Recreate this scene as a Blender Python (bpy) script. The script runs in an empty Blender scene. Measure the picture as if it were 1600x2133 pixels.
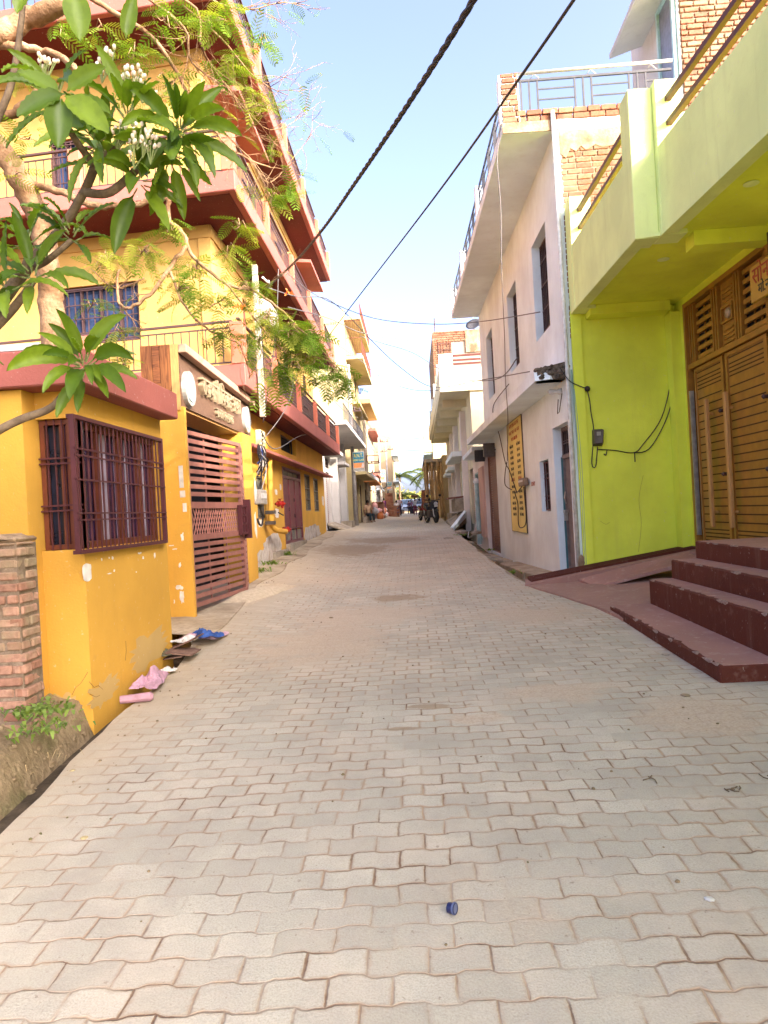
import bpy, bmesh, math, random
from mathutils import Vector, Matrix, noise as mnoise
rnd = random.Random(7)
S = bpy.context.scene
COL = S.collection
V = Vector
# ---------------------------------------------------------------- camera model (metres; z = 0 at the ground under the camera)
F_PX, EYE, ROLL = 1500.0, 1.55, math.radians(3.15)
_a = math.atan(65 / F_PX)
FW = V((-math.sin(_a), math.cos(_a), 0))
_r = V((math.cos(_a), math.sin(_a), 0))
CR = _r * math.cos(ROLL) - V((0, 0, 1)) * math.sin(ROLL)
CU = _r * math.sin(ROLL) + V((0, 0, 1)) * math.cos(ROLL)
EYEP = V((0, 0, EYE))
def ray(px, py):
    d = FW * F_PX + CR * (px - 800) - CU * (py - 1066.5)
    return d / d.y
def atY(px, py, Y): return EYEP + ray(px, py) * Y
def atX(px, py, X):
    d = ray(px, py); return EYEP + d * (X / d.x)
def atZ(px, py, Z):
    d = ray(px, py); return EYEP + d * ((Z - EYE) / d.z)
cam = bpy.data.cameras.new('camera'); co = bpy.data.objects.new('camera', cam); COL.objects.link(co)
cam.sensor_fit = 'VERTICAL'; cam.sensor_height = 36; cam.lens = F_PX / 2133 * 36
cam.clip_start = 0.05; cam.clip_end = 3000
M = Matrix((CR, CU, -FW)).transposed().to_4x4(); M.translation = EYEP
co.matrix_world = M
S.camera = co
# ---------------------------------------------------------------- light
SUN_DIR = V((-0.80, 0.60, -0.47)).normalized()      # the way the light travels
w = bpy.data.worlds.new('World'); S.world = w; w.use_nodes = True
nt = w.node_tree; bg = nt.nodes['Background']
sky = nt.nodes.new('ShaderNodeTexSky'); sky.sky_type = 'NISHITA'; sky.sun_disc = False
sky.sun_elevation = math.asin(-SUN_DIR.z)
sky.sun_rotation = math.atan2(-SUN_DIR.x, -SUN_DIR.y)
sky.air_density = 0.28; sky.dust_density = 4.8; sky.ozone_density = 1.3
tint = nt.nodes.new('ShaderNodeMix'); tint.data_type = 'RGBA'; tint.blend_type = 'MULTIPLY'; tint.inputs[0].default_value = 1; tint.inputs[7].default_value = (1.0, .975, .955, 1)
nt.links.new(sky.outputs[0], tint.inputs[6]); nt.links.new(tint.outputs[2], bg.inputs[0]); bg.inputs[1].default_value = 0.15
sl = bpy.data.lights.new('sun', 'SUN'); sl.energy = 0.85; sl.angle = math.radians(0.5); sl.color = (1.0, 0.90, 0.70)
so = bpy.data.objects.new('sun', sl); COL.objects.link(so)
so.rotation_euler = SUN_DIR.to_track_quat('-Z', 'Y').to_euler(); so.location = (8, -8, 20)
S.view_settings.view_transform = 'Standard'; S.view_settings.look = 'None'
S.view_settings.exposure = 3.27; S.view_settings.gamma = 1; S.view_settings.use_curve_mapping = False
S.cycles.use_denoising = True
S.cycles.max_bounces = 8; S.cycles.diffuse_bounces = 5; S.cycles.transparent_max_bounces = 8
S.cycles.caustics_reflective = False; S.cycles.caustics_refractive = False
# ---------------------------------------------------------------- materials
class NT:
    def __init__(s, name):
        s.m = bpy.data.materials.new(name); s.m.use_nodes = True; s.t = s.m.node_tree
        s.b = s.t.nodes['Principled BSDF']; s.out = s.t.nodes['Material Output']
    def n(s, typ, **k):
        x = s.t.nodes.new('ShaderNode' + typ)
        for a, v in k.items():
            if a.startswith('i_'):
                key = a[2:]; key = int(key) if key.isdigit() else key
                s.set(x.inputs[key], v)
            else: setattr(x, a, v)
        return x
    def set(s, sock, v):
        if hasattr(v, 'links') or isinstance(v, bpy.types.NodeSocket): s.t.links.new(v, sock)
        elif hasattr(v, 'outputs'): s.t.links.new(v.outputs[0], sock)
        elif isinstance(v, (tuple, list)) and len(v) == 3 and sock.type == 'RGBA': sock.default_value = (*v, 1)
        else: sock.default_value = v
    def math(s, op, a, b=None, clamp=False):
        x = s.n('Math', operation=op, use_clamp=clamp); s.set(x.inputs[0], a)
        if b is not None: s.set(x.inputs[1], b)
        return x.outputs[0]
    def mix(s, fac, a, b, mode='MIX'):
        x = s.n('Mix', data_type='RGBA', blend_type=mode); s.set(x.inputs[0], fac); s.set(x.inputs[6], a); s.set(x.inputs[7], b)
        return x.outputs[2]
    def noise(s, scale, detail=4, vec=None, rough=.55, dist=0):
        x = s.n('TexNoise'); x.inputs['Scale'].default_value = scale; x.inputs['Detail'].default_value = detail
        x.inputs['Roughness'].default_value = rough; x.inputs['Distortion'].default_value = dist
        s.set(x.inputs['Vector'], vec if vec is not None else s.obj())
        return x.outputs['Fac']
    def ramp(s, fac, a, b, ca=(0, 0, 0), cb=(1, 1, 1)):
        x = s.n('MapRange', clamp=True); s.set(x.inputs[0], fac); x.inputs[1].default_value = a; x.inputs[2].default_value = b
        return x.outputs[0]
    def obj(s):
        if not hasattr(s, '_tc'): s._tc = s.n('TexCoord')
        return s._tc.outputs['Object']
    def stretch(s, sc):
        x = s.n('Mapping'); s.set(x.inputs[0], s.obj()); x.inputs['Scale'].default_value = sc
        return x.outputs[0]
    def bump(s, h, strength=.3, dist=.01):
        x = s.n('Bump'); x.inputs['Strength'].default_value = strength; x.inputs['Distance'].default_value = dist
        s.set(x.inputs['Height'], h); s.t.links.new(x.outputs[0], s.b.inputs['Normal']); return x
    def base(s, c, rough=.8, metal=0, spec=.3):
        s.set(s.b.inputs['Base Color'], c); s.set(s.b.inputs['Roughness'], rough); s.b.inputs['Metallic'].default_value = metal
        s.b.inputs['Specular IOR Level'].default_value = spec
        return s.m
def sc(c, k): return tuple(min(1, x * k) for x in c)
def plaster(name, col, stain=(.22, .16, .11), amt=.5, rough=.85, bump=.25, streak=.5, fine=60):
    t = NT(name)
    big = t.noise(1.1, 5); drip = t.noise(2.2, 5, t.stretch((3.2, 3.2, .28)), .65); mid = t.noise(9, 6)
    c = t.mix(t.ramp(big, .35, .7), sc(col, .86), sc(col, 1.08))
    c = t.mix(t.math('MULTIPLY', t.ramp(drip, .54, .82), streak * amt), c, stain)
    c = t.mix(t.math('MULTIPLY', t.ramp(mid, .60, .78), .55 * amt), c, sc(stain, 1.3))
    c = t.mix(t.math('MULTIPLY', t.ramp(t.noise(28, 4), .66, .72), .5 * amt), c, (.62, .56, .5))
    t.bump(t.math('ADD', t.noise(fine, 5), t.math('MULTIPLY', t.noise(6, 3), 1.5)), bump, .012)
    return t.base(c, rough, 0, .15)
def paint(name, col, rough=.55, amt=.35, rust=(.16, .08, .05), metal=0, spec=.4):
    t = NT(name)
    n1 = t.noise(7, 6); n2 = t.noise(40, 4)
    c = t.mix(t.ramp(n1, .35, .7), sc(col, .8), sc(col, 1.12))
    c = t.mix(t.math('MULTIPLY', t.ramp(n2, .62, .74), amt), c, rust)
    t.bump(n2, .12, .004)
    return t.base(c, t.ramp(n1, -.6, 1.6) if rough is None else rough, metal, spec)
def mottled(name, c1, c2, scale=8, rough=.9, bump=.5, dist=.02, c3=None, detail=8):
    t = NT(name); n1 = t.noise(scale, detail, rough=.6); n2 = t.noise(scale * 6, 4)
    c = t.mix(t.ramp(n1, .34, .66), c1, c2)
    if c3: c = t.mix(t.ramp(t.noise(scale * .4, 5), .52, .64), c, c3)
    c = t.mix(t.math('MULTIPLY', t.ramp(n2, .4, .75), .5), c, sc(c1, .6))
    t.bump(t.math('ADD', n1, t.math('MULTIPLY', n2, .5)), bump, dist)
    return t.base(c, rough, 0, .12)
def island(name, c1, c2, rough=.9, bump=.4, scale=30, c3=None):
    t = NT(name); g = t.n('NewGeometry'); r = g.outputs['Random Per Island']
    c = t.mix(r, c1, c2); n1 = t.noise(scale, 6); n2 = t.noise(3, 5)
    c = t.mix(t.math('MULTIPLY', t.ramp(n1, .42, .7), .6), c, sc(c1, .55))
    if c3: c = t.mix(t.ramp(n2, .45, .62), c, c3)
    t.bump(n1, bump, .012)
    return t.base(c, rough)
def leafmat(name, c1, c2, rough=.42, trans=.4, c3=None, spec=.4):
    t = NT(name); g = t.n('NewGeometry'); r = g.outputs['Random Per Island']
    c = t.mix(r, c1, c2); c = t.mix(t.math('MULTIPLY', t.ramp(t.noise(25, 4), .4, .7), .35), c, sc(c1, .6))
    if c3: c = t.mix(t.ramp(t.noise(2.2, 3), .5, .62), c, c3)
    t.base(c, rough, 0, spec)
    tr = t.n('BsdfTranslucent'); t.set(tr.inputs[0], t.mix(1.0, c, (1.6, 1.7, .7), 'MULTIPLY'))
    mx = t.n('MixShader'); mx.inputs[0].default_value = trans
    t.t.links.new(t.b.outputs[0], mx.inputs[1]); t.t.links.new(tr.outputs[0], mx.inputs[2]); t.t.links.new(mx.outputs[0], t.out.inputs[0])
    return t.m
def plain(name, col, rough=.6, metal=0, spec=.4, var=.25):
    t = NT(name); n1 = t.noise(12, 5)
    c = t.mix(t.ramp(n1, .35, .7), sc(col, 1 - var), sc(col, 1 + var * .5)); return t.base(c, rough, metal, spec)
def glass(name, col, rough=.12):
    t = NT(name); n1 = t.noise(3, 3)
    c = t.mix(t.ramp(n1, .4, .6), sc(col, .7), sc(col, 1.3)); t.bump(n1, .05, .02); return t.base(c, rough, 0, .6)
def woodm(name, c1, c2, sc_=(14, 14, 1.2), rough=.45):
    t = NT(name); n1 = t.noise(3, 6, t.stretch(sc_), .65, 1.2); c = t.mix(t.ramp(n1, .35, .65), c1, c2)
    t.bump(n1, .1, .003); return t.base(c, rough)
def paver_mat(name):
    t = NT(name)
    sep = t.n('SeparateXYZ'); wob = t.n('TexNoise'); wob.inputs['Scale'].default_value = 1.1; wob.inputs['Detail'].default_value = 3; t.set(wob.inputs['Vector'], t.obj())
    wv = t.n('VectorMath', operation='MULTIPLY_ADD'); t.set(wv.inputs[0], wob.outputs['Color']); wv.inputs[1].default_value = (.05, .05, 0); t.set(wv.inputs[2], t.obj())
    w2 = t.n('TexNoise'); w2.inputs['Scale'].default_value = 9; w2.inputs['Detail'].default_value = 2; t.set(w2.inputs['Vector'], t.obj())
    wv2 = t.n('VectorMath', operation='MULTIPLY_ADD'); t.set(wv2.inputs[0], w2.outputs['Color']); wv2.inputs[1].default_value = (.016, .016, 0); t.set(wv2.inputs[2], wv)
    t.t.links.new(wv2.outputs[0], sep.inputs[0])
    X, Y = sep.outputs[0], sep.outputs[1]
    W, H = .203, .128
    # the whole pattern is laid a touch askew, as on the photo
    Y = t.math('ADD', Y, t.math('MULTIPLY', X, -.02))
    wave = t.math('SINE', t.math('MULTIPLY', X, 2 * math.pi / W))
    wave = t.math('MULTIPLY', t.n('Clamp', i_0=t.math('MULTIPLY', wave, 2.2), i_1=-1.0, i_2=1.0).outputs[0], .0070)
    v = t.math('DIVIDE', t.math('ADD', Y, wave), H)
    row = t.math('FLOOR', v); fv = t.math('FRACT', v)
    rr = t.n('TexWhiteNoise', noise_dimensions='1D'); t.set(rr.inputs['W'], row)
    u = t.math('ADD', t.math('DIVIDE', X, W), t.math('ADD', t.math('MULTIPLY', t.math('MODULO', t.math('ABSOLUTE', row), 2.0), .5), t.math('MULTIPLY', rr.outputs['Value'], .10)))
    cell = t.math('FLOOR', u); fu = t.math('FRACT', u)
    du = t.math('MULTIPLY', t.math('MINIMUM', fu, t.math('SUBTRACT', 1.0, fu)), W)
    dv = t.math('MULTIPLY', t.math('MINIMUM', fv, t.math('SUBTRACT', 1.0, fv)), H)
    cid = t.n('CombineXYZ', i_0=cell, i_1=row)
    wn = t.n('TexWhiteNoise', noise_dimensions='3D'); t.set(wn.inputs['Vector'], cid)
    wid = t.math('MULTIPLY_ADD', wn.outputs['Value'], .0024); wid.node.inputs[2].default_value = .0012
    edge = t.math('MINIMUM', du, dv)
    edgen = t.math('ADD', edge, t.math('MULTIPLY', t.math('SUBTRACT', t.noise(70, 3), .5), .007))
    joint = t.n('MapRange', clamp=True, interpolation_type='SMOOTHSTEP'); t.set(joint.inputs[0], edgen); t.set(joint.inputs[1], t.math('MULTIPLY', wid, .7)); t.set(joint.inputs[2], t.math('MULTIPLY', wid, 2.2))
    J = joint.outputs[0]                                   # 0 in the joint, 1 on the stone
    sand = t.ramp(t.noise(.55, 5, rough=.6), .56, .68)      # drifts of reddish sand
    pv = None
    for cx, cy, rx, ry in ((-.95, 7.3, .75, 1.1), (-.75, 8.6, .9, .8), (1.0, 5.25, .5, .28), (1.75, 4.6, .4, .5), (1.25, 8.2, .8, .6), (.35, 4.75, .25, .12)):
        mp = t.n('Mapping'); t.set(mp.inputs[0], wv2); mp.inputs['Location'].default_value = (-cx / rx, -cy / ry, 0); mp.inputs['Scale'].default_value = (1 / rx, 1 / ry, 0)
        ln = t.n('VectorMath', operation='LENGTH'); t.t.links.new(mp.outputs[0], ln.inputs[0]); pv = ln.outputs['Value'] if pv is None else t.math('MINIMUM', pv, ln.outputs['Value'])
    pn = t.math('ADD', pv, t.math('MULTIPLY', t.math('SUBTRACT', t.noise(2.6, 6, rough=.7), .5), 2.2))
    sand = t.math('MAXIMUM', sand, t.n('MapRange', clamp=True, i_0=pn, i_1=1.05, i_2=.55).outputs[0])
    dustn = t.noise(1.6, 6, rough=.65)
    dust = t.ramp(dustn, .45, .72)
    col = t.mix(wn.outputs['Value'], (.41, .375, .29), (.52, .475, .365))
    col = t.mix(t.math('MULTIPLY', t.ramp(t.noise(7, 6), .4, .7), .55), col, (.42, .37, .30))
    col = t.mix(t.math('MULTIPLY', t.ramp(t.noise(150, 3), .42, .66), .55), col, (.33, .28, .215))
    col = t.mix(t.math('MULTIPLY', dust, .45), col, (.62, .50, .37))
    jcol = t.mix(t.ramp(t.noise(5, 4), .4, .65), (.19, .115, .07), (.44, .31, .20))
    jm = t.math('MULTIPLY', t.math('SUBTRACT', 1.0, J), t.ramp(t.noise(3.4, 5), .34, .60))
    jm = t.math('MULTIPLY', jm, t.math('SUBTRACT', 1.0, t.math('MULTIPLY', sand, .85)))
    # joints are buried in dust towards the left verge
    lft = t.n('MapRange', clamp=True); t.set(lft.inputs[0], t.math('ADD', sep.outputs[0], t.math('MULTIPLY', dustn, .8))); lft.inputs[1].default_value = -1.8; lft.inputs[2].default_value = -1.15
    jm = t.math('MULTIPLY', jm, lft.outputs[0])
    halo = t.n('MapRange', clamp=True, i_0=t.math('ADD', edge, t.math('MULTIPLY', t.math('SUBTRACT', t.noise(30, 4), .5), .03)), i_1=.016, i_2=.0).outputs[0]
    col = t.mix(t.math('MULTIPLY', halo, t.math('MULTIPLY', t.ramp(t.noise(1.7, 5), .36, .60), .8)), col, (.36, .25, .155))
    col = t.mix(t.math('MULTIPLY', t.ramp(t.noise(.9, 7, rough=.75), .48, .64), .5), col, (.33, .285, .22))
    c = t.mix(jm, col, jcol)
    c = t.mix(t.math('MULTIPLY', sand, .75), c, t.mix(t.ramp(t.noise(60, 3), .4, .7), (.52, .415, .30), (.40, .30, .205)))
    c = t.mix(t.math('MULTIPLY', t.math('SUBTRACT', 1.0, lft.outputs[0]), .75), c, t.mix(t.noise(6, 6), (.36, .28, .18), (.53, .43, .30)))
    mud = None
    for cx, cy, rx, ry in ((-.32, 9.95, .42, .30), (-1.5, 17.5, 1.0, 1.8), (-.9, 20.5, 1.3, 1.4), (.1, 5.05, .22, .05), (-.12, 4.6, .16, .04)):
        mp = t.n('Mapping'); t.set(mp.inputs[0], wv2); mp.inputs['Location'].default_value = (-cx / rx, -cy / ry, 0); mp.inputs['Scale'].default_value = (1 / rx, 1 / ry, 0)
        ln = t.n('VectorMath', operation='LENGTH'); t.t.links.new(mp.outputs[0], ln.inputs[0]); mud = ln.outputs['Value'] if mud is None else t.math('MINIMUM', mud, ln.outputs['Value'])
    mud = t.n('MapRange', clamp=True, i_0=t.math('ADD', mud, t.math('MULTIPLY', t.math('SUBTRACT', t.noise(4.5, 6, rough=.75), .5), 2.4)), i_1=1.0, i_2=.65).outputs[0]
    c = t.mix(t.math('MULTIPLY', mud, .72), c, t.mix(t.noise(14, 5), (.20, .13, .07), (.38, .28, .17)))
    grit = t.ramp(t.noise(38, 2), .70, .74)
    c = t.mix(t.math('MULTIPLY', grit, .45), c, (.16, .11, .07))
    # every stone sits a little tilted
    tl = t.n('VectorMath', operation='SUBTRACT'); t.set(tl.inputs[0], wn.outputs['Color']); tl.inputs[1].default_value = (.5, .5, .5)
    ts = t.n('SeparateXYZ'); t.t.links.new(tl.outputs[0], ts.inputs[0])
    tilt = t.math('ADD', t.math('MULTIPLY', t.math('SUBTRACT', fu, .5), ts.outputs[0]), t.math('MULTIPLY', t.math('SUBTRACT', fv, .5), ts.outputs[1]))
    hgt = t.math('ADD', t.math('MULTIPLY', t.math('SUBTRACT', 1.0, jm), 1.0), t.math('MULTIPLY', tilt, 1.7))
    hgt = t.math('ADD', hgt, t.math('MULTIPLY', t.noise(120, 3), .45))
    hgt = t.math('ADD', hgt, t.math('MULTIPLY', t.noise(9, 4), .5))
    t.bump(hgt, .55, .010)
    return t.base(c, .86, 0, .25)
# ---------------------------------------------------------------- mesh building
class Fr:
    """A wall-like frame: u runs along, v runs up, n comes out of the surface."""
    def __init__(s, o, u, n, v=(0, 0, 1)):
        s.o, s.u, s.v, s.n = V(o), V(u).normalized(), V(v).normalized(), V(n).normalized()
    def p(s, u, v, n=0): return s.o + s.u * u + s.v * v + s.n * n
    def px(s, x, y, n=0):
        d = ray(x, y); k = ((s.o + s.n * n - EYEP) @ s.n) / (d @ s.n)
        q = EYEP + d * k - s.o
        return (q @ s.u, q @ s.v)
    def rect(s, pts, n=0):
        q = [s.px(x, y, n) for x, y in pts]
        us = sorted(a for a, b in q); vs = sorted(b for a, b in q); h = len(q) // 2
        return sum(us[:h]) / h, sum(us[h:]) / (len(us) - h), sum(vs[:h]) / h, sum(vs[h:]) / (len(vs) - h)
def streetL(X): return Fr((X, 0, 0), (0, 1, 0), (1, 0, 0))      # faces the street from the left; u = Y, v = Z
def streetR(X): return Fr((X, 0, 0), (0, 1, 0), (-1, 0, 0))
def facing(Y): return Fr((0, Y, 0), (1, 0, 0), (0, -1, 0))      # faces the camera; u = X, v = Z
WORLD = Fr((0, 0, 0), (1, 0, 0), (0, 1, 0))
class MB:
    def __init__(s): s.v, s.f, s.m, s.cur, s.closed = [], [], [], 0, True
    def add(s, vs, fs):
        b = len(s.v); s.v += [tuple(x) for x in vs]; s.f += [tuple(i + b for i in f) for f in fs]; s.m += [s.cur] * len(fs); return s
    def box(s, fr, u0, u1, v0, v1, n0, n1):
        P = [fr.p(u, v, n) for n in (n0, n1) for v in (v0, v1) for u in (u0, u1)]
        return s.add(P, [(0, 1, 3, 2), (4, 6, 7, 5), (0, 4, 5, 1), (2, 3, 7, 6), (0, 2, 6, 4), (1, 5, 7, 3)])
    def bx(s, x0, x1, y0, y1, z0, z1):
        P = [(x, y, z) for z in (z0, z1) for y in (y0, y1) for x in (x0, x1)]
        return s.add(P, [(0, 1, 3, 2), (4, 6, 7, 5), (0, 4, 5, 1), (2, 3, 7, 6), (0, 2, 6, 4), (1, 5, 7, 3)])
    def frame(s, fr, u0, u1, v0, v1, t, n0, n1):
        s.box(fr, u0, u0 + t, v0, v1, n0, n1); s.box(fr, u1 - t, u1, v0, v1, n0, n1)
        s.box(fr, u0 + t, u1 - t, v0, v0 + t, n0, n1); return s.box(fr, u0 + t, u1 - t, v1 - t, v1, n0, n1)
    def prism(s, bot, top):
        n = len(bot)
        return s.add(list(bot) + list(top), [tuple(range(n))[::-1], tuple(range(n, 2 * n))] + [(i, (i + 1) % n, (i + 1) % n + n, i + n) for i in range(n)])
    def poly(s, fr, pts, n0, n1): return s.prism([fr.p(u, v, n0) for u, v in pts], [fr.p(u, v, n1) for u, v in pts])
    def slab(s, pts, z0, z1): return s.prism([(x, y, z0) for x, y in pts], [(x, y, z1) for x, y in pts])
    def tube(s, pts, r, k=6, cap=True):
        pts = [V(p) for p in pts]; n = len(pts); rs = r if isinstance(r, (list, tuple)) else [r] * n
        t0 = (pts[1] - pts[0]).normalized(); a = t0.orthogonal().normalized(); vs = []
        for i, p in enumerate(pts):
            t = (pts[min(i + 1, n - 1)] - pts[max(i - 1, 0)])
            if t.length < 1e-9: t = t0
            t.normalize(); a = (a - t * (a @ t)); a = a.normalized() if a.length > 1e-6 else t.orthogonal().normalized(); b = t.cross(a)
            for j in range(k):
                w_ = 2 * math.pi * j / k; vs.append(p + (a * math.cos(w_) + b * math.sin(w_)) * rs[i])
        fs = [(i * k + j, i * k + (j + 1) % k, (i + 1) * k + (j + 1) % k, (i + 1) * k + j) for i in range(n - 1) for j in range(k)]
        if cap: fs += [tuple(range(k))[::-1], tuple(range((n - 1) * k, n * k))]
        return s.add(vs, fs)
    def lathe(s, o, ax, prof, k=16):
        o, ax = V(o), V(ax).normalized(); a = ax.orthogonal().normalized(); b = ax.cross(a); vs = []
        for h, r in prof:
            for j in range(k):
                w_ = 2 * math.pi * j / k; vs.append(o + ax * h + (a * math.cos(w_) + b * math.sin(w_)) * r)
        n = len(prof)
        return s.add(vs, [(i * k + j, i * k + (j + 1) % k, (i + 1) * k + (j + 1) % k, (i + 1) * k + j) for i in range(n - 1) for j in range(k)] + [tuple(range(k))[::-1], tuple(range((n - 1) * k, n * k))])
    def build(s, name, mats, parent=None, smooth=False, bevel=0, closed=True):
        if not isinstance(mats, (list, tuple)): mats = [mats]
        off = V(parent.get('_o', (0, 0, 0))) if parent else V((0, 0, 0))
        me = bpy.data.meshes.new(name)
        me.from_pydata([(x - off.x, y - off.y, z - off.z) for x, y, z in s.v], [], s.f)
        for q in mats: me.materials.append(q)
        if len(mats) > 1: me.polygons.foreach_set('material_index', s.m)
        if closed or bevel:
            bm = bmesh.new(); bm.from_mesh(me)
            if bevel:
                es = [e for e in bm.edges if len(e.link_faces) == 2 and e.calc_face_angle(0) > .5]
                bmesh.ops.bevel(bm, geom=es, offset=bevel, segments=1, affect='EDGES', clamp_overlap=True)
            bmesh.ops.recalc_face_normals(bm, faces=bm.faces); bm.to_mesh(me); bm.free()
        if smooth: me.polygons.foreach_set('use_smooth', [True] * len(me.polygons))
        me.update()
        o = bpy.data.objects.new(name, me); COL.objects.link(o)
        if parent:
            o.parent = parent; o['_o'] = tuple(off)
        return o
def tag(o, label=None, cat=None, group=None, kind=None):
    for k, v in (('label', label), ('category', cat), ('group', group), ('kind', kind)):
        if v: o[k] = v
    return o
def thing(name, label, cat, loc, group=None):
    o = bpy.data.objects.new(name, None); COL.objects.link(o); o.location = loc; o['_o'] = tuple(loc)
    o.empty_display_size = .1
    return tag(o, label, cat, group)
def dup(root, delta, rot=0, label=None):
    r = root.copy(); COL.objects.link(r); r.location = V(root.location) + V(delta); r.rotation_euler.z = rot
    if label: r['label'] = label
    for ch in list(root.children):
        c = ch.copy(); COL.objects.link(c); c.parent = r
        for g in list(ch.children):
            d = g.copy(); COL.objects.link(d); d.parent = c
    return r
def text(fr, body, u, v, h, mat, name, parent, depth=.01, n=0.0, align='CENTER', widen=1.0, mirror=False):
    cu = bpy.data.curves.new(name, 'FONT'); cu.body = body; cu.size = 1; cu.align_x = align; cu.extrude = depth / 2 / h; cu.space_line = .95
    o = bpy.data.objects.new(name, cu); COL.objects.link(o)
    dg = bpy.context.evaluated_depsgraph_get(); me = bpy.data.meshes.new_from_object(o.evaluated_get(dg))
    bpy.data.objects.remove(o); bpy.data.curves.remove(cu)
    mb = MB(); sg = -1 if mirror else 1
    mb.add([fr.p(u + sg * q.co.x * h * widen, v + q.co.y * h, n + depth / 2 + q.co.z * h) for q in me.vertices], [tuple(p.vertices) for p in me.polygons])
    bpy.data.meshes.remove(me)
    return mb.build(name, mat, parent)
def smoothstep(a, b, x):
    t = min(1, max(0, (x - a) / (b - a))); return t * t * (3 - 2 * t)
def lerp_tab(tab, x):
    for (x0, y0), (x1, y1) in zip(tab, tab[1:]):
        if x <= x1: t = max(0, (x - x0) / (x1 - x0)); return y0 + (y1 - y0) * t
    return tab[-1][1]
def catmull(pts, k=6):
    pts = [V(p) for p in pts]; out = []; n = len(pts)
    for i in range(n - 1):
        p0, p1, p2, p3 = pts[max(i - 1, 0)], pts[i], pts[i + 1], pts[min(i + 2, n - 1)]
        for j in range(k):
            t = j / k
            out.append(.5 * ((2 * p1) + (p2 - p0) * t + (2 * p0 - 5 * p1 + 4 * p2 - p3) * t * t + (3 * p1 - p0 - 3 * p2 + p3) * t ** 3))
    return out + [pts[-1]]
def bricks(mb, fr, u0, u1, v0, v1, bw=.22, bh=.075, gap=.012, dep=.10, jit=.006, n=0, r=None, half=True):
    """Courses of separate bricks; the mortar slab is built by the caller a little behind them."""
    r = r or rnd; v = v0; k = 0
    while v < v1 - .02:
        h = min(bh, v1 - v); u = u0 - (bw / 2 if k % 2 and half else 0) + r.uniform(-.02, .02)
        while u < u1:
            L = bw * r.uniform(.86, 1.1) if r.random() > .12 else bw * .5
            a, b = max(u, u0), min(u + L, u1)
            if b - a > .03:
                q = r.uniform(-jit, jit); s0 = r.uniform(0, .006)
                P = []
                for nn in (n - dep, n + q):
                    for vv in (v + s0, v + h - gap + r.uniform(-.004, .002)):
                        for uu in (a + r.uniform(0, .004), b - gap + r.uniform(-.004, .002)): P.append(fr.p(uu, vv, nn + r.uniform(-jit, jit) * .5))
                mb.add(P, [(0, 1, 3, 2), (4, 6, 7, 5), (0, 4, 5, 1), (2, 3, 7, 6), (0, 2, 6, 4), (1, 5, 7, 3)])
            u += L
        v += bh; k += 1
    return mb
def blotch(fr, u0, u1, v0, v1, mat, name, parent, n=.004, seed=0, rag=.25, k=26):
    r = random.Random(seed); cu, cv, a, b = (u0 + u1) / 2, (v0 + v1) / 2, (u1 - u0) / 2, (v1 - v0) / 2; pts = []
    for i in range(k):
        w_ = 2 * math.pi * i / k; c, s_ = math.cos(w_), math.sin(w_)
        q = 1 / max(abs(c), abs(s_)) ** .6 * (1 - rag * r.random())
        pts.append((cu + a * c * q, cv + b * s_ * q))
    return MB().poly(fr, pts, .0005, n).build(name, mat, parent)
def railing(mb, fr, u0, u1, v0, v1, n, step=.11, bar=.012, rails=(0, 1), mid=None):
    for t in rails:
        z = v0 + (v1 - v0) * t; mb.box(fr, u0, u1, z - bar * .9, z + bar * .9, n - bar, n + bar)
    if mid:
        for t in mid: z = v0 + (v1 - v0) * t; mb.box(fr, u0, u1, z - bar * .7, z + bar * .7, n - bar * .7, n + bar * .7)
    k = max(1, int(round((u1 - u0) / step)))
    for i in range(k + 1):
        u = u0 + (u1 - u0) * i / k; mb.box(fr, u - bar * .6, u + bar * .6, v0, v1, n - bar * .55, n + bar * .55)
    return mb
def wall_holes(mb, fr, u0, u1, v0, v1, holes, th):
    """A wall slab (front face at n = 0, th thick) with rectangular openings cut through it."""
    us = sorted({u0, u1, *[h[0] for h in holes], *[h[1] for h in holes]}); vs = sorted({v0, v1, *[h[2] for h in holes], *[h[3] for h in holes]})
    us = [x for x in us if u0 <= x <= u1]; vs = [x for x in vs if v0 <= x <= v1]
    G = {}
    def solid(i, j):
        if i < 0 or j < 0 or i >= len(us) - 1 or j >= len(vs) - 1: return False
        cu, cv = (us[i] + us[i + 1]) / 2, (vs[j] + vs[j + 1]) / 2
        return not any(h[0] < cu < h[1] and h[2] < cv < h[3] for h in holes)
    idx = {}; V_ = []; F_ = []
    def vid(i, j, k):
        if (i, j, k) not in idx: idx[(i, j, k)] = len(V_); V_.append(fr.p(us[i], vs[j], -th * k))
        return idx[(i, j, k)]
    for i in range(len(us) - 1):
        for j in range(len(vs) - 1):
            if not solid(i, j): continue
            for k in (0, 1): F_.append((vid(i, j, k), vid(i + 1, j, k), vid(i + 1, j + 1, k), vid(i, j + 1, k)))
            for di, dj, a, b in ((-1, 0, (i, j), (i, j + 1)), (1, 0, (i + 1, j), (i + 1, j + 1)), (0, -1, (i, j), (i + 1, j)), (0, 1, (i, j + 1), (i + 1, j + 1))):
                if not solid(i + di, j + dj): F_.append((vid(*a, 0), vid(*b, 0), vid(*b, 1), vid(*a, 1)))
    return mb.add(V_, F_)
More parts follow.
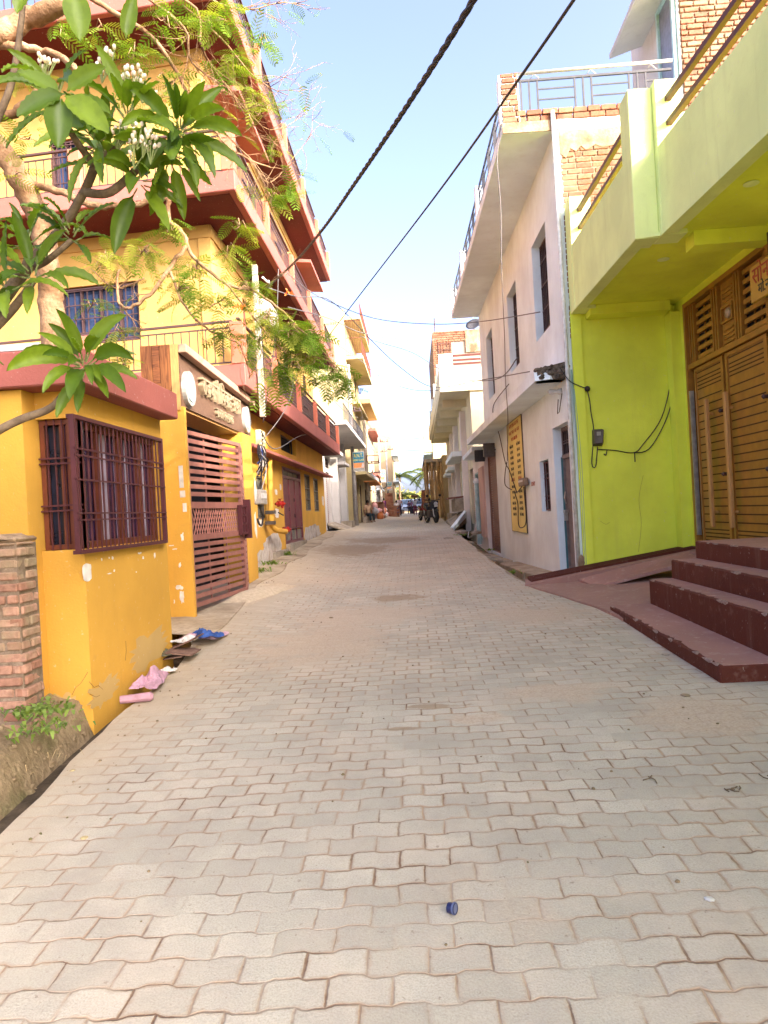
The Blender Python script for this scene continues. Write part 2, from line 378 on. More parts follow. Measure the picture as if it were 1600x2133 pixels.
def grille(name, fr, u0, u1, v0, v1, n, mat, parent, nv=8, hs=(.25, .3, .7, .75), bar=.008, fw=.025):
    mb = MB(); mb.frame(fr, u0, u1, v0, v1, fw, n - .012, n + .012)
    for i in range(1, nv):
        u = u0 + (u1 - u0) * i / nv; mb.box(fr, u - bar, u + bar, v0 + fw, v1 - fw, n - bar, n + bar)
    for t in hs:
        z = v0 + (v1 - v0) * t; mb.box(fr, u0 + fw, u1 - fw, z - bar, z + bar, n + bar, n + bar * 3)
    return mb.build(name, mat, parent)
def window(parent, fr, u0, u1, v0, v1, mfr, mgl, depth=.12, nv=6, hs=(.25, .3, .7, .75), mgr=None, bars=True, mull=1, label=None):
    """A window in an opening: frame (the part), pane and grille (sub-parts)."""
    mb = MB(); mb.frame(fr, u0, u1, v0, v1, .04, -depth - .03, -depth + .02)
    for i in range(1, mull + 1):
        u = u0 + (u1 - u0) * i / (mull + 1); mb.box(fr, u - .018, u + .018, v0 + .04, v1 - .04, -depth - .025, -depth + .015)
    o = mb.build('window', mfr, parent)
    if label: o['label'] = label
    MB().box(fr, u0 + .01, u1 - .01, v0 + .01, v1 - .01, -depth - .05, -depth - .032).build('pane', mgl, o)
    if bars: grille('grille', fr, u0 + .02, u1 - .02, v0 + .02, v1 - .02, -depth + .05, mgr or mfr, o, nv, hs)
    return o
# ---------------------------------------------------------------- the palette
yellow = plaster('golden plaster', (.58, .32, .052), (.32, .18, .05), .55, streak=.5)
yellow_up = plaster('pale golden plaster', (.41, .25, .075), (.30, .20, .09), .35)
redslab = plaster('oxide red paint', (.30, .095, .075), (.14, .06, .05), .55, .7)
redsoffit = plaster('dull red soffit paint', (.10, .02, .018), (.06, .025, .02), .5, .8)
redpost = plaster('brick red paint', (.42, .125, .075), (.2, .08, .05), .4, .7)
whitewash = plaster('white distemper', (.75, .84, .86), (.46, .41, .35), .45)
creamwash = plaster('cream distemper', (.42, .335, .17), (.40, .33, .20), .45)
greywash = plaster('grey white distemper', (.46, .44, .42), (.27, .23, .19), .7)
lime = plaster('lime green paint', (.72, .80, .08), (.46, .46, .09), .5, .75, .3)
limepale = plaster('pale lime paint', (.70, .79, .33), (.40, .43, .17), .55, .75, .3, .7)
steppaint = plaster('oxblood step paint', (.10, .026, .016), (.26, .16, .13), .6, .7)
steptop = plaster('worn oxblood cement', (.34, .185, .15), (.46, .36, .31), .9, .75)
concrete = mottled('weathered concrete', (.30, .25, .19), (.42, .36, .28), 5, c3=(.24, .19, .13))
verge_m = mottled('dusty cement verge', (.33, .26, .17), (.50, .41, .29), 3.2, bump=.45, c3=(.27, .20, .13))
earth = mottled('dry earth', (.19, .135, .075), (.33, .25, .15), 6, bump=.9, dist=.04, c3=(.13, .12, .05))
gutter_m = mottled('dark gutter brown', (.05, .038, .025), (.12, .09, .06), 6, bump=.6)  # dark brown for the ditch and drain floors
brickm = island('red brick', (.15, .05, .028), (.28, .115, .062), c3=(.20, .11, .065))
brickpale = island('sun bleached brick', (.20, .07, .04), (.32, .14, .08), c3=(.27, .16, .10))
brickold = island('old soft brick', (.26, .12, .075), (.42, .25, .17), c3=(.26, .20, .12), bump=.8, scale=22)
mortar = mottled('mortar', (.16, .115, .075), (.28, .21, .15), 12)
render_m = mottled('rough cement render', (.20, .13, .075), (.40, .29, .19), 4, bump=.8, c3=(.13, .085, .05))
peel_m = mottled('bare plaster under peeled paint', (.42, .37, .32), (.60, .55, .49), 7, c3=(.35, .27, .20))
white_peel = plain('chipped white undercoat', (.68, .63, .56), .9)
railm = paint('dark railing paint', (.06, .03, .028), .5)
greyrail = paint('grey railing paint', (.055, .053, .06), .5, spec=.2)
redrail = paint('oxide red rail', (.085, .026, .02), .5, spec=.2)
gatem = paint('gate oxide paint', (.27, .11, .085), .45, .3)
grillem = paint('grille maroon paint', (.075, .017, .020), .5, .3)
brownframe = paint('reddish wood frame', (.13, .032, .012), .5)
maroon = paint('maroon door paint', (.15, .035, .045), .4, .3, (.45, .40, .40))
ochre = paint('ochre enamel', (.31, .14, .022), .38, .12)
ochre_d = paint('deep ochre enamel', (.22, .09, .015), .4, .12)
darkglass = glass('dark window glass', (.018, .02, .035))
blueglass = glass('blue tinted glass', (.02, .035, .085))
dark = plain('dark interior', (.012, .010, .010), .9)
curtain = plain('pale curtain', (.30, .26, .33), .9)
steel = plain('brushed steel', (.42, .40, .36), .35, .6)
galv = mottled('galvanised pole', (.30, .27, .25), (.44, .41, .38), 6, .55, .1)
cable_m = plain('black cable sheath', (.012, .010, .012), .55)
wire_m = plain('grey service wire', (.11, .10, .10), .6)
boxgrey = plain('grey meter box', (.34, .31, .27), .5)
boxdark = plain('dark meter box', (.07, .055, .045), .4)
redvalve = paint('hydrant red enamel', (.30, .014, .010), .35, .2)
whitepl = plain('white plastic', (.56, .54, .50), .4)
black = plain('black rubber', (.012, .012, .012), .7)
woodpan = woodm('varnished wood panel', (.10, .03, .008), (.26, .10, .03))
woodpan2 = woodm('cross grained wood panel', (.08, .022, .007), (.25, .09, .028), (1.2, 1.2, 16))
woodpale = woodm('pale wood laminate', (.36, .18, .055), (.48, .27, .10))
signbrown = woodm('grey brown sign laminate', (.085, .045, .03), (.15, .085, .055), (1, 6, 14))
letterm = plain('brushed metal letters', (.40, .31, .20), .4, .3)
bannerm = plaster('yellow painted notice', (.80, .69, .26), (.5, .36, .1), .25)
inkblack = plain('black lettering paint', (.07, .06, .03), .8)
inkred = plain('red lettering paint', (.40, .08, .03), .8)
shutterm = paint('brown shutter steel', (.24, .125, .085), .5, .4)
teal = paint('pale teal paint', (.34, .50, .52), .55, .3)
pinkboard = plaster('faded pink board', (.56, .40, .34), (.40, .18, .12), .8)
bark = mottled('pale grey bark', (.20, .11, .055), (.38, .24, .14), 7, bump=.8, dist=.03, c3=(.15, .08, .04))
barkd = mottled('dark plumeria bark', (.10, .07, .045), (.22, .16, .10), 9, bump=.7, dist=.01)
plum = leafmat('plumeria leaf', (.058, .112, .006), (.165, .245, .014), .42, .35)
fern_leafmat = leafmat('flame tree leaflet', (.06, .125, .014), (.16, .235, .028), .7, .42, (.24, .25, .04), .05)
treegreen = leafmat('dusty tree leaf', (.08, .14, .03), (.20, .25, .06), .6, .3)
palmgreen = leafmat('palm frond', (.03, .055, .012), (.11, .12, .035), .6, .25, spec=.1)
weedm = leafmat('weed leaf', (.10, .17, .03), (.22, .30, .05), .6, .3)
petal = leafmat('white petal', (.70, .58, .52), (.82, .76, .70), .5, .3)
flame = leafmat('flame petal', (.65, .10, .02), (.75, .25, .04), .5, .2)
bamboo = woodm('dry bamboo', (.26, .15, .06), (.50, .33, .15), (10, 10, .8), .6)
def cloth(name, col): return plain(name, col, .9, 0, .2)
skin = cloth('brown skin', (.16, .075, .045)); hair = cloth('black hair', (.01, .008, .008))
# ---------------------------------------------------------------- the ground
ZC = [(-40, -.6), (-6, -.22), (0, 0), (10, .37), (16, .60), (20, .745), (24, .835), (29, .86), (34, .87), (45, .93), (60, 1.04), (75, 1.12), (110, 1.2), (900, 1.2)]
def zc(y): return (lerp_tab(ZC, y - 1.2) + lerp_tab(ZC, y) * 2 + lerp_tab(ZC, y + 1.2)) / 4
XL = [(-6, -1.92), (3.0, -2.03), (3.6, -2.09), (5, -2.19), (7.2, -2.30), (7.7, -2.62), (12.2, -2.72), (24, -2.86), (34, -3.1), (75, -3.6), (120, -3.6)]
XR = [(-6, 4.3), (4.9, 4.3), (7.2, 2.9), (8.1, 2.7), (8.6, 2.05), (9.6, 1.74), (10.3, 1.54), (13, 1.40), (17, 1.30), (24, 1.22), (36, 1.5), (60, 1.9), (120, 2.2)]
def zr(x, y):
    z = zc(y)
    z += .11 * smoothstep(-1.2, -2.6, x) * smoothstep(6.6, 8.2, y) if x < -1.2 else 0
    z += .03 * smoothstep(23.2, 23.9, y) * (1 - smoothstep(24.2, 25.6, y))
    z += .018 * mnoise.noise(V((x * .6, y * .45, 0))) + .006 * mnoise.noise(V((x * 2.1, y * 2.1, 5)))
    return z
def ss(a, b, x): return smoothstep(a, b, x) if a < b else 1 - smoothstep(b, a, x)
smooth_old = smoothstep
def smoothstep(a, b, x):
    if a > b: return 1 - smooth_old(b, a, x)
    return smooth_old(a, b, x)
def strip(name, mat, ys, x0f, x1f, zf, nx, kind='structure', skirt=.25):
    mb = MB(); vs = []; fs = []
    for y in ys:
        a, b = x0f(y), x1f(y)
        for i in range(nx + 1): x = a + (b - a) * i / nx; vs.append((x, y, zf(x, y)))
    for j in range(len(ys) - 1):
        for i in range(nx): k = j * (nx + 1) + i; fs.append((k, k + 1, k + nx + 2, k + nx + 1))
    mb.add(vs, fs)
    if skirt:
        for e in (0, nx):
            idx = [j * (nx + 1) + e for j in range(len(ys))]; b = len(mb.v)
            mb.add([vs[i] for i in idx] + [(vs[i][0], vs[i][1], vs[i][2] - skirt) for i in idx], [(j, j + 1, j + 1 + len(idx), j + len(idx)) for j in range(len(idx) - 1)])
    o = mb.build(name, mat, smooth=True, closed=False)
    return tag(o, kind=kind)
def frange(a, b, s): return [a + (b - a) * i / max(1, round((b - a) / s)) for i in range(max(1, round((b - a) / s)) + 1)]
YS = frange(-6, 12, .25) + frange(12.4, 30, .4) + frange(31, 130, 1.5)
pav = paver_mat('zigzag concrete pavers')
strip('paved_road', pav, YS, lambda y: lerp_tab(XL, y) + .012 * math.sin(y * 7) + .02 * math.sin(y * 2.3), lambda y: lerp_tab(XR, y) + .03 * math.sin(y * 3.1), zr, 26, skirt=.4)
GY = [-60, -20, -6, 0, 5, 10, 15, 20, 25, 30, 40, 50, 60, 80, 110, 200, 400, 900]
strip('ground', earth, GY, lambda y: -600, lambda y: 600, lambda x, y: lerp_tab(ZC, y) - .62 + (.55 if y > 115 else 0), 2, skirt=0)
# left bank: the earth kerb of the ditch, rising to the walls
def bank_z(x, y):
    d = lerp_tab(XL, y) - .17 - x; z = zc(y)
    k = .025 * mnoise.noise(V((x * 5, y * 5, 1))) + .05 * mnoise.noise(V((x * 1.7, y * 1.7, 3))) + .02 * mnoise.noise(V((x * 13, y * 13, 6)))
    return z - .18 + .30 * smoothstep(0, .16, d) + .12 * smoothstep(.16, .6, d) + k * smoothstep(0, .12, d)
strip('earth_bank', earth, frange(-6, 5.15, .08), lambda y: -4.5, lambda y: lerp_tab(XL, y) - .17 + .02 * math.sin(y * 5), bank_z, 60, skirt=0)
for nm, m_, a, b, y0, y1, dz in (('ditch_floor', gutter_m, -2.75, -2.0, -6, 7.6, -.13),):
    strip(nm, m_, frange(y0, y1, .3), lambda y: a, lambda y: b, lambda x, y: zc(y) + dz + .02 * mnoise.noise(V((x * 4, y * 3, 2))), 3, skirt=0)
# apron in front of the gate and wall, a hand above the pavers
strip('cement_apron', verge_m, frange(7.55, 24.4, .25), lambda y: -3.3, lambda y: lerp_tab(XL, y) + .25 + .25 * (1 - smoothstep(8, 10, y)) * smoothstep(7.4, 7.9, y) + .06 * math.sin(y * 2.1), lambda x, y: zr(x, y) + .012 + .02 * (x < -2.7), 6, skirt=.3)
# inside the gate
tag(MB().slab([(-9, 7.0), (-3.2, 7.0), (-3.2, 12), (-9, 12)], .0, .42).build('courtyard_floor', concrete), kind='structure')
# right shoulder falling to the drain along the white house
def zwall(y): return lerp_tab([(10, .45), (10.95, .42), (13, .36), (19, .22), (22, .2), (26, .35), (32, .62), (40, .80), (60, 1.0)], y)
def sh_z(x, y):
    a = lerp_tab(XR, y) - .05; b = 1.78 - .022 * (y - 11); t = (x - a) / max(.05, b - a)
    return zr(a, y) - .02 + (zwall(y) - .10 - zr(a, y)) * smoothstep(0.15, 1.1, t) + .015 * mnoise.noise(V((x * 5, y * 4, 7)))
strip('earth_shoulder', verge_m, frange(10.2, 22, .2), lambda y: lerp_tab(XR, y) - .05, lambda y: 1.78 - .022 * (y - 11), sh_z, 8, skirt=.3)
strip('drain_floor', gutter_m, frange(10, 30, .5), lambda y: 1.3, lambda y: 2.4, lambda x, y: zwall(y) - .33, 2, skirt=0)
# drain kerb (ledge) at the foot of the white house
mb = MB()
for y0, y1 in ((11.2, 13.3), (13.34, 15.2), (15.26, 16.6), (17.3, 18.6), (18.9, 21.2)):
    xa = 1.98 - .022 * (y0 - 11)
    mb.prism([(xa, y0, zwall(y0) - .3), (2.5, y0, zwall(y0) - .3), (2.5, y1, zwall(y1) - .3), (xa - .03, y1, zwall(y1) - .3)], [(xa, y0, zwall(y0) - .04), (2.5, y0, zwall(y0) - .02), (2.5, y1, zwall(y1) - .02), (xa - .03, y1, zwall(y1) - .04)])
tag(mb.build('drain_kerb', verge_m, bevel=.015), kind='structure')
# drain cover slabs further along
mb = MB()
for y0, x0, x1, t in ((16.65, 1.45, 1.95, .03), (18.62, 1.35, 1.9, -.02)):
    mb.prism([(x0, y0, zwall(y0) + .05), (x1, y0 + .05, zwall(y0) - .02), (x1, y0 + .6, zwall(y0) - .02), (x0 - .05, y0 + .5, zwall(y0) + .08)], [(x0, y0, zwall(y0) + .13), (x1, y0 + .05, zwall(y0) + .05), (x1, y0 + .6, zwall(y0) + .05), (x0 - .05, y0 + .5, zwall(y0) + .15)])
tag(mb.build('drain_cover', concrete, bevel=.015), kind='structure')
# ---------------------------------------------------------------- left: the old brick pillar
t = thing('brick_pillar', 'weathered brick gate pillar with a rounded cement top beside the golden gatehouse', 'pillar', (-2.5, 4.6, .2))
FP = facing(4.42); u0, v0 = FP.px(-60, 1500); u1, v1 = FP.px(77, 1112)
u1 = FP.px(44, 1300)[0]; v0 -= .1
SP = streetL(u1)
mb = MB(); bricks(mb, FP, u0, u1, v0, v1 - .03, .20, .074, .016, .10, .013, r=random.Random(3)); bricks(mb, SP, 4.43, 4.66, v0, v1 - .03, .20, .074, .016, .08, .012, r=random.Random(4))
mb.build('brickwork', brickold, t, bevel=.008)
MB().bx(u0 + .01, u1 - .012, 4.436, 4.67, v0, v1 - .05).build('mortar_core', mortar, t)
mb = MB(); prof = []
for k in range(9): a = math.pi * k / 8; prof.append((u1 - .0 - (u1 - u0) * .5 + math.cos(a) * (u1 - u0 + .01) * .5, v1 - .045 + math.sin(a) ** .5 * .05 + .012 * math.sin(k * 2.3)))
mb.poly(Fr((0, 4.545, 0), (1, 0, 0), (0, -1, 0)), prof, -.14, .135); mb.build('cap', render_m, t, bevel=.02, smooth=False)
# ---------------------------------------------------------------- left: gatehouse
YF, XS = 5.1, -2.4
gh = thing('gatehouse', 'single storey golden yellow gatehouse with a barred corner window under a red canopy', 'building', (-3.5, 6, .2))
FC, FS = facing(YF), streetL(XS)
zs = FS.px(165, 1145)[1]; zt = FS.px(157, 868)[1]; Yj = FS.px(345, 1135)[0]; Ye = FS.px(352, 1250)[0] + .03
xj = FC.px(88, 1145)[0]
mb = MB()
mb.bx(-7, XS, YF, Ye, -.3, zs); mb.bx(-7, XS - .003, YF + .003, Ye, zt, 2.56); mb.bx(-7, XS - .14, YF + .14, Ye - .002, zs, zt)
mb.bx(-3.0, XS - .001, Yj, Ye - .001, zs, zt)
mb.build('wall', yellow, gh)
mb = MB(); mb.bx(-7, xj, YF - .17, YF + .2, -.3, 2.545); mb.build('pilaster', yellow, gh)
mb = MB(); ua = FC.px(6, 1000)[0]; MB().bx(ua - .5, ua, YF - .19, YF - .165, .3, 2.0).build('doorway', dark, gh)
o = MB(); o.slab([(-7, 4.86), (-2.23, 4.86), (-2.23, Ye + .02), (-7, Ye + .02)], 2.55, 2.80); cano = o.build('canopy', redslab, gh, bevel=.01)
# corner window: frame, panes, curtains, cage of bars
mb = MB(); fu0, fu1 = xj + .005, XS - .02
mb.frame(FC, fu0, fu1, zs + .005, zt - .005, .035, -.10, -.04); mb.box(FC, fu0 + (fu1 - fu0) * .50, fu0 + (fu1 - fu0) * .62, zs + .03, zt - .03, -.095, -.05); mb.bx(XS - .09, XS - .02, YF + .02, YF + .09, zs, zt)
win = mb.build('window', brownframe, gh)
MB().box(FC, fu0, fu1, zs, zt, -.137, -.112).build('pane', darkglass, win)
mb = MB()
for z in (.30, .34, .66, .70):
    zz = zs + (zt - zs) * z; mb.box(FC, fu0 - .02, fu1 + .02, zz - .006, zz + .006, -.03, -.015)
for k in range(1, 5): u = fu0 + (fu1 - fu0) * k / 5; mb.box(FC, u - .005, u + .005, zs, zt, -.04, -.03)
mb.build('grille', grillem, win)
win2 = MB().frame(FS, YF + .06, Yj, zs, zt, .05, -.12, -.07)
for k in (1, 2, 3): u = YF + .06 + (Yj - YF) * k / 4; win2.box(FS, u - .02, u + .02, zs, zt, -.118, -.072)
win2 = win2.build('window', brownframe, gh)
MB().box(FS, YF + .06, Yj, zs, zt, -.138, -.125).build('pane', glass('violet dark glass', (.03, .015, .05)), win2)
mb = MB(); r_ = random.Random(5)
for a, b in ((.03, .12), (.30, .36), (.37, .42), (.52, .58), (.66, .70), (.86, .93)):
    mb.box(FS, YF + .06 + (Yj - YF - .1) * a, YF + .06 + (Yj - YF - .1) * b, zs + .05, zt - .04, -.124, -.119)
mb.build('curtain', curtain, win2)
mb = MB(); g0, g1 = FS.px(158, 1000, .05)[0], FS.px(345, 1050, .05)[0]
mb.frame(FS, g0, g1, zs - .03, zt + .0, .028, .02, .055); k = 0
n_ = 23
for i in range(1, n_ * 1):
    u = g0 + (g1 - g0) * i / n_; b = .0052 if i % 3 else .0095; mb.box(FS, u - b, u + b, zs - .01, zt - .02, .036, .043)
for q in (.22, .27, .52, .70, .75):
    zz = zs + (zt - zs) * q; mb.box(FS, g0, g1, zz - .006, zz + .006, .046, .058)
for u in (g0 + .014, g1 - .014):
    for zz in (zs - .016, zt - .014): mb.box(FS, u - .014, u + .014, zz - .014, zz + .014, 0.002, .022)
mb.build('grille', grillem, win2)
blotch(FS, *FS.rect([(170, 1170), (190, 1175), (172, 1213), (191, 1210)]), white_peel, 'paint_chip', gh, seed=2, rag=.12)
for k, (x, y, w_, h_) in enumerate(((210, 1162, 3, 7), (232, 1158, 4, 8), (286, 1150, 9, 5), (296, 1158, 4, 7), (320, 1150, 4, 14), (222, 1193, 12, 3), (236, 1186, 3, 6), (282, 1190, 3, 3), (226, 1160, 2, 4))):
    blotch(FS, *FS.rect([(x, y), (x + w_, y), (x, y + h_), (x + w_, y + h_)]), white_peel, 'paint_chip', gh, seed=20 + k, rag=.5, k=12)
for k, q in enumerate((((175, 1420), (250, 1400), (178, 1500), (255, 1450)), ((262, 1330), (352, 1290), (265, 1440), (352, 1360)), ((100, 1440), (160, 1440), (110, 1500), (175, 1500)))):
    F_ = FS if k < 2 else FC
    blotch(F_, *F_.rect(q), plaster('dusty faded gold %d' % k, (.50, .33, .12), (.34, .24, .14), .8), 'faded_patch', gh, n=.002, seed=140 + k, rag=.5, k=34)
cr = MB(); r_ = random.Random(31)
for P in ([(150, 1448), (158, 1432), (168, 1424), (176, 1412), (183, 1400)], [(186, 1420), (196, 1432), (205, 1428), (214, 1436)], [(187, 1446), (200, 1452), (208, 1448)], [(262, 1335), (263, 1355), (261, 1376)]):
    F_ = FC if P[0][0] < 160 else FS
    MB().tube([F_.p(*F_.px(x, y, .001), .001) for x, y in P], .0022, 4).build('crack', plain('crack shadow', (.22, .12, .03), .9), gh)
# sheet iron roof piece above the canopy
t = thing('roof_sheet', 'dark corrugated iron sheet with a pale rim lying on the gatehouse canopy', 'roof sheet', (-3.2, 5.3, 2.81))
FR_ = facing(5.3); u1, vt = FR_.px(92, 668); _, vb = FR_.px(92, 712)
mb = MB(); pts = []
for i in range(60): pts.append((-6 + (u1 + 6) * i / 59, 0))
for i in range(59):
    a, b = pts[i][0], pts[i + 1][0]; za = .03 * (i % 2); zb = .03 * ((i + 1) % 2)
    mb.prism([(a, 5.25, 2.83 + za), (b, 5.25, 2.83 + zb), (b, 6.6, 3.04 + zb), (a, 6.6, 3.04 + za)], [(a, 5.25, 2.84 + za), (b, 5.25, 2.84 + zb), (b, 6.6, 3.05 + zb), (a, 6.6, 3.05 + za)])
mb.build('sheet', plain('rusty iron', (.05, .03, .025), .7), t)
MB().bx(-6, u1, 5.2, 5.245, 2.89, 2.94).build('rim', greywash, t); MB().bx(-6, u1 - .1, 5.3, 6.5, 2.802, 2.83).build('batten', dark, t)
# ---------------------------------------------------------------- left: gate portal
XP = -2.65; FG = streetL(XP)
Yp0, Yp1 = 8.36, FG.px(405, 1180)[0]; Yq0, Yq1 = FG.px(517, 1150)[0], FG.px(536, 1150)[0]
zbb, zbt = 2.90, 3.578
po = thing('gate_portal', 'golden gate portal with a wood clad sign beam on two pillars', 'gateway', (-2.8, 10, .4))
MB().bx(-3.0, XP, Yp0, Yp1, -.1, zbb + .02).build('pillar', yellow, po); MB().bx(-3.0, XP, Yq0, Yq1, -.1, zbb + .02).build('pillar', yellow, po)
MB().bx(-3.6, -3.05, Ye - .3, Yp0 + .3, -.1, 2.45).build('side_wall', yellow, po)
YB1 = 11.98
zn_, zf_ = 3.655, 3.545
def wedge(x0, x1, y0, y1, b0, b1, t0, t1): return MB().prism([(x0, y0, b0), (x1, y0, b0), (x1, y1, b1), (x0, y1, b1)], [(x0, y0, t0), (x1, y0, t0), (x1, y1, t1), (x0, y1, t1)])
beam = wedge(-3.12, XP - .06, Yp0 + .004, YB1, zbb, zbb, zn_ - .005, zf_ - .005).build('beam', woodpale, po)
wedge(XP - .029, XP + .07, Yp0 - .004, YB1 + .01, zn_ - .10, zf_ - .10, zn_, zf_).build('brim', plaster('pinkish laminate lip', (.40, .24, .17), (.2, .1, .06), .4, .6), po, bevel=.006)
wedge(XP - .06, XP - .03, Yp0 + .03, YB1 - .02, zbb + .03, zbb + .03, zn_ - .02, zf_ - .02).build('sign_board', signbrown, po)
FE = facing(Yp0)
for a, b, m_ in ((-3.125, -2.99, woodpan), (-2.985, -2.90, woodpan2), (-2.895, -2.775, woodpan), (-2.77, XP - .03, woodpale)):
    MB().box(FE, a, b, zbb - .02, zn_ - .003, .002, .022).build('end_panel', m_, po)
for Yc in (8.62, 11.6):
    d = MB().lathe((XP - .03, Yc, (zbb + zbt) / 2 - .07), (1, 0, 0), [(0, .21), (.05, .21), (.055, .195), (.056, 0.001)], 28).build('medallion', plain('off white enamel', (.38, .37, .34), .5), po)
    FM = streetL(XP + .0255); mb = MB(); cz = (zbb + zbt) / 2 - .07     # an abstract seated outline
    for pts in ([(-.06, -.10), (-.07, 0), (-.04, .08), (0, .13), (.04, .08), (.07, 0), (.06, -.10)], [(-.03, -.02), (0, .02), (.03, -.02)], [(-.12, -.13), (0, -.16), (.12, -.13)]):
        mb.tube([FM.p(Yc + a, cz + b) for a, b in pts], .011, 4)
    mb.build('emblem', plain('blue grey emblem paint', (.22, .30, .34)), d)
text(FG, 'राजधानी िववाह भवन', 10.08, 3.19, .33, letterm, 'lettering', po, .07, -.03, widen=.80)
text(FG, 'बारात घर पारक', 10.25, 2.99, .19, letterm, 'lettering', po, .04, -.03, widen=.85)
for k, (x, y, w_, h_, m_) in enumerate(((373, 970, 9, 46, whitepl), (375, 1022, 11, 14, whitepl), (381, 1048, 8, 18, white_peel))):
    FA = facing(Yp0); u0, u1, v0, v1 = FA.rect([(x, y), (x + w_, y), (x, y + h_), (x + w_, y + h_)])
    MB().box(FA, u0, u1, v0, v1, .001, .004).build('paper_bill', m_, po)
FA = facing(Yp0)
for k, (x, y, w_, h_) in enumerate(((376, 1108, 8, 20), (350, 1135, 14, 3), (358, 1142, 12, 3), (372, 1170, 6, 14), (366, 1218, 18, 12), (374, 1230, 11, 28), (362, 1248, 3, 10))):
    blotch(FA, *FA.rect([(x, y), (x + w_, y), (x, y + h_), (x + w_, y + h_)]), white_peel, 'paint_chip', po, seed=40 + k, rag=.55, k=14)
FQ = streetL(XP)
for k, (x, y, w_, h_) in enumerate(((529, 990, 5, 60), (530, 1060, 5, 70))):
    blotch(FQ, *FQ.rect([(x, y), (x + w_, y), (x, y + h_), (x + w_, y + h_)]), white_peel, 'paint_chip', po, seed=60 + k, rag=.5, k=18)
# the gate: two slatted leaves meeting at a lock box, pushed a little into the street
A, B, C = V((XP - .05, Yp1 + .03, 0)), V((-2.50, 10.32, 0)), V((XP - .03, Yq0 - .03, 0))
gt = thing('slatted_gate', 'tall oxide red steel gate of two slatted leaves under the sign beam', 'gate', tuple(B + V((0, 0, .5))))
zg0, zg1 = .53, 2.66
for (P, Q) in ((A, B), (B, C)):
    d = (Q - P); L = d.length; fr = Fr(P, d, V((d.y, -d.x, 0)))
    mb = MB(); e = .012
    mb.frame(fr, e, L - e, zg0, zg1, .05, -.025, .025); mb.box(fr, .06, L - .06, 1.33, 1.40, -.024, .024); mb.box(fr, .06, L - .06, 1.72, 1.80, -.024, .024)
    z = zg0 + .10
    while z < 1.30: mb.box(fr, .06, L - .06, z, z + .052, -.006, .018); z += .088
    z = 1.87
    while z < zg1 - .08: mb.box(fr, .06, L - .06, z, z + .052, -.006, .018); z += .092
    for u in (L * .33, L * .66): mb.box(fr, u - .012, u + .012, zg0 + .05, zg1 - .05, -.022, -.007)
    leaf = mb.build('leaf', gatem, gt)
    mb = MB()
    if P is A:
        n_ = 22
        for i in range(n_):
            for sgn in (1, -1):
                a = fr.p(.07 + (L - .14) * i / n_, 1.40 if sgn > 0 else 1.72, 0); b = fr.p(min(L - .06, .07 + (L - .14) * (i + 2.4) / n_), 1.72 if sgn > 0 else 1.40, 0); mb.tube([a, b], .007, 4)
        mb.build('mesh_panel', paint('mesh oxide paint', (.40, .17, .13), .5), leaf)
    else: mb.box(fr, .05, L - .05, 1.40, 1.72, -.008, .008); mb.build('sheet_panel', gatem, leaf)
d = B - A; fr = Fr(A, d, V((d.y, -d.x, 0))); L = d.length
mb = MB(); mb.frame(fr, L - .26, L - .02, 1.34, 1.76, .035, .026, .09); mb.box(fr, L - .15, L - .12, 1.37, 1.73, .03, .08); mb.box(fr, L - .22, L - .05, 1.48, 1.51, .03, .08); mb.box(fr, L - .22, L - .05, 1.60, 1.63, .03, .08); mb.box(fr, L - .0, L + .05, 1.28, 1.84, -.02, .12)
mb.build('lock_box', grillem, gt)
# ---------------------------------------------------------------- left: three storey building
yb = thing('yellow_building', 'three storey golden building with oxide red balcony slabs and railings on every floor', 'building', (-5, 16, .5))
XO, YN, YFAR, XW = -2.45, 10.8, 24.5, -3.0
fd = V((-.995, .10, 0)); fn = V((-.10, -.995, 0))
def plan(xo, yn, d):      # slab outline: street edge, oblique front
    return [(xo, yn), (xo, YFAR), (-12, YFAR), (-12, yn + .1 * (12 + xo) * 1.005)]
Zs = [(3.58, 3.92), (6.55, 6.86), (9.52, 9.84)]
for k, (a, b) in enumerate(Zs):
    MB().slab(plan(XO, YN, 0), a, b).build('balcony_slab', redslab, yb, bevel=.012)
    MB().slab(plan(XO - .12, YN + .12, 0), a - .012, a + .01).build('soffit', redsoffit, yb)
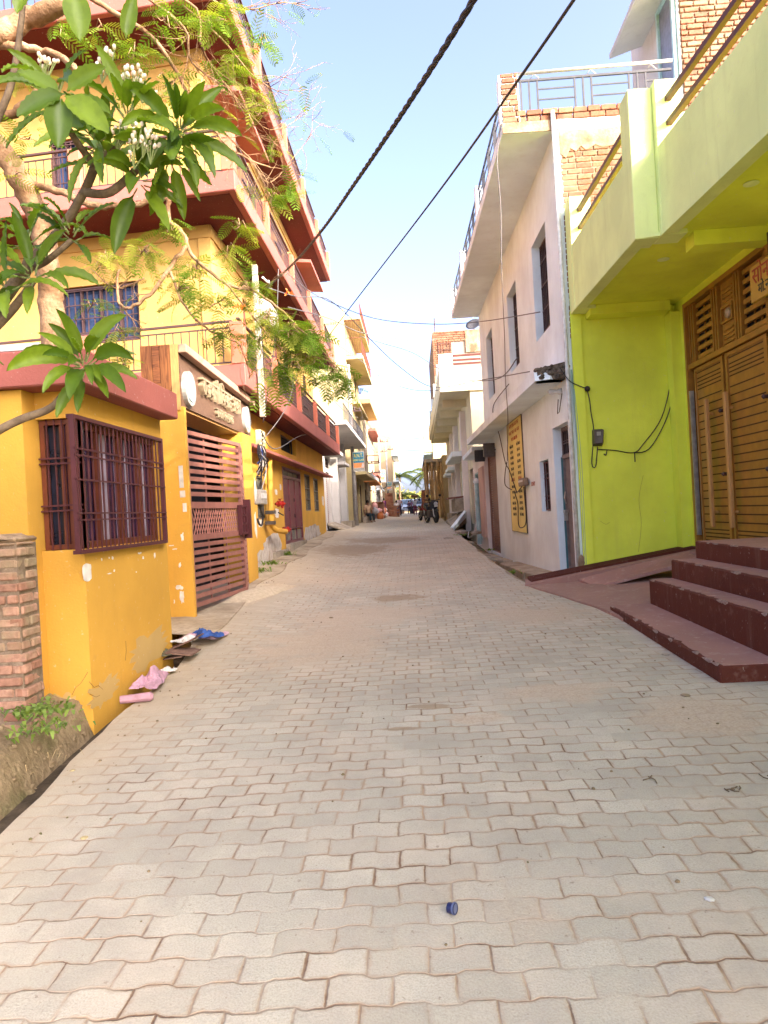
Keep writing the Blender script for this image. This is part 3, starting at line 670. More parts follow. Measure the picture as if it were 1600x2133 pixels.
# walls, floor by floor
FW_ = streetL(XW); f0 = Fr((XW, 11.9, 0), fd, fn)
def R(*pts): return FW_.rect([(520 + x / 6.665, 900 + y / 6.665) for x, y in pts])
dr = R((440, 470), (700, 560), (515, 1640), (750, 1600))
w1 = R((755, 570), (835, 610), (785, 1090), (855, 1095)); w2 = R((880, 630), (945, 660), (905, 1100), (970, 1105))
w0 = R((95, 600), (190, 620), (110, 1200), (215, 1210)); tr = R((430, 40), (640, 80), (440, 250), (645, 335))
dr = (dr[0], dr[1], zr(-2.9, (dr[0] + dr[1]) / 2) + .16, dr[3])
mb = MB(); wall_holes(mb, FW_, 11.9, 24.0, .2, 3.58, [dr, w1, w2, w0, tr], .22)
mb.bx(-12, XW - .003, 24.0 - .2, 24.0 - .003, .2, 3.58); mb.build('wall', yellow, yb)
for k in (0, 1):
    z0, z1 = Zs[k][1], Zs[k + 1][0]; xw = -3.2
    G = streetL(xw); hs = []
    for yy in (14.2, 17.4, 20.6): hs.append((yy, yy + .95, z0 + .05, z0 + 2.05)); hs.append((yy + 1.25, yy + 2.05, z0 + .8, z0 + 2.0))
    mb = MB(); wall_holes(mb, G, 12.0, 24.0, z0, z1, hs, .2)
    ff = Fr((xw, 12.0, 0), fd, fn); h2 = []
    if k == 0: a = ff.px(290, 640)[0]; b = ff.px(125, 640)[0]; h2 = [(a, b, ff.px(200, 716)[1], ff.px(230, 590)[1])]
    else: a = ff.px(168, 330)[0]; b = ff.px(104, 330)[0]; h2 = [(a, b, z0 + .1, ff.px(150, 288)[1])]
    wall_holes(mb, ff, .001, 8.5, z0, z1, h2, .2); mb.box(ff, .21, 8.5, z0, z1, -3, -2.9)
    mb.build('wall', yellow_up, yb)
    for j, h in enumerate(hs):
        if j % 2 == 0:
            MB().box(G, h[0], h[1], h[2], h[3], -.16, -.12).build('door', maroon, yb)
        else: window(yb, G, *h, brownframe, blueglass, .1, 5, mgr=railm)
    window(yb, ff, *h2[0], railm, blueglass, .1, 12 if k == 0 else 6, (.05, .2, .45, .7, .95), mull=3 if k == 0 else 1)
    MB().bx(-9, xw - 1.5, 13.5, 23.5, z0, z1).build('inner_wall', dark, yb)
    # beam band and corner pier under the slab
    MB().box(G, 11.985, 24.0, z1 - .22, z1 - .013, .002, .03).build('beam', yellow_up, yb); MB().box(ff, .0, 8.5, z1 - .22, z1 - .013, .002, .03).build('beam', yellow_up, yb)
# sunshades on the second floor
for (ya, yb_) in ((11.9, 14.4), (20.2, 23.0)):
    for zz in (8.75,):
        MB().prism([(-3.19, ya, zz), (-2.55, ya, zz - .06), (-2.55, yb_, zz - .06), (-3.19, yb_, zz)], [(-3.19, ya, zz + .1), (-2.55, ya, zz + .02), (-2.55, yb_, zz + .02), (-3.19, yb_, zz + .1)]).build('sunshade', redslab, yb)
# posts and railings round the balconies
PY = [10.8, 13.5, 16.3, 19.0, 21.7, 24.42]
GO = streetL(XO); fo = Fr((XO, YN, 0), fd, fn)
for k, (a, b) in enumerate(Zs):
    hh = .64
    for y in PY: MB().bx(XO - .2, XO + .002, y - (.002 if y == YN else .07), y + (.2 if y == YN else .07), b, b + hh).build('post', redpost, yb, bevel=.008)
    for y0, y1 in zip(PY, PY[1:]):
        mb = MB(); railing(mb, GO, y0 + (.2 if y0 == YN else .07), y1 - .07, b + .05, b + hh - .04, -.10, .105, .012, mid=(.18, .82))
        c = (y0 + y1) / 2; mb.box(GO, c - .35, c + .35, b + .30, b + .33, -.115, -.085); mb.box(GO, y0 + .1, y1 - .07, b + hh + .06, b + hh + .085, -.125, -.075)
        mb.build('railing', railm, yb)
    us = [.2, 2.6, 5.0, 7.4]
    for u0, u1 in zip(us, us[1:]):
        mb = MB(); railing(mb, fo, u0 + .03, u1 - .1, b + .05, b + hh - .06, -.10, .13, .011); mb.box(fo, u0, u1, b + hh + .02, b + hh + .05, -.125, -.075); mb.build('railing', railm, yb)
        MB().box(fo, u1 - .1, u1 + .1, b, b + hh, -.2, -.002).build('post', redpost, yb, bevel=.008)
# roof hut behind
MB().bx(-10, -5, 14, 22, 9.84, 11.6).build('roof_room', yellow_up, yb)
# ground floor sunshade, door, windows, plinth
c0, c1 = 12.15, 24.05; zh = FW_.px(600, 952)[1]
zsh = streetL(-2.68).px(695, 996)[1]
MB().prism([(XW - .002, c0, zsh + .03), (-2.68, c0, zsh), (-2.68, c1, zsh), (XW - .002, c1, zsh + .03)], [(XW - .002, c0, zsh + .10), (-2.68, c0, zsh + .06), (-2.68, c1, zsh + .06), (XW - .002, c1, zsh + .10)]).build('sunshade', redslab, yb, bevel=.006)
u0, u1, v0, v1 = dr; zt2 = v0 + (v1 - v0) * .86; zl2 = v0 + (v1 - v0) * .20
mb = MB(); mb.frame(FW_, u0, u1, v0, v1, .06, -.07, .01); mb.box(FW_, u0 + .06, u1 - .06, zt2, zt2 + .06, -.07, .0); mb.box(FW_, u0 + .06, u1 - .06, zl2 - .03, zl2, -.07, .0)
n3 = (u1 - u0 - .12) / 3
for k in range(3): mb.box(FW_, u0 + .06 + n3 * k + .015, u0 + .06 + n3 * (k + 1) - .015, zl2 + .01, zt2 - .01, -.06, -.03)
for k in range(1, 3): mb.box(FW_, u0 + .06 + n3 * k - .016, u0 + .06 + n3 * k + .016, v0 + .06, zt2 - .01, -.05, -.005)
door = mb.build('door', maroon, yb)
mb = MB()
for k in range(3): mb.box(FW_, u0 + .08 + n3 * k, u0 + .04 + n3 * (k + 1), zt2 + .07, v1 - .07, -.06, -.04)
mb.build('transom', darkglass, door)
mb = MB()
for k in range(3):
    for j in range(9): z = v0 + .07 + (zl2 - v0 - .12) * j / 9; mb.box(FW_, u0 + .075 + n3 * k, u0 + .04 + n3 * (k + 1), z, z + .014, -.055, -.03)
mb.build('vent', boxgrey, door)
for k, z in ((1, .45), (1.9, .58), (1.9, .36)):
    c = V(FW_.p(u0 + .06 + n3 * k - .05, v0 + (v1 - v0) * z, -.02)); MB().tube([c + V((.0, math.cos(a) * .045, math.sin(a) * .045)) for a in [i * math.pi / 5 for i in range(11)]], .008, 4).build('handle', black, door)
MB().box(FW_, u0, u1, .3, v0 - .002, -.2, .10).build('door_step', concrete, yb)
MB().box(FW_, u0 - 1.6, u1 + .6, .3, v0 - .10, .0, .06).build('plinth', concrete, yb)
for h in (w0, w1, w2):
    mb = MB(); mb.frame(FW_, *h, .035, -.05, -.01)
    for q in (.33, .62): z = h[2] + (h[3] - h[2]) * q; mb.box(FW_, h[0], h[1], z - .012, z + .012, -.045, -.012)
    o = mb.build('window', boxdark, yb); MB().box(FW_, h[0], h[1], h[2], h[3], -.07, -.052).build('pane', glass('grey green glass', (.10, .105, .085)), o)
mb = MB(); mb.frame(FW_, *tr, .03, -.14, -.10); o = mb.build('window', boxdark, yb); MB().box(FW_, *tr, -.2, -.16).build('pane', dark, o)
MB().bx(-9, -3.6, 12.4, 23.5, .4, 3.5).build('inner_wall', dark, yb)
for k, q in enumerate((((180, 1400), (450, 1370), (190, 1750), (450, 1730)), ((740, 1300), (990, 1240), (770, 1640), (980, 1480)), ((80, 1600), (360, 1560), (90, 2010), (360, 1930)), ((820, 1420), (1000, 1390), (830, 1450), (1000, 1430)))):
    blotch(FW_, *R(*q), peel_m, 'peeled_patch', yb, seed=80 + k, rag=.28, n=.005 + .002 * k)
for k, q in enumerate((((345, 780), (385, 800), (350, 870), (388, 880)), ((415, 710), (440, 720), (418, 810), (442, 815)), ((345, 1040), (410, 1050), (350, 1200), (412, 1205)), ((1000, 880), (1030, 890), (1005, 1030), (1032, 1035)), ((110, 1200), (190, 1215), (112, 1330), (190, 1320)))):
    blotch(FW_, *R(*q), white_peel, 'paper_scrap', yb, seed=90 + k, rag=.3, n=.004)
# wet riser with hydrant valves
XH = -2.86; FH = streetL(XH); t = thing('hydrant_riser', 'vertical yellow fire pipe with two red hydrant outlets and clamps beside the maroon door', 'hydrant', (XH, 13, .9))
yu, zu = FH.px(562, 1000); ph = [FH.px(561, 955), FH.px(564, 1060), FH.px(566, 1090), FH.px(571, 1104), FH.px(582, 1108)]
MB().tube(catmull([FH.p(*ph[0]), FH.p(*ph[1]), FH.p(*ph[2]), FH.p(*ph[3], .05), FH.p(*ph[4], .14)], 5), .055, 12).build('pipe', yellow, t, smooth=True)
for (x, y) in ((580, 1050), (592, 1104)):
    c = V(FH.p(*FH.px(x - 8, y), .06)); ax = V((.7, .7, 0)); mb = MB(); mb.lathe(c, ax, [(-.05, .03), (0, .03), (.01, .065), (.03, .065), (.035, .045), (.10, .045), (.11, .065), (.13, .065), (.14, .03), (.19, .025), (.195, .001)], 14)
    if y < 1080: mb.tube([c + ax * .07, c + ax * .07 + V((0, 0, .10))], .014, 8); mb.lathe(c + ax * .07 + V((0, 0, .09)), (0, 0, 1), [(0, .045), (.015, .045)], 12); mb.tube([c + ax * .08, c + ax * .12 + V((0, 0, -.09))], .02, 8)
    mb.build('valve', redvalve, t)
for y in (1067, 1089):
    u, v = FH.px(565, y); MB().box(FH, u - .11, u + .11, v - .035, v + .035, -.1, .075).build('clamp', boxdark, t)
u, v = FH.px(575, 1068); MB().tube([FH.p(u, v, .05), FH.p(u + .55, v - .06, .05)], .014, 6).build('lever', black, t)
# meter box, switch box and cable bundle on the wall by the gate
t = thing('meter_box', 'grey electric meter box with a black loop of cable by the gate pillar', 'meter box', (-2.6, 12.1, 1.9)); FX = streetL(-2.72)
u0, u1, v0, v1 = FX.rect([(531, 1022), (545, 1020), (531, 1050), (545, 1052)]); MB().box(FX, u0, u1, v0, v1, -.05, .10).build('case', boxgrey, t, bevel=.015); MB().box(FX, u0 + .05, u1 - .05, v0 + .1, v1 - .06, .101, .108).build('cover', whitepl, t)
MB().tube(catmull([FX.p(*FX.px(535, 1051), .03), FX.p(*FX.px(541, 1075), .05), FX.p(*FX.px(540, 1093), .05), FX.p(*FX.px(534, 1092), .05), FX.p(*FX.px(533, 1080), .03)], 5), .018, 6).build('cable_loop', cable_m, t)
t = thing('switch_box', 'cream switch board with four dark sockets above a tangle of cables by the sign beam', 'switch box', (-2.6, 12.1, 2.8))
u0, u1, v0, v1 = FX.rect([(534, 898), (544, 898), (534, 928), (544, 930)]); MB().box(FX, u0, u1, v0, v1, -.02, .08).build('board', plain('cream bakelite', (.62, .52, .30)), t, bevel=.01)
mb = MB()
for k in range(4): z = v0 + (v1 - v0) * (k + .5) / 4; mb.box(FX, u0 + .06, u0 + .13, z - .018, z + .018, .081, .09)
mb.build('socket', black, t)
t = thing('cable_bundle', 'hanging bundle of coiled black, blue and grey cables below the switch board', 'cable', (-2.6, 12.1, 2.3)); r_ = random.Random(8)
for nm, m_, cnt in (('black_cable', cable_m, 14), ('blue_cable', plain('blue sheath', (.05, .09, .3)), 2), ('grey_cable', plain('grey sheath', (.35, .31, .28)), 6)):
    mb = MB()
    for k in range(cnt):
        x0 = r_.uniform(533, 546); x1 = r_.uniform(531, 545); y1 = r_.uniform(965, 1020)
        mb.tube(catmull([FX.p(*FX.px(x0, 925), .03), FX.p(*FX.px(x0 + r_.uniform(-9, 6), 945), r_.uniform(.03, .12)), FX.p(*FX.px(x1 + r_.uniform(-4, 4), (945 + y1) / 2), r_.uniform(.03, .14)), FX.p(*FX.px(x1, y1), .03)], 5), .010, 5)
    mb.build(nm, m_, t)
# white pole carrying brackets against the first floor
t = thing('service_pole', 'white service pole with a meter box and hooks standing against the first floor balcony', 'pole', (-2.5, 11.6, 3.9)); FV = streetL(-2.40)
a, b = FV.px(541, 790), FV.px(536, 565); MB().box(FV, a[0] - .045, a[0] + .045, 3.2, b[1], -.02, .06).build('shaft', concrete, t)
u0, u1, v0, v1 = FV.rect([(534, 640), (556, 640), (534, 684), (556, 684)]); MB().box(FV, u0, u1, v0, v1, .062, .20).build('box', boxgrey, t, bevel=.01)
u, v = FV.px(541, 578); MB().tube(catmull([FV.p(u, v, .05), FV.p(u + .25, v, .08), FV.p(u + .36, v + .05, .08), FV.p(u + .45, v, .08)], 4), .018, 6).build('hook', whitepl, t)
# ---------------------------------------------------------------- right: the white house
WO = V((2.4, 10.95, 0)); wd = V((-.0222, 1, 0)).normalized(); wn = V((-1, -.0222, 0)).normalized()
FWH = Fr(WO, wd, wn)
wh = thing('white_house', 'two storey white house with three narrow barred upper windows and a wide roof slab', 'building', (3.5, 16, .4))
z1, z2, LEN = 3.42, 7.135, 10.35
W6 = lambda x, y: (900 + x / 3.44, 100 + y / 3.44)
W7 = lambda x, y: (860 + x / 3.555, 660 + y / 3.555)
up = [FWH.rect([W6(715, 1435), W6(808, 1255), W6(745, 2100), W6(850, 2040)]), FWH.rect([(1057, 616), (1074.4, 583.4), (1062.5, 781), (1082, 758)]), FWH.rect([(1012.8, 699), (1025, 675.6), (1017.5, 830), (1030, 817.5)])]
zt_ = sum(h[3] for h in up) / 3; zb_ = sum(h[2] for h in up) / 3
up = [(h[0], h[1], zb_, zt_) for h in up]
def wpt(x, y): return FWH.px(x, y)
dd = FWH.rect([(1152.5, 892), (1180.7, 878), (1166, 1200), (1201.7, 1198)]); dd = (dd[0], dd[1], .42, dd[3])
sw = FWH.rect([(1123.6, 961), (1142, 956.8), (1130, 1065), (1148.3, 1066)])
sh = FWH.rect([(1012, 945), (1032, 945), (1021.7, 1141), (1044, 1152)]); sh = (sh[0], sh[1], .25, sh[3])
mb = MB(); wall_holes(mb, FWH, 0, LEN, -.2, z1 + .1, [dd, sw, sh], .28); wall_holes(mb, FWH, 0, LEN, z1 + .1, z2, up, .28)
mb.build('wall', whitewash, wh)
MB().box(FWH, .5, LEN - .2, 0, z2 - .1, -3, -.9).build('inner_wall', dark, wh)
# side wall above the neighbour: render over brick
FSW = facing(10.95); zk = FSW.px(1222, 310)[1]; mb = MB(); bricks(mb, FSW, 2.47, 6.6, 4.0, zk + .12, .23, .085, .014, .1, .006, n=.012, r=random.Random(11)); mb.build('side_brickwork', brickm, wh, bevel=.006); mb = MB(); bricks(mb, FSW, 2.38 - .72, 6.6, 7.30, 7.50, .23, .095, .012, .1, .006, n=.006, r=random.Random(12))
mb.build('parapet_brickwork', brickm, wh, bevel=.006)
MB().bx(2.45, 6.6, 10.952, 11.25, 3.5, 7.13).build('side_wall', mortar, wh)
MB().poly(FSW, [(2.47, 7.12), (2.47, zk - .05), (2.55, zk - .12), (2.62, zk + .02), (2.7, zk - .03), (2.78, zk + .05), (2.85, zk - .02), (3.0, zk + .05), (3.1, zk), (3.4, zk + .04), (3.9, zk - .02), (4.6, zk + .02), (6.6, zk), (6.6, 7.12)], .003, .022).build('render_coat', render_m, wh)
# roof slab, brick end pier, railings
mb = MB(); mb.box(FWH, 0, LEN + .05, z2, z2 + .17, -4.2, .78); mb.build('roof_slab', whitewash, wh)
MB().box(FWH, -.02, -.001, z2 + .002, z2 + .16, -.06, .775).build('slab_end', render_m, wh)
mb = MB(); FP2 = facing(10.93); xa = FP2.px(1040, 200)[0]; bricks(mb, FP2, xa + .03, xa + .30, z2 + .17, z2 + .92, .23, .085, .012, .2, .007, r=random.Random(13), half=False); mb.build('pier_brickwork', brickm, wh, bevel=.006)
MB().bx(xa + .0, xa + .295, 10.95, 11.15, z2 + .165, z2 + .90).build('pier_core', whitewash, wh)
def bay_rail(fr, u0, u1, v0, v1, n, mat, parent, th=.016):
    mb = MB(); mb.box(fr, u0, u1, v1 - th, v1 + th, n - th, n + th); u = u0 + .02; k = 0
    while u < u1 - .02:
        mb.box(fr, u - th * .8, u + th * .8, v0, v1 - th, n - th * .7, n + th * .7); k += 1
        if k % 3 == 0:
            e = min(u + .56, u1)
            for q in (.33, .68): mb.box(fr, u, e, v0 + (v1 - v0) * q - th * .6, v0 + (v1 - v0) * q + th * .6, n - th * .5, n + th * .5)
            u += .56
        else: u += .125
    return mb.build('railing', mat, parent)
bay_rail(FP2, xa + .32, 4.2, z2 + .37, z2 + .82, -.08, greyrail, wh)
mb = MB(); mb.tube([FP2.p(xa + .2, z2 + .93, -.08), FP2.p(4.22, z2 + .95, -.08)], .026, 8)
for u in (2.15, 3.0, 3.9): mb.tube([FP2.p(u - .06, z2 + .83, -.08), FP2.p(u, z2 + .92, -.08), FP2.p(u + .08, z2 + .84, -.08)], .008, 5)
mb.build('handrail', galv, wh, smooth=True)
FRO = Fr(WO + wn * .74, wd, wn); ps = [0.15] + [FRO.px(*W6(x, y))[0] for x, y in ((315, 1010), (205, 1450))] + [LEN]
for u in ps[1:]: MB().box(FWH, u - .09, u + .09, z2 + .17, z2 + .85, .58, .77).build('post', whitewash, wh, bevel=.01)
for a, b in zip(ps, ps[1:]): bay_rail(FWH, a + .1, b - .1, z2 + .24, z2 + .78, .70, greyrail, wh)
# first floor slab with its broken near end
mb = MB(); mb.prism([FWH.p(.28, z1, -.05), FWH.p(.05, z1, .25), FWH.p(.16, z1, .46), FWH.p(LEN + .4, z1, .50), FWH.p(LEN + .4, z1, -.05)], [FWH.p(.28, z1 + .17, -.05), FWH.p(.10, z1 + .17, .25), FWH.p(.22, z1 + .17, .46), FWH.p(LEN + .4, z1 + .16, .50), FWH.p(LEN + .4, z1 + .16, -.05)])
mb.build('floor_slab', whitewash, wh)
mb = MB(); r_ = random.Random(21)
mb.prism([FWH.p(-.01, z1 + .0, .0), FWH.p(.10, z1 + .0, .24), FWH.p(.17, z1, .42), FWH.p(.4, z1, .42), FWH.p(.4, z1, .0)], [FWH.p(.02, z1 + .25, .0), FWH.p(.06, z1 + .21, .22), FWH.p(.16, z1 + .19, .42), FWH.p(.4, z1 + .185, .42), FWH.p(.4, z1 + .19, .0)])
for k in range(30):
    n = r_.uniform(.0, .42); u, v = -.0 + .36 * n + r_.uniform(-.02, .08), z1 + r_.uniform(.03, .22 - .05 * n); s_ = r_.uniform(.03, .075)
    mb.lathe(FWH.p(u, v - s_ / 2, n), (r_.uniform(-.4, .4), r_.uniform(-.4, .4), 1), [(0, s_ * .5), (s_ * .5, s_ * .8), (s_, s_ * .3)], 5)
mb.build('broken_edge', mottled('crumbled concrete', (.05, .04, .032), (.20, .16, .12), 14, bump=.9), wh)
for h in up: window(wh, FWH, *h, boxdark, darkglass, .20, 9, (.08, .3, .55, .8), mgr=railm, mull=0)
window(wh, FWH, *sw, boxdark, darkglass, .13, 4, (.21, .29, .66, .76), mgr=grillem, mull=0)
u0, u1, v0, v1 = dd; vt = FWH.px(1165, 950)[1]
mb = MB(); mb.frame(FWH, u0, u1, v0, v1, .05, -.22, -.14); mb.box(FWH, u0, u1, vt - .03, vt + .03, -.215, -.13); mb.box(FWH, u0 + .05, u1 - .05, v0 + .03, vt - .03, -.20, -.17)
door = mb.build('door', plain('dull grey brown door', (.20, .155, .14), .6), wh)
MB().box(FWH, u0 + .04, u1 - .04, vt + .03, v1 - .04, -.26, -.23).build('transom_pane', dark, door); grille('transom_grille', FWH, u0 + .05, u1 - .05, vt + .03, v1 - .05, -.16, railm, door, 7, (.45, .55), .007, .02)
MB().box(FWH, u1 - .03, u1 - .005, v0, vt, -.139, -.11).build('jamb', paint('teal door jamb', (.06, .16, .18), .5), door)
mb = MB(); mb.box(FWH, u1 - .14, u1 - .02, v0 + .95, v0 + 1.0, -.165, -.10); mb.box(FWH, u1 - .10, u1 - .05, v0 + .82, v0 + .97, -.16, -.10); mb.tube([FWH.p(u1 - .12, v0 + 1.1, -.13), FWH.p(u1 - .17, v0 + 1.2, -.10), FWH.p(u1 - .12, v0 + 1.3, -.13)], .012, 5); mb.build('bolt', steel, door)
u0, u1, v0, v1 = sh; mb = MB(); k = 0; z = v0
while z < v1: mb.box(FWH, u0 + .03, u1 - .03, z + .008, z + .062, -.14, -.10); z += .07
s_ = mb.build('rolling_shutter', shutterm, wh); MB().box(FWH, u0, u1, v0, v1, -.20, -.145).build('backing', boxdark, s_); MB().frame(FWH, u0, u1, v0 - .02, v1, .035, -.11, -.05).build('guide', shutterm, s_)
MB().tube([FWH.p(-.035, .35, .0), FWH.p(-.04, z2 + .28, .02)], .032, 10).build('downpipe', plain('white pipe', (.62, .62, .58), .5), wh, smooth=True)
FT = Fr(WO + wn * .003, wd, wn)
tb = mb = MB(); 
text(FT, 'SONNY', *FT.px(1111, 1012), .12, inkred, 'scrawl', wh, .002, align='CENTER', mirror=True)
bulb = thing('wall_lamp', 'small unlit white lamp on a bent bracket under the broken slab end', 'lamp', tuple(FWH.p(.3, 3.2, .1)))
u, v = FWH.px(1170, 815); MB().lathe(FWH.p(u, v, .0), wn, [(0, .05), (.05, .05), (.07, .03), (.12, .04), (.18, .045), (.22, .01)], 10).build('lamp', whitepl, bulb, smooth=True); MB().tube([FWH.p(u - .1, v - .05, .02), FWH.p(u + .02, v - .32, .05), FWH.p(u + .15, v - .33, .05), FWH.p(u + .18, v - .1, .02)], .008, 5).build('bracket', boxdark, bulb)
# yellow painted notice with columns of writing
q = [(1054.5, 885), (1083.6, 866), (1066.7, 1105), (1097.7, 1110.7)]; bu0, bu1, bv0, bv1 = FWH.rect(q, .03)
bn = thing('painted_notice', 'tall yellow painted notice covered in rows of black and red writing on the white wall', 'notice', tuple(FWH.p((bu0 + bu1) / 2, bv0, 0)))
MB().box(FWH, bu0, bu1, bv0, bv1, .001, .022).build('board', bannerm, bn); MB().frame(FWH, bu0 - .012, bu1 + .012, bv0 - .012, bv1 + .012, .012, .001, .026).build('border', boxdark, bn)
words = 'नगर पालिका जल कर भवन सड़क योजना लाभ गरम साफ वरष काम धन जन सरकार बचत पानी आवास समय'.split(); r_ = random.Random(4)
def line(n_): return ' '.join(r_.choice(words) for _ in range(n_))
blk, red = [], []
y = bv1 - .13; k = 0
FB = Fr(WO + wn * .0225, wd, wn); bw = bu1 - bu0
heads = {0, 1, 2, 9, 16, 22, 28}
while y > bv0 + .35:
    hd = k in heads
    for c in (.27, .74):
        if k < 3 and c > .5: continue
        (red if hd else blk).append((bu1 - bw * (c if k >= 3 else .5), y, .105 if not hd else .125, line(2 if k >= 3 else 4)))
    y -= .125 if not hd else .15; k += 1
for nm, L, m_ in (('black_writing', blk, inkblack), ('red_writing', red, inkred)):
    P = [text(FB, s_, u, v, h, m_, nm, bn, .003, widen=min(1.0, bw * .40 / (.5 * h * len(s_))) * (1.6 if h > .09 and v > bv1 - .4 else 1), mirror=True) for u, v, h, s_ in L]
    bm = bmesh.new()
    for o in P: bm.from_mesh(o.data)
    bm.to_mesh(P[0].data); bm.free()
    for o in P[1:]: bpy.data.objects.remove(o)
mt = thing('meter_box', 'small brown electric meter hanging at the edge of the yellow notice', 'meter box', tuple(FWH.p(bu0, bv0 + .8, .03)))
u0, u1, v0, v1 = FWH.rect([(1083, 997), (1094, 995), (1084, 1012), (1094, 1013)], .1); MB().box(FWH, u0, u1, v0, v1, .03, .14).build('case', plain('brown meter case', (.20, .14, .09), .5), mt, bevel=.02); MB().box(FWH, u0 + .05, u1 - .05, v0 + .08, v1 - .04, .141, .147).build('dial', whitepl, mt)
mb = MB()
for P in ([(1088, 1012), (1081, 1024), (1077, 1027), (1079, 1050), (1082, 1090), (1090, 1099), (1096, 1085), (1093, 1014)], [(1077, 1027), (1063, 980), (1056, 962), (1040, 905), (1030, 870), (1033, 840), (1060, 800)], [(1056, 962), (1054, 985), (1056, 1010), (1066, 1020)]):
    mb.tube(catmull([FWH.p(*FWH.px(x, y, .05), .05 + .02 * (k % 3)) for k, (x, y) in enumerate(P)], 5), .011, 5)
tag(mb.build('meter_cable', cable_m), 'black cable looping down over the yellow notice from the small meter', 'cable')
# shop boards hung out over the shutter
for lab, (x0, x1, y0, y1), Y, m_ in (('larger dark grey shop board hung out over the brown shutter', (1006, 1031.6, 924, 951), 19.2, boxdark), ('smaller black shop board hung out beyond the brown shutter', (988, 1010, 938, 961), 21.4, plain('black board', (.03, .025, .025), .5))):
    F_ = facing(Y); u0, v1 = F_.px(x0, y0); u1, v0 = F_.px(x1, y1)
    t = thing('shop_board', lab, 'sign', (u0, Y, v0), 'shop boards over the shutter'); MB().box(F_, u0, u1, v0, v1, -.05, .05).build('panel', m_, t, bevel=.01); MB().tube([F_.p(u1 - .05, (v0 + v1) / 2, 0), F_.p(2.3, (v0 + v1) / 2, 0)], .02, 6).build('bracket', boxdark, t)
# stair tower on its roof
tw = thing('stair_tower', 'bare brick stair tower with a pale door and small canopy on the white house roof', 'tower', (5.5, 12, 7.3))
FTW = facing(11.3); xt = FTW.px(1422, 150)[0]
mb = MB(); bricks(mb, FTW, xt, xt + 3.2, 7.3, 10.6, .23, .088, .016, .1, .008, n=.02, r=random.Random(31)); mb.build('brickwork', brickpale, tw, bevel=.008)
MB().bx(xt + .005, xt + 3.2, 11.305, 13.5, 7.3, 10.6).build('wall', mortar, tw)
FTS = streetR(xt); MB().bx(xt - .04, xt + .003, 11.31, 13.5, 7.3, 10.6).build('side_wall', greywash, tw)
MB().frame(FTS, 11.34, 12.05, 7.32, 9.5, .07, .04, .10).build('door', teal, tw).__setitem__('label', 'grey panel door in a pale teal frame')
MB().box(FTS, 11.41, 11.98, 7.32, 9.43, .042, .06).build('door_panel', plain('slate door', (.16, .18, .24), .5), tw)
mb = MB(); mb.prism([(xt - .62, 11.2, 9.32), (xt - .04, 11.2, 9.5), (xt - .04, 12.9, 9.5), (xt - .62, 12.9, 9.32)], [(xt - .62, 11.2, 9.40), (xt - .04, 11.2, 9.62), (xt - .04, 12.9, 9.62), (xt - .62, 12.9, 9.40)]); mb.build('canopy', greywash, tw)
# ---------------------------------------------------------------- right: the green house
gr = thing('green_house', 'lime green house with a balcony over a deep porch and an ochre double door', 'building', (5, 7, .4))
G8 = lambda x, y: (1140 + x / 2.806, y / 2.806)
zs_, XD = 4.39, 4.0
FG1 = facing(10.9); FDR = streetR(XD)
dy1, zl = FDR.px(1425, 630); dy0 = 8.0
zl = min(zl, zs_ - .12); zd0 = .78
mb = MB(); mb.bx(2.49, 4.3, 10.9, 10.948, .1, 5.2); mb.bx(2.47, 2.62, 10.86, 10.9, .1, zs_); mb.build('side_wall', lime, gr)
mb = MB(); wall_holes(mb, FDR, -3, 10.9, -.1, zs_ - .001, [(dy0, dy1, zd0, zl)], .3); mb.build('wall', lime, gr)
MB().bx(XD - .14, XD, 10.66, 10.898, .1, zs_ - .16).build('pilaster', lime, gr)
mb = MB(); mb.slab([(2.49, 10.9), (2.55, 7.96), (2.80, 7.95), (2.93, 5.7), (3.11, -3), (5.2, -3), (5.2, 10.9)], zs_, zs_ + .16); mb.build('balcony_slab', lime, gr)
MB().bx(3.15, XD - .002, 7.88, 8.12, zs_ - .16, zs_ - .002).build('beam', lime, gr); MB().bx(2.7, XD - .15, 10.6, 10.897, zs_ - .14, zs_ - .002).build('beam', lime, gr)
mb = MB(); mb.slab([(2.475, 10.9), (2.535, 7.9), (2.70, 7.9), (2.64, 10.9)], zs_ - .04, zs_ - .003); mb.slab([(2.79, 7.859), (2.92, 5.7), (3.1, -3), (3.26, -3), (3.08, 5.7), (2.95, 7.859)], zs_ - .04, zs_ - .003); mb.slab([(2.54, 7.899), (2.788, 7.859), (2.95, 7.98), (2.70, 8.05)], zs_ - .04, zs_ - .003); mb.build('soffit_lip', limepale, gr)
zp = 5.28
mb = MB(); mb.slab([(2.478, 10.9), (2.538, 7.9), (2.66, 7.9), (2.60, 10.9)], zs_ - .045, zp); mb.slab([(2.788, 7.858), (2.918, 5.7), (3.098, -3), (3.22, -3), (3.04, 5.7), (2.91, 7.858)], zs_ - .045, zp); mb.build('parapet', limepale, gr)
for (x0, x1, y0, y1, zt2) in ((2.474, 2.78, 10.58, 10.894, 5.98), (2.530, 2.786, 7.886, 8.2, 5.96), (2.7865, 3.06, 7.80, 8.1, 5.99)): MB().bx(x0, x1, y0, y1, zs_ - .05, zt2).build('parapet_pier', limepale, gr, bevel=.008)
F_a = Fr((2.478, 10.9, 0), (.02, -1, 0), (-1, -.02, 0)); F_b = Fr((2.788, 7.858, 0), (.06, -1, 0), (-1, -.06, 0))
for F_, L in ((F_a, 3.0), (F_b, 10.8)):
    for z in (5.52, 5.78): MB().box(F_, .3 if L < 4 else .02, L - (.28 if L < 4 else 0), z - .028, z + .028, -.16, -.10).build('rail', redrail, gr)
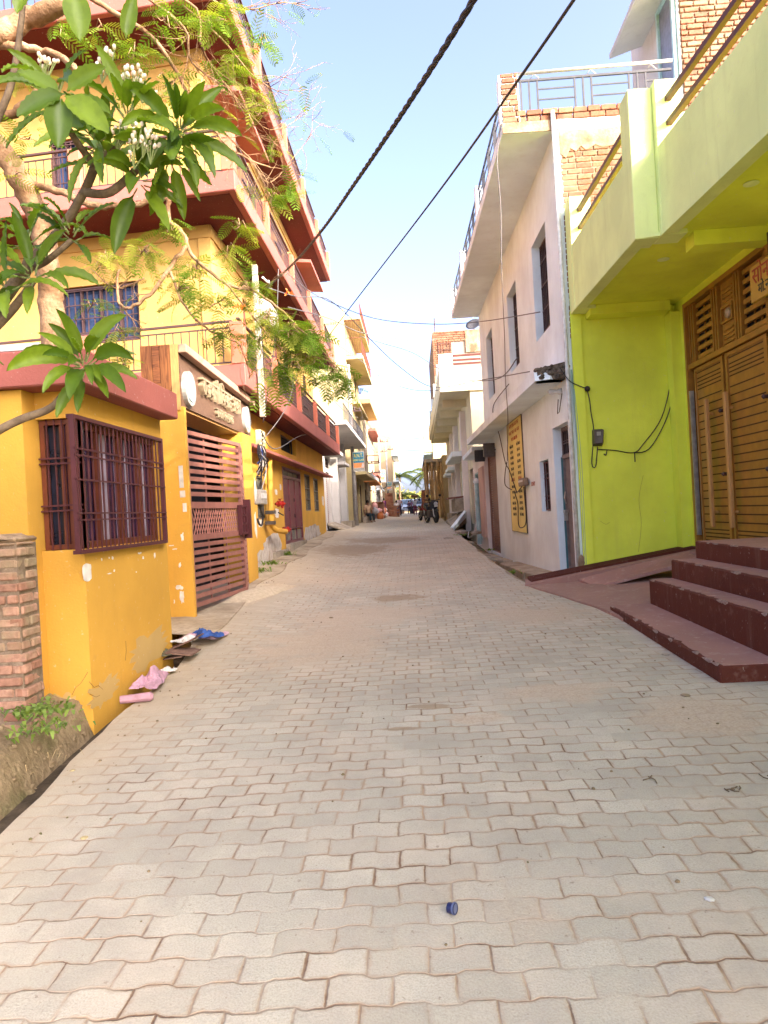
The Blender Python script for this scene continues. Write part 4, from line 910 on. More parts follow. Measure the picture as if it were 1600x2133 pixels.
for x, y, r__ in ((1382, 540, .07), (1565, 382, .07)):
    p = atZ(x, y, zs_ - .006); MB().lathe(p, (0, 0, -1), [(0, r__), (.006, r__), (.012, .02)], 14).build('ceiling_boss', limepale, gr)
MB().bx(3.4, 5.2, -3, 1.9, zs_ + .162, 7.6).build('sun_blocker', lime, gr)  # unseen room added to block the sun from the gatehouse front
# ochre door: transom and two leaves
D6 = lambda x, y: FDR.px(1400 + x / 3.23, 520 + y / 3.23)
mb = MB(); mb.frame(FDR, dy0, dy1, zd0, zl, .06, -.12, .03)
ztr = D6(110, 815)[1]; mb.box(FDR, dy0 + .06, dy1 - .06, ztr, ztr + .07, -.11, .02)
dr_ = mb.build('door', ochre, gr)
A0, A1 = dy0 + .06, dy1 - .06; W_ = A1 - A0
mb = MB(); z0, z1_ = ztr + .07, zl - .06
def lv(u0, u1, k, dd_=.0, hh=.5):
    for j in range(k): z = z0 + (z1_ - z0) * (j + .25) / k; mb.box(FDR, u0, u1, z, z + (z1_ - z0) / k * hh, -.07, -.03)
def ups(u0, u1, k):
    for j in range(k): u = u0 + (u1 - u0) * (j + .5) / k; mb.box(FDR, u - .018, u + .018, z0, z1_, -.08, -.01)
U = lambda f: A1 - W_ * f
ups(U(.10), U(0), 3); lv(U(.32), U(.11), 7); ups(U(.43), U(.33), 3)
mb.box(FDR, U(.60), U(.44), z0, z1_, -.08, -.045)
for k in range(4):
    for b in (z0 + .04, z1_ - .26): mb.box(FDR, U(.58), U(.46), b + k * .055, b + k * .055 + .02, -.044, -.028)
mb.frame(FDR, U(.59), U(.45), z0 + .30, z1_ - .30, .03, -.044, -.015)
ups(U(.70), U(.61), 3); lv(U(.93), U(.71), 7); ups(U(1), U(.94), 2)
for k in (1, 2): u = U(.11 + .07 * k); mb.box(FDR, u - .008, u + .008, z0, z1_, -.09, -.071); u = U(.71 + .07 * k); mb.box(FDR, u - .008, u + .008, z0, z1_, -.09, -.071)
mb.build('transom', ochre, dr_)
MB().box(FDR, A0, A1, z0, z1_, -.16, -.11).build('transom_backing', plain('deep blue dark pane', (.012, .02, .03), .3), dr_)
MB().lathe(FDR.p(U(.52), (z0 + z1_) / 2, -.043), (-1, 0, 0), [(0, .07), (.02, .06), (.04, .02)], 12).build('rosette', letterm, dr_)
us = [U(.045), U(.44), U(.47), U(.93)]
for (b, a, hx) in ((us[0], us[1], .34), (us[2], us[3], .9)):
    o = MB().box(FDR, a, b, zd0 + .01, ztr - .01, -.09, -.035).build('leaf', ochre, gr); mb = MB(); ht = ztr - zd0
    ks = [.03, .05, .07, .09, .11] + [.15 + .042 * i for i in range(17)] + [.875, .895, .915, .935, .965]
    for q in ks: z = zd0 + ht * q; mb.box(FDR, a + .10 * (b - a), b - .07 * (b - a), z, z + .016, -.0345, -.0325)
    mb.build('groove', plain('dark groove', (.05, .02, .006), .8), o)
    mb = MB(); mb.box(FDR, a, a + .07 * (b - a), zd0 + .01, ztr - .01, -.034, -.02); mb.box(FDR, b - .05 * (b - a), b, zd0 + .01, ztr - .01, -.034, -.02); mb.box(FDR, a, b, zd0 + .01, zd0 + .05, -.034, -.021); mb.box(FDR, a, b, ztr - .06, ztr - .01, -.034, -.021); mb.build('stile', ochre, o)
    uh = a + (b - a) * (.42 if hx < .5 else .88); z0h, z1h = zd0 + ht * .13, zd0 + ht * .80
    mb = MB(); mb.box(FDR, uh - .035, uh + .035, z0h, z1h, .03, .075)
    for z in (z0h + .2, z1h - .2): mb.box(FDR, uh - .015, uh + .015, z - .015, z + .015, -.033, .031)
    mb.build('handle', woodpale, o, bevel=.006)
    c = FDR.p(a + .05 if hx < .5 else a + .9 * (b - a), 0, 0); mb = MB()
    for q in (.40, .72): mb.lathe(FDR.p(a + .04, zd0 + ht * q, -.02), (-1, 0, 0), [(0, .025), (.03, .022), (.05, .03), (.07, .01)], 10)
    mb.build('knob', railm, o)
MB().box(FDR, A1 - .04, A1 - .015, zd0 + .2, ztr - .3, -.03, .03).build('edge_strip', steel, dr_)
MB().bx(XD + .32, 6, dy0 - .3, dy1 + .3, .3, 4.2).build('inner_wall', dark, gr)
# name board over the door
FNB = streetR(XD - .10); u1, v1 = FNB.px(1565, 560); v0 = FNB.px(1566, 634)[1]
nb = thing('name_board', 'hand painted yellow name board with red and black writing above the ochre door', 'sign', (XD - .1, u1 - .4, v0)); MB().box(FNB, u1 - .95, u1, v0, v1, -.02, .02).build('board', plaster('sun browned yellow board', (.52, .31, .06), (.35, .18, .05), .4), nb); MB().box(FNB, u1 - .5, u1 - .4, v1, v1 + .25, -.01, .01).build('bracket', railm, nb)
text(FNB, 'सोन', u1 - .06, v0 + (v1 - v0) * .48, .26, inkred, 'red_writing', nb, .006, .021, 'LEFT', .95, True); text(FNB, 'मो.न', u1 - .18, v0 + (v1 - v0) * .14, .16, inkblack, 'black_writing', nb, .006, .021, 'LEFT', .95, True)
# meter with wires on the green side wall
mt = thing('meter_box', 'dark electric meter on the lime green side wall with loose wires', 'meter box', (2.8, 10.9, 2.3)); u0, u1, v0, v1 = FG1.rect([(1233, 894), (1256, 894), (1231, 930), (1253, 930)])
MB().prism([FG1.p(u0, v0, .002), FG1.p(u1, v0, .002), FG1.p(u1 + .01, v1, .002), FG1.p(u0 + .01, v1, .002)], [FG1.p(u0 + .02, v0 + .03, .10), FG1.p(u1 - .02, v0 + .03, .12), FG1.p(u1, v1 - .02, .13), FG1.p(u0 + .02, v1 - .02, .12)]).build('case', boxdark, mt, bevel=.012)
MB().box(FG1, u0 + .05, u1 - .05, v0 + .15, v1 - .05, .126, .132).build('dial', boxgrey, mt)
mb = MB()
for P, n_ in (([(1166, 765), (1185, 792), (1205, 803), (1222, 809)], .06), ([(1222, 809), (1228, 832), (1231, 858), (1235, 880), (1237, 896)], .03), ([(1235, 930), (1233, 965), (1238, 974), (1242, 965), (1245, 930)], .03), ([(1245, 936), (1280, 938), (1320, 943), (1340, 925), (1378, 870), (1398, 790), (1404, 720), (1404, 690)], .02), ([(1320, 943), (1352, 935), (1385, 880), (1402, 820), (1406, 735)], .03), ([(1265, 936), (1262, 948), (1258, 945)], .03), ([(1322, 943), (1323, 962)], .03)):
    mb.tube(catmull([FG1.p(*FG1.px(x, y, n_), n_) for x, y in P], 5), .008, 5)
u, v = FG1.px(1222, 811); mb.lathe(FG1.p(u, v, .0), (0, -1, 0), [(0, .03), (.05, .045), (.08, .02)], 8)
tag(mb.build('meter_wires', cable_m), 'thin black wires drooping across the lime green side wall', 'wire')
mb = MB()
for k, (x0, x1) in enumerate(((1190, 1219), (1196, 1222))): mb.tube(catmull([FG1.p(*FG1.px(x0 + 0, 770 + 40 * k, .03), .03), FG1.p(*FG1.px((x0 + x1) / 2 + 2, 960, .03), .03), FG1.p(*FG1.px(x1 - 4, 1110, .03), .03), FG1.p(*FG1.px(x1, 1192, .03), .03)], 5), .012, 6)
tag(mb.build('corner_pipe', paint('verdigris pipe', (.22, .36, .30), .6)), 'pair of thin pale green pipes down the corner of the lime wall', 'pipe')
# forecourt, ramp, steps
FO_ = [(2.12, 7.4), (1.80, 9.3), (1.66, 9.9), (1.62, 10.3), (1.66, 10.9), (4.0, 10.9), (4.0, 7.4)]
mb = MB(); n_ = 14
for i in range(n_):
    for j in range(n_):
        pass
def fc_z(x, y): return zr(min(x, 2.1), y) + .02 + .16 * smoothstep(1.7, 4.0, x) + .012 * mnoise.noise(V((x * 3, y * 3, 0)))
strip('cement_forecourt', plaster('reddish forecourt cement', (.34, .20, .155), (.44, .36, .29), .9, .8), frange(7.6, 10.92, .15), lambda y: lerp_tab([(7.6, 2.1), (8.4, 2.02), (9.3, 1.80), (9.9, 1.62), (10.4, 1.52), (10.92, 1.60)], y), lambda y: 4.0, fc_z, 14, skirt=.3)
rp = thing('ribbed_ramp', 'long ribbed red cement ramp rising along the foot of the lime green wall', 'ramp', (2.8, 10.6, .45))
mb = MB(); X0, X1 = 1.50, 3.98; za, zb2 = .40, .74
def rz(x): return za + (zb2 - za) * (x - X0) / (X1 - X0)
mb.prism([(X0, 10.32, .1), (X1, 10.32, .1), (X1, 10.898, .1), (X0 + .1, 10.898, .1)], [(X0, 10.32, za), (X1, 10.32, zb2 + .03), (X1, 10.898, zb2 + .05), (X0 + .1, 10.898, za + .02)]); mb.build('slope', steptop, rp)
mb = MB()
for k in range(7):
    y = 10.50 + k * .055; mb.prism([(X0 + .12, y, za), (X1, y, zb2), (X1, y + .03, zb2), (X0 + .12, y + .03, za)], [(X0 + .12, y, za + .045 + k * .004), (X1, y, zb2 + .075), (X1, y + .03, zb2 + .075), (X0 + .12, y + .03, za + .045 + k * .004)])
mb.build('rib', steppaint, rp)
rs = thing('sloped_slab', 'tilted red cement slab casting a dark gap between the ramp and the steps', 'slab', (3.0, 9.4, .45))
MB().prism([(2.35, 9.75, .36), (3.55, 9.25, .70), (3.65, 9.95, .74), (2.25, 10.25, .42)], [(2.35, 9.75, .39), (3.55, 9.25, .75), (3.65, 9.95, .79), (2.25, 10.25, .46)]).build('slab', steptop, rs)
st = thing('entrance_steps', 'four oxblood red cement steps with chipped edges leading to the ochre door', 'steps', (3, 6.5, .3))
def step(x0, ya, yb_, z0, zt_a, zt_b, name='step'):
    z0 = z0 - .01 * x0
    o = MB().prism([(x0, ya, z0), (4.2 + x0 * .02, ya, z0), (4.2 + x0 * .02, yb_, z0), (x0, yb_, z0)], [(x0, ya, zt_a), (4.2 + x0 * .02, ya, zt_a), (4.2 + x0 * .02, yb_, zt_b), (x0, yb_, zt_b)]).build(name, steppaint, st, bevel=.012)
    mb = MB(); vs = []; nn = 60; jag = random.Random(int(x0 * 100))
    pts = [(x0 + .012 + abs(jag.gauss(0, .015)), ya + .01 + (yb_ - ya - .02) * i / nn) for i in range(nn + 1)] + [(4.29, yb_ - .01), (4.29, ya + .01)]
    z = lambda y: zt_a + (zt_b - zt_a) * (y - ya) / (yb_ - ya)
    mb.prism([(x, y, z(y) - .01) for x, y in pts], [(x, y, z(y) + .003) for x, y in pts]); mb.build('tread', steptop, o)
step(2.10, 5.22, 8.1, .0, .325, .375); step(2.54, 5.0, 8.094, .0, .645, .645); step(2.79, 4.97, 8.088, .0, .85, .85); step(3.06, 4.94, 8.082, .0, 1.04, 1.04)

chipm = mottled('chipped cement', (.22, .14, .11), (.40, .30, .25), 20, bump=.6)
rc = random.Random(12)
for x0, ya, yb_, za_, zb_ in ((2.10, 5.22, 8.1, .325, .375), (2.54, 5.0, 8.1, .645, .645), (2.79, 5.0, 8.1, .85, .85), (3.06, 5.0, 8.1, 1.04, 1.04)):
    mb = MB()
    for k in range(8):
        y = rc.uniform(ya + .05, yb_ - .05); z = za_ + (zb_ - za_) * (y - ya) / (yb_ - ya); w_ = rc.uniform(.02, .11); h = rc.uniform(.008, .03); d = rc.uniform(.01, .04)
        P = [V((x0 - .0025, y - w_, z - .006)), V((x0 - .0025, y - w_ * .3, z - h)), V((x0 - .0025, y + w_ * .5, z - h * .7)), V((x0 - .0025, y + w_, z - .005)), V((x0 + d, y + w_ * .4, z + .0045)), V((x0 + d * .7, y - w_ * .5, z + .0045))]
        c = V((x0 + .004, y, z + .0035)); mb.add(P + [c], [(0, 1, 6), (1, 2, 6), (2, 3, 6), (3, 4, 6), (4, 5, 6), (5, 0, 6), (0, 5, 4, 3, 2, 1)])
    mb.build('chipped_edge', chipm, st)
MB().box(FG1, 2.47, 2.53, .35, .72, -.01, .004).build('bare_corner', render_m, gr)
for k, q in enumerate((((1203, 1150), (1217, 1150), (1205, 1196), (1220, 1196)),)):
    F_ = facing(10.858); u0, u1, v0, v1 = F_.rect(q); blotch(F_, u0, u1, v0, v1, render_m, 'bare_patch', gr, n=.004, seed=160, rag=.4, k=22)
cr = MB()
for P in ([(1330, 1150), (1336, 1090), (1331, 1040), (1340, 990)], [(1405, 700), (1400, 740), (1402, 790)], [(1250, 1085), (1262, 1092), (1270, 1088)]):
    MB().tube(catmull([FG1.p(*FG1.px(x, y, .0008), .0008) for x, y in P], 4), .0022, 4).build('crack', plain('olive crack', (.22, .22, .04), .9), gr)
# ---------------------------------------------------------------- further houses on both sides
def house(name, label, side, X, Y0, Y1, zg, zt, mat, ops=(), slabs=(), cat='house', depth=6, parapet=0, trim=None, endops=(), group=None):
    """side -1 = left of the street. ops: (kind, ya, yb, za, zb, mat); slabs: (z, thickness, overhang, ya, yb, mat)."""
    t = thing(name, label, cat, (X + side * 2, (Y0 + Y1) / 2, zg), group)
    G = streetL(X) if side < 0 else streetR(X); xb = X + side * depth
    mb = MB(); wall_holes(mb, G, Y0, Y1, zg - .6, zt, [o[1:5] for o in ops], .25)
    FE_ = facing(Y0); a, b = sorted((X + side * .002, xb))
    eo = [e[1:5] for e in endops]; a2, b2 = sorted((X + side * .251, xb)); wall_holes(mb, FE_, a2, b2, zg - .6, zt - .002, eo, .24)
    mb.bx(min(xb, X + side * .3), max(xb, X + side * .3), Y1 - .25, Y1 - .003, zg - .6, zt - .03); mb.bx(min(X + side * .26, xb), max(X + side * .26, xb), Y0 + .26, Y1 - .26, zt - .25, zt - .02)
    mb.build('wall', mat, t)
    MB().bx(min(xb, X + side * 1.2), max(xb, X + side * 1.2), Y0 + 1, Y1 - .5, zg, zt - .3).build('inner_wall', dark, t)
    for F_, L in ((G, ops), (FE_, endops)):
        for o in L:
            k, ya, yb_, za, zb_ = o[:5]; m_ = o[5] if len(o) > 5 else maroon
            if k == 'door':
                d = MB().box(F_, ya + .04, yb_ - .04, za, zb_ - .04, -.16, -.12).build('door', m_, t); MB().frame(F_, ya, yb_, za - .01, zb_, .05, -.14, -.02).build('frame', m_, d)
                mb = MB(); c = (ya + yb_) / 2
                for q in (.15, .55): mb.frame(F_, ya + .12, c - .04, za + (zb_ - za) * q, za + (zb_ - za) * (q + .32), .03, -.119, -.10); mb.frame(F_, c + .04, yb_ - .12, za + (zb_ - za) * q, za + (zb_ - za) * (q + .32), .03, -.119, -.10)
                mb.build('panel', m_, d)
            elif k == 'shutter':
                mb = MB(); z = za
                while z < zb_ - .05: mb.box(F_, ya + .03, yb_ - .03, z + .008, z + .07, -.15, -.11); z += .08
                d = mb.build('rolling_shutter', m_, t); MB().box(F_, ya, yb_, za, zb_, -.2, -.152).build('backing', boxdark, d)
            elif k == 'window': window(t, F_, ya, yb_, za, zb_, m_, darkglass, .1, 5, mgr=railm)
            elif k == 'open': MB().box(F_, ya - .1, yb_ + .1, za - .1, zb_ + .1, -1.2, -1.1).build('back_wall', o[5] if len(o) > 5 else dark, t)
    for (z, th, ov, ya, yb_, m_) in slabs:
        x0, x1 = sorted((X - side * ov, X + side * .02)); MB().bx(x0, x1, ya, yb_, z, z + th).build('slab' if ov > .45 else 'sunshade', m_ or mat, t, bevel=.01)
    if parapet:
        mb = MB(); mb.box(G, Y0 + .004, Y1, zt + .001, zt + parapet, -.14, -.004); mb.box(FE_, min(a2, b2), max(a2, b2), zt + .001, zt + parapet - .003, -.14, -.006); mb.build('parapet', trim or mat, t)
    return t, G
creamR = plaster('cream brightened for shade', (.64, .60, .43), (.36, .30, .20), .6); pale = plaster('pale stone wash', (.40, .34, .25), (.26, .20, .13), .8); pinkwash = plaster('pinkish white wash', (.74, .68, .64), (.46, .30, .24), .5); lemon = plaster('lemon wash', (.44, .36, .19), (.30, .36, .2), .4)  # creamR is the cream brightened to make up for shade on the balcony house
# left side
L2, G = house('white_house', 'low white house with a vent window and grille door beyond the golden building', -1, -3.3, 25.2, 35.6, .84, 4.9, greywash,
    [('shutter', 27.1, 28.3, 1.0, 3.2, shutterm), ('window', 27.1, 28.3, 3.35, 3.75, boxdark), ('door', 30.2, 31.5, 1.35, 3.5, brownframe), ('open', 33.0, 34.6, 1.2, 3.3, dark)],
    [(3.84, .14, .55, 26.8, 28.7, greywash), (3.62, .12, .5, 29.9, 31.9, greywash), (4.72, .16, 1.05, 25.4, 35.4, greywash)])
mb = MB(); railing(mb, streetL(-2.3), 25.5, 35.3, 4.92, 5.5, -.05, .25, .014); mb.build('railing', greyrail, L2)
for y in (29.1, 32.4): MB().bx(-3.3, -3.05, y - .18, y + .18, .5, 4.7).build('column', greywash, L2)
pl_ = thing('plinth_slab', 'tilted concrete slab bridging the ditch before the low white house', 'slab', (-3, 28, .85)); MB().prism([(-3.28, 26.6, 1.15), (-2.55, 27.2, .84), (-2.55, 29.6, .84), (-3.28, 30.2, 1.15)], [(-3.28, 26.6, 1.27), (-2.55, 27.2, .95), (-2.55, 29.6, .95), (-3.28, 30.2, 1.27)]).build('slab', concrete, pl_, bevel=.02)
MB().bx(-3.28, -2.7, 30.3, 32.0, .8, 1.25).build('step', concrete, pl_)
L3, G = house('cream_house', 'tall cream house with a boxed corner balcony near its roof', -1, -3.05, 36, 44, .88, 11.4, creamwash,
    [('shutter', 36.5, 40.0, .95, 3.4, maroon), ('door', 40.5, 41.6, .95, 3.2, railm), ('window', 38, 39.2, 5.2, 6.6, boxdark), ('window', 41, 42.2, 5.2, 6.6, boxdark), ('window', 41, 42.2, 8.2, 9.4, boxdark)],
    [(3.5, .14, .7, 36.2, 43.8, creamwash), (7.2, .14, .5, 37, 43.8, creamwash)], depth=7, parapet=.4)
mb = MB(); mb.bx(-3.04, -2.2, 36.0, 43.8, 9.3, 9.46); mb.bx(-3.04, -2.22, 36.0, 43.8, 11.28, 11.41); mb.build('balcony', lemon, L3)
mb = MB(); railing(mb, facing(36.05), -3.0, -2.24, 9.46, 11.26, 0, .09, .012, rails=(.02, .5, .98)); railing(mb, streetL(-2.24), 36.1, 43.7, 9.46, 10.3, 0, .2, .014); railing(mb, streetL(-2.24), 36.1, 43.7, 11.5, 12.1, 0, .25, .014); mb.build('railing', brownframe, L3)
MB().tube([(-2.98, 36.8, 3.2), (-2.98, 36.8, 9.2)], .06, 8).build('downpipe', paint('brown downpipe', (.40, .22, .13), .5), L3)
L4, G = house('cream_house', 'cream house with a projecting cornice and a dark panel on the roof', -1, -3.15, 44.4, 53, .92, 8.5, lemon,
    [('door', 46, 47.4, .95, 3.1, railm), ('shutter', 49, 51.5, .95, 3.2, boxgrey), ('window', 46, 47.2, 5.2, 6.5, boxdark), ('window', 49.5, 50.7, 5.2, 6.5, boxdark)],
    [(8.3, .3, .75, 44.3, 53.1, plaster('tan cornice', (.55, .36, .18))), (3.5, .12, .8, 45, 52.5, plaster('orange tile', (.58, .24, .08))), (3.72, .3, .6, 45.1, 52.4, greywash)], parapet=.5)
mb = MB(); mb.prism([(-4.6, 45.5, 9.1), (-3.0, 45.5, 9.1), (-3.0, 48.5, 9.9), (-4.6, 48.5, 9.9)], [(-4.6, 45.5, 9.18), (-3.0, 45.5, 9.18), (-3.0, 48.5, 9.98), (-4.6, 48.5, 9.98)]); mb.build('roof_panel', glass('dark panel', (.03, .03, .05)), L4)
L5, G = house('trimmed_house', 'house with red painted balcony bands before the tower block', -1, -3.3, 53.5, 62, 1.0, 8.3, pale, [('shutter', 55, 57, 1.05, 3.3, shutterm), ('shutter', 58, 60.5, 1.05, 3.3, boxgrey), ('window', 55, 56.2, 5, 6.3, boxdark)], [(7.6, .22, .7, 53.4, 62, redslab), (4.3, .2, .7, 53.4, 62, redslab)], parapet=.5, trim=redslab)
L6, G = house('tower_block', 'pale weathered block with a round water tank on its roof at the street end', -1, -2.0, 70, 80, 1.1, 9.6, plaster('streaked cream block', (.38, .28, .16), (.22, .14, .07), .9, streak=.9), [('window', 71 + 3 * i, 72.2 + 3 * i, z, z + 1.3, boxdark) for i in range(3) for z in (2.5, 5.2, 7.6)], [(4.4, .15, .6, 70.2, 79.8, whitewash), (7.0, .15, .6, 70.2, 79.8, whitewash)], depth=2.4, parapet=.6, cat='building')
tk = thing('water_tank', 'round pale water tank standing on the tower block roof', 'tank', (-3.2, 73, 9.6)); MB().lathe((-3.0, 73, 9.62), (0, 0, 1), [(0, .62), (.9, .62), (1.15, .4), (1.25, .2), (1.3, .2)], 16).build('tank', pale, tk, smooth=False)
MB().lathe((-3.0, 73, 9.58), (0, 0, 1), [(0, .7), (.04, .7)], 16).build('base', concrete, tk)
L7, G = house('white_house', 'plain white wall house with a rain stain between the trimmed house and the tower block', -1, -3.3, 62.5, 69.8, 1.05, 4.6, greywash, [('door', 64, 65.2, 1.1, 3.1, boxgrey), ('open', 66.5, 68.5, 1.1, 3.2, dark)], [(3.5, .12, .5, 63.5, 69, whitewash)])
# right side, from the white house on
R2, G = house('low_house', 'low house with a faded pink board and a pale teal door beyond the brown shutter', 1, 2.12, 21.45, 25.6, .35, 3.35, pinkwash, [('door', 23.3, 25.2, .45, 2.7, teal)], [(3.2, .14, .35, 21.5, 25.5, whitewash)])
MB().bx(2.85, 6, 21.5, 24.2, 3.36, 6.6).build('sun_blocker', pinkwash, R2); MB().bx(2.06, 2.118, 21.6, 23.0, .62, 2.75).build('notice_board', pinkboard, R2); MB().tube([(2.0, 23.1, .35), (2.0, 23.1, 2.3)], .07, 8).build('gate_post', teal, R2); MB().lathe((2.0, 23.1, 2.3), (0, 0, 1), [(0, .09), (.06, .11), (.14, .07), (.17, .01)], 10).build('post_knob', whitewash, R2)  # hidden upper storey added to keep sun off the low white house opposite
R3, G = house('balcony_house', 'cream house with a long overhanging balcony and red barred openings', 1, 2.2, 26, 46, .75, 5.9, creamR,
    [('shutter', 26.4, 28.2, .9, 3.0, maroon), ('window', 29.6, 30.4, 1.9, 3.4, brownframe), ('door', 32, 33.2, 1.1, 3.2, whitewash), ('door', 35.5, 36.6, 1.1, 3.2, whitewash), ('door', 39, 40.2, 1.1, 3.2, pinkwash)],
    [(3.62, .2, .62, 29.0, 34.5, whitewash), (3.4, .16, .5, 35.0, 38, whitewash), (3.3, .16, .5, 38.6, 41, whitewash)], depth=7)
for y in (28.9, 34.0, 37.4, 41.2): MB().bx(1.98, 2.22, y, y + .4, .6, 5.4).build('column', pinkwash, R3)
FB_ = facing(25.9); bx0 = FB_.px(915, 775)[0]; zb0 = FB_.px(930, 815)[1]; zb1 = FB_.px(930, 737)[1]
mb = MB(); mb.slab([(bx0, 25.99), (bx0 + .1, 45.9), (2.19, 45.9), (2.19, 25.99)], zb0, zb0 + .18); mb.bx(bx0 - .004, 6, 25.9, 25.988, zb0 - .01, zb0 + .8); mb.bx(bx0 - .006, bx0 + .5, 25.894, 25.986, zb0 + .803, zb1); mb.bx(bx0 + .005, bx0 + .12, 26.0, 45.8, zb0 + .182, zb0 + .9)
for y in range(28, 46, 3): mb.bx(bx0 + .15, 2.2, y, y + .2, zb0 - .28, zb0 + .002)
mb.build('balcony', creamR, R3)
mb = MB()
for q in (.30, .55, .85): z = zb0 + .8 + (zb1 - zb0 - .8) * q; mb.bx(bx0 + .5, 6, 25.92, 25.97, z - .035, z + .035)
mb.build('red_bar', redrail, R3)
MB().bx(1.75, 6, 28.0, 28.2, 5.9, zb1 + 1.25).build('upper_wall', plaster('grey brown render', (.27, .22, .18), (.16, .12, .09), .9), R3); mb = MB(); bricks(mb, facing(28.0), 1.2, 2.3, 8.0, zb1 + 1.3, .24, .085, .015, .1, .008, n=.05, r=random.Random(19)); mb.build('brick_top', brickm, R3); MB().bx(2.3, 6, 27.93, 27.995, zb1 + .45, zb1 + 1.28).build('render_coat', render_m, R3)
for k, y in enumerate((29, 33.5, 38, 42.5)): MB().bx(bx0 + .02, bx0 + .14, y, y + .14, zb0 + .9, zb0 + 1.6).build('balcony_post', whitewash, R3)
R4, G = house('brick_storey', 'unfinished bare brick upper storey with a window grille and a dish on top', 1, 1.35, 36.5, 45, 7.2, 10.5, mortar, [], [], depth=5, cat='building')
FB4 = facing(36.5); mb = MB(); bricks(mb, FB4, 1.34, 6.3, 8.3, 10.5, .24, .10, .018, .05, .01, n=.03, r=random.Random(17)); mb.build('brickwork', brickm, R4)
grille('window_grille', FB4, 1.6, 2.5, 9.0, 10.1, .06, railm, R4, 6, (.2, .5, .8)); mb = MB(); mb.tube([(1.5, 36.6, 10.4), (1.5, 36.6, 11.2)], .03, 6); mb.tube([(4.0, 36.6, 10.4), (4.0, 36.6, 11.2)], .02, 6); mb.build('rod', railm, R4)
MB().bx(2.6, 6.3, 36.4, 36.47, 9.4, 10.4).build('render_coat', render_m, R4)
ds = thing('satellite_dish', 'grey satellite dish on the bare brick storey', 'dish', (3.5, 36.8, 10.5)); MB().lathe((3.5, 36.8, 10.75), (-.3, -.7, .6), [(0, .06), (.05, .25), (.12, .40), (.13, .40), (.06, .25), (.02, .05)], 16).build('dish', greyrail, ds, smooth=True); MB().tube([(3.5, 36.9, 10.5), (3.5, 36.8, 10.78)], .03, 6).build('mast', greyrail, ds)
R5, G = house('balcony_house', 'far beige house with small stacked balconies at the right of the street end', 1, 1.7, 58, 70, 1.0, 8.6, plaster('beige wash', (.52, .44, .28)), [('window', 60, 61.2, 5.2, 6.6, teal), ('door', 64, 65.4, 1.1, 3.2, maroon)], [(6.0, .15, .75, 58.2, 64, teal), (3.9, .15, .75, 58.2, 66, greywash)], parapet=.5)
MB().bx(1.0, 1.7, 58.05, 61, 6.16, 8.2).build('balcony', plaster('ochre balcony', (.50, .38, .18)), R5); MB().bx(1.0, 1.7, 58.3, 62, 4.06, 4.9).build('balcony', greywash, R5)
R6, G = house('low_house', 'low ochre house wall behind the standing bamboo poles', 1, 1.9, 46.4, 57.5, .95, 5.0, plaster('dull ochre wash', (.50, .38, .20)), [('open', 48, 52, 1, 3.4, dark)], [(4.6, .2, 1.2, 46.4, 57.5, concrete)])
R7, G = house('shading_house', 'long low house added beyond the stacked balconies to shade the street end', 1, 2.4, 70.5, 104, 1.1, 5.4, pale, [('shutter', 74, 77, 1.2, 3.4, shutterm), ('shutter', 80, 83, 1.2, 3.4, shutterm)], [(3.6, .15, .8, 71, 103, greywash)])  # added house, keeps the sun off the far road
# plinth and sloped slab before the balcony house
ps_ = thing('plinth_ramp', 'long sloping concrete ramp from the road up to the balcony house plinth', 'ramp', (1.7, 29, .8))
MB().prism([(1.28, 25.6, .70), (2.16, 29.5, .95), (2.16, 34, 1.0), (1.45, 34.5, .86)], [(1.28, 25.6, .86), (2.16, 29.5, 1.38), (2.16, 34, 1.38), (1.45, 34.5, 1.0)]).build('slab', concrete, ps_, bevel=.02)
MB().prism([(1.20, 25.2, .78), (1.32, 25.1, .78), (2.1, 29.2, 1.2), (2.0, 29.4, 1.2)], [(1.20, 25.2, .90), (1.32, 25.1, .90), (2.1, 29.2, 1.46), (2.0, 29.4, 1.46)]).build('edge', whitewash, ps_)
MB().bx(1.75, 2.19, 34.6, 40, .8, 1.3).build('plinth', concrete, ps_); MB().bx(1.72, 2.19, 31, 34, 1.385, 1.95).build('stair_block', concrete, ps_)
mb = MB(); mb.prism([(1.45, 31.2, 1.96), (2.18, 31.2, 2.0), (2.18, 33.6, 2.0), (1.45, 33.6, 1.96)], [(1.45, 31.2, 2.02), (2.18, 31.2, 2.06), (2.18, 33.6, 2.06), (1.45, 33.6, 2.02)]); mb.build('stone_seat', paint('maroon stone seat', (.22, .08, .06)), ps_)
MB().tube(catmull([(1.75, 24.2, .75), (1.70, 23.8, .55), (1.85, 23.4, .7), (1.98, 23.6, 1.15)], 6), .018, 6).build('hose', whitepl, ps_)
rb = random.Random(44)
for k in range(9):
    p = atY(946 + rb.uniform(-20, 60), 1118 + rb.uniform(-3, 6), 20 + rb.uniform(-1, 3.5)); s_ = rb.uniform(.10, .24); p.z = sh_z(p.x, p.y) if p.y < 22 and p.x < 1.78 else zr(1.2, p.y)
    tag(MB().lathe(p - V((0, 0, .05)), (rb.uniform(-.2, .2), rb.uniform(-.2, .2), 1), [(0, s_ * .9), (s_ * .35, s_), (s_ * .6, s_ * .6), (s_ * .65, .01)], 6).build('rubble_stone', concrete), 'broken concrete stone lying along the drain before the low houses', 'stone', 'stones along the right drain')
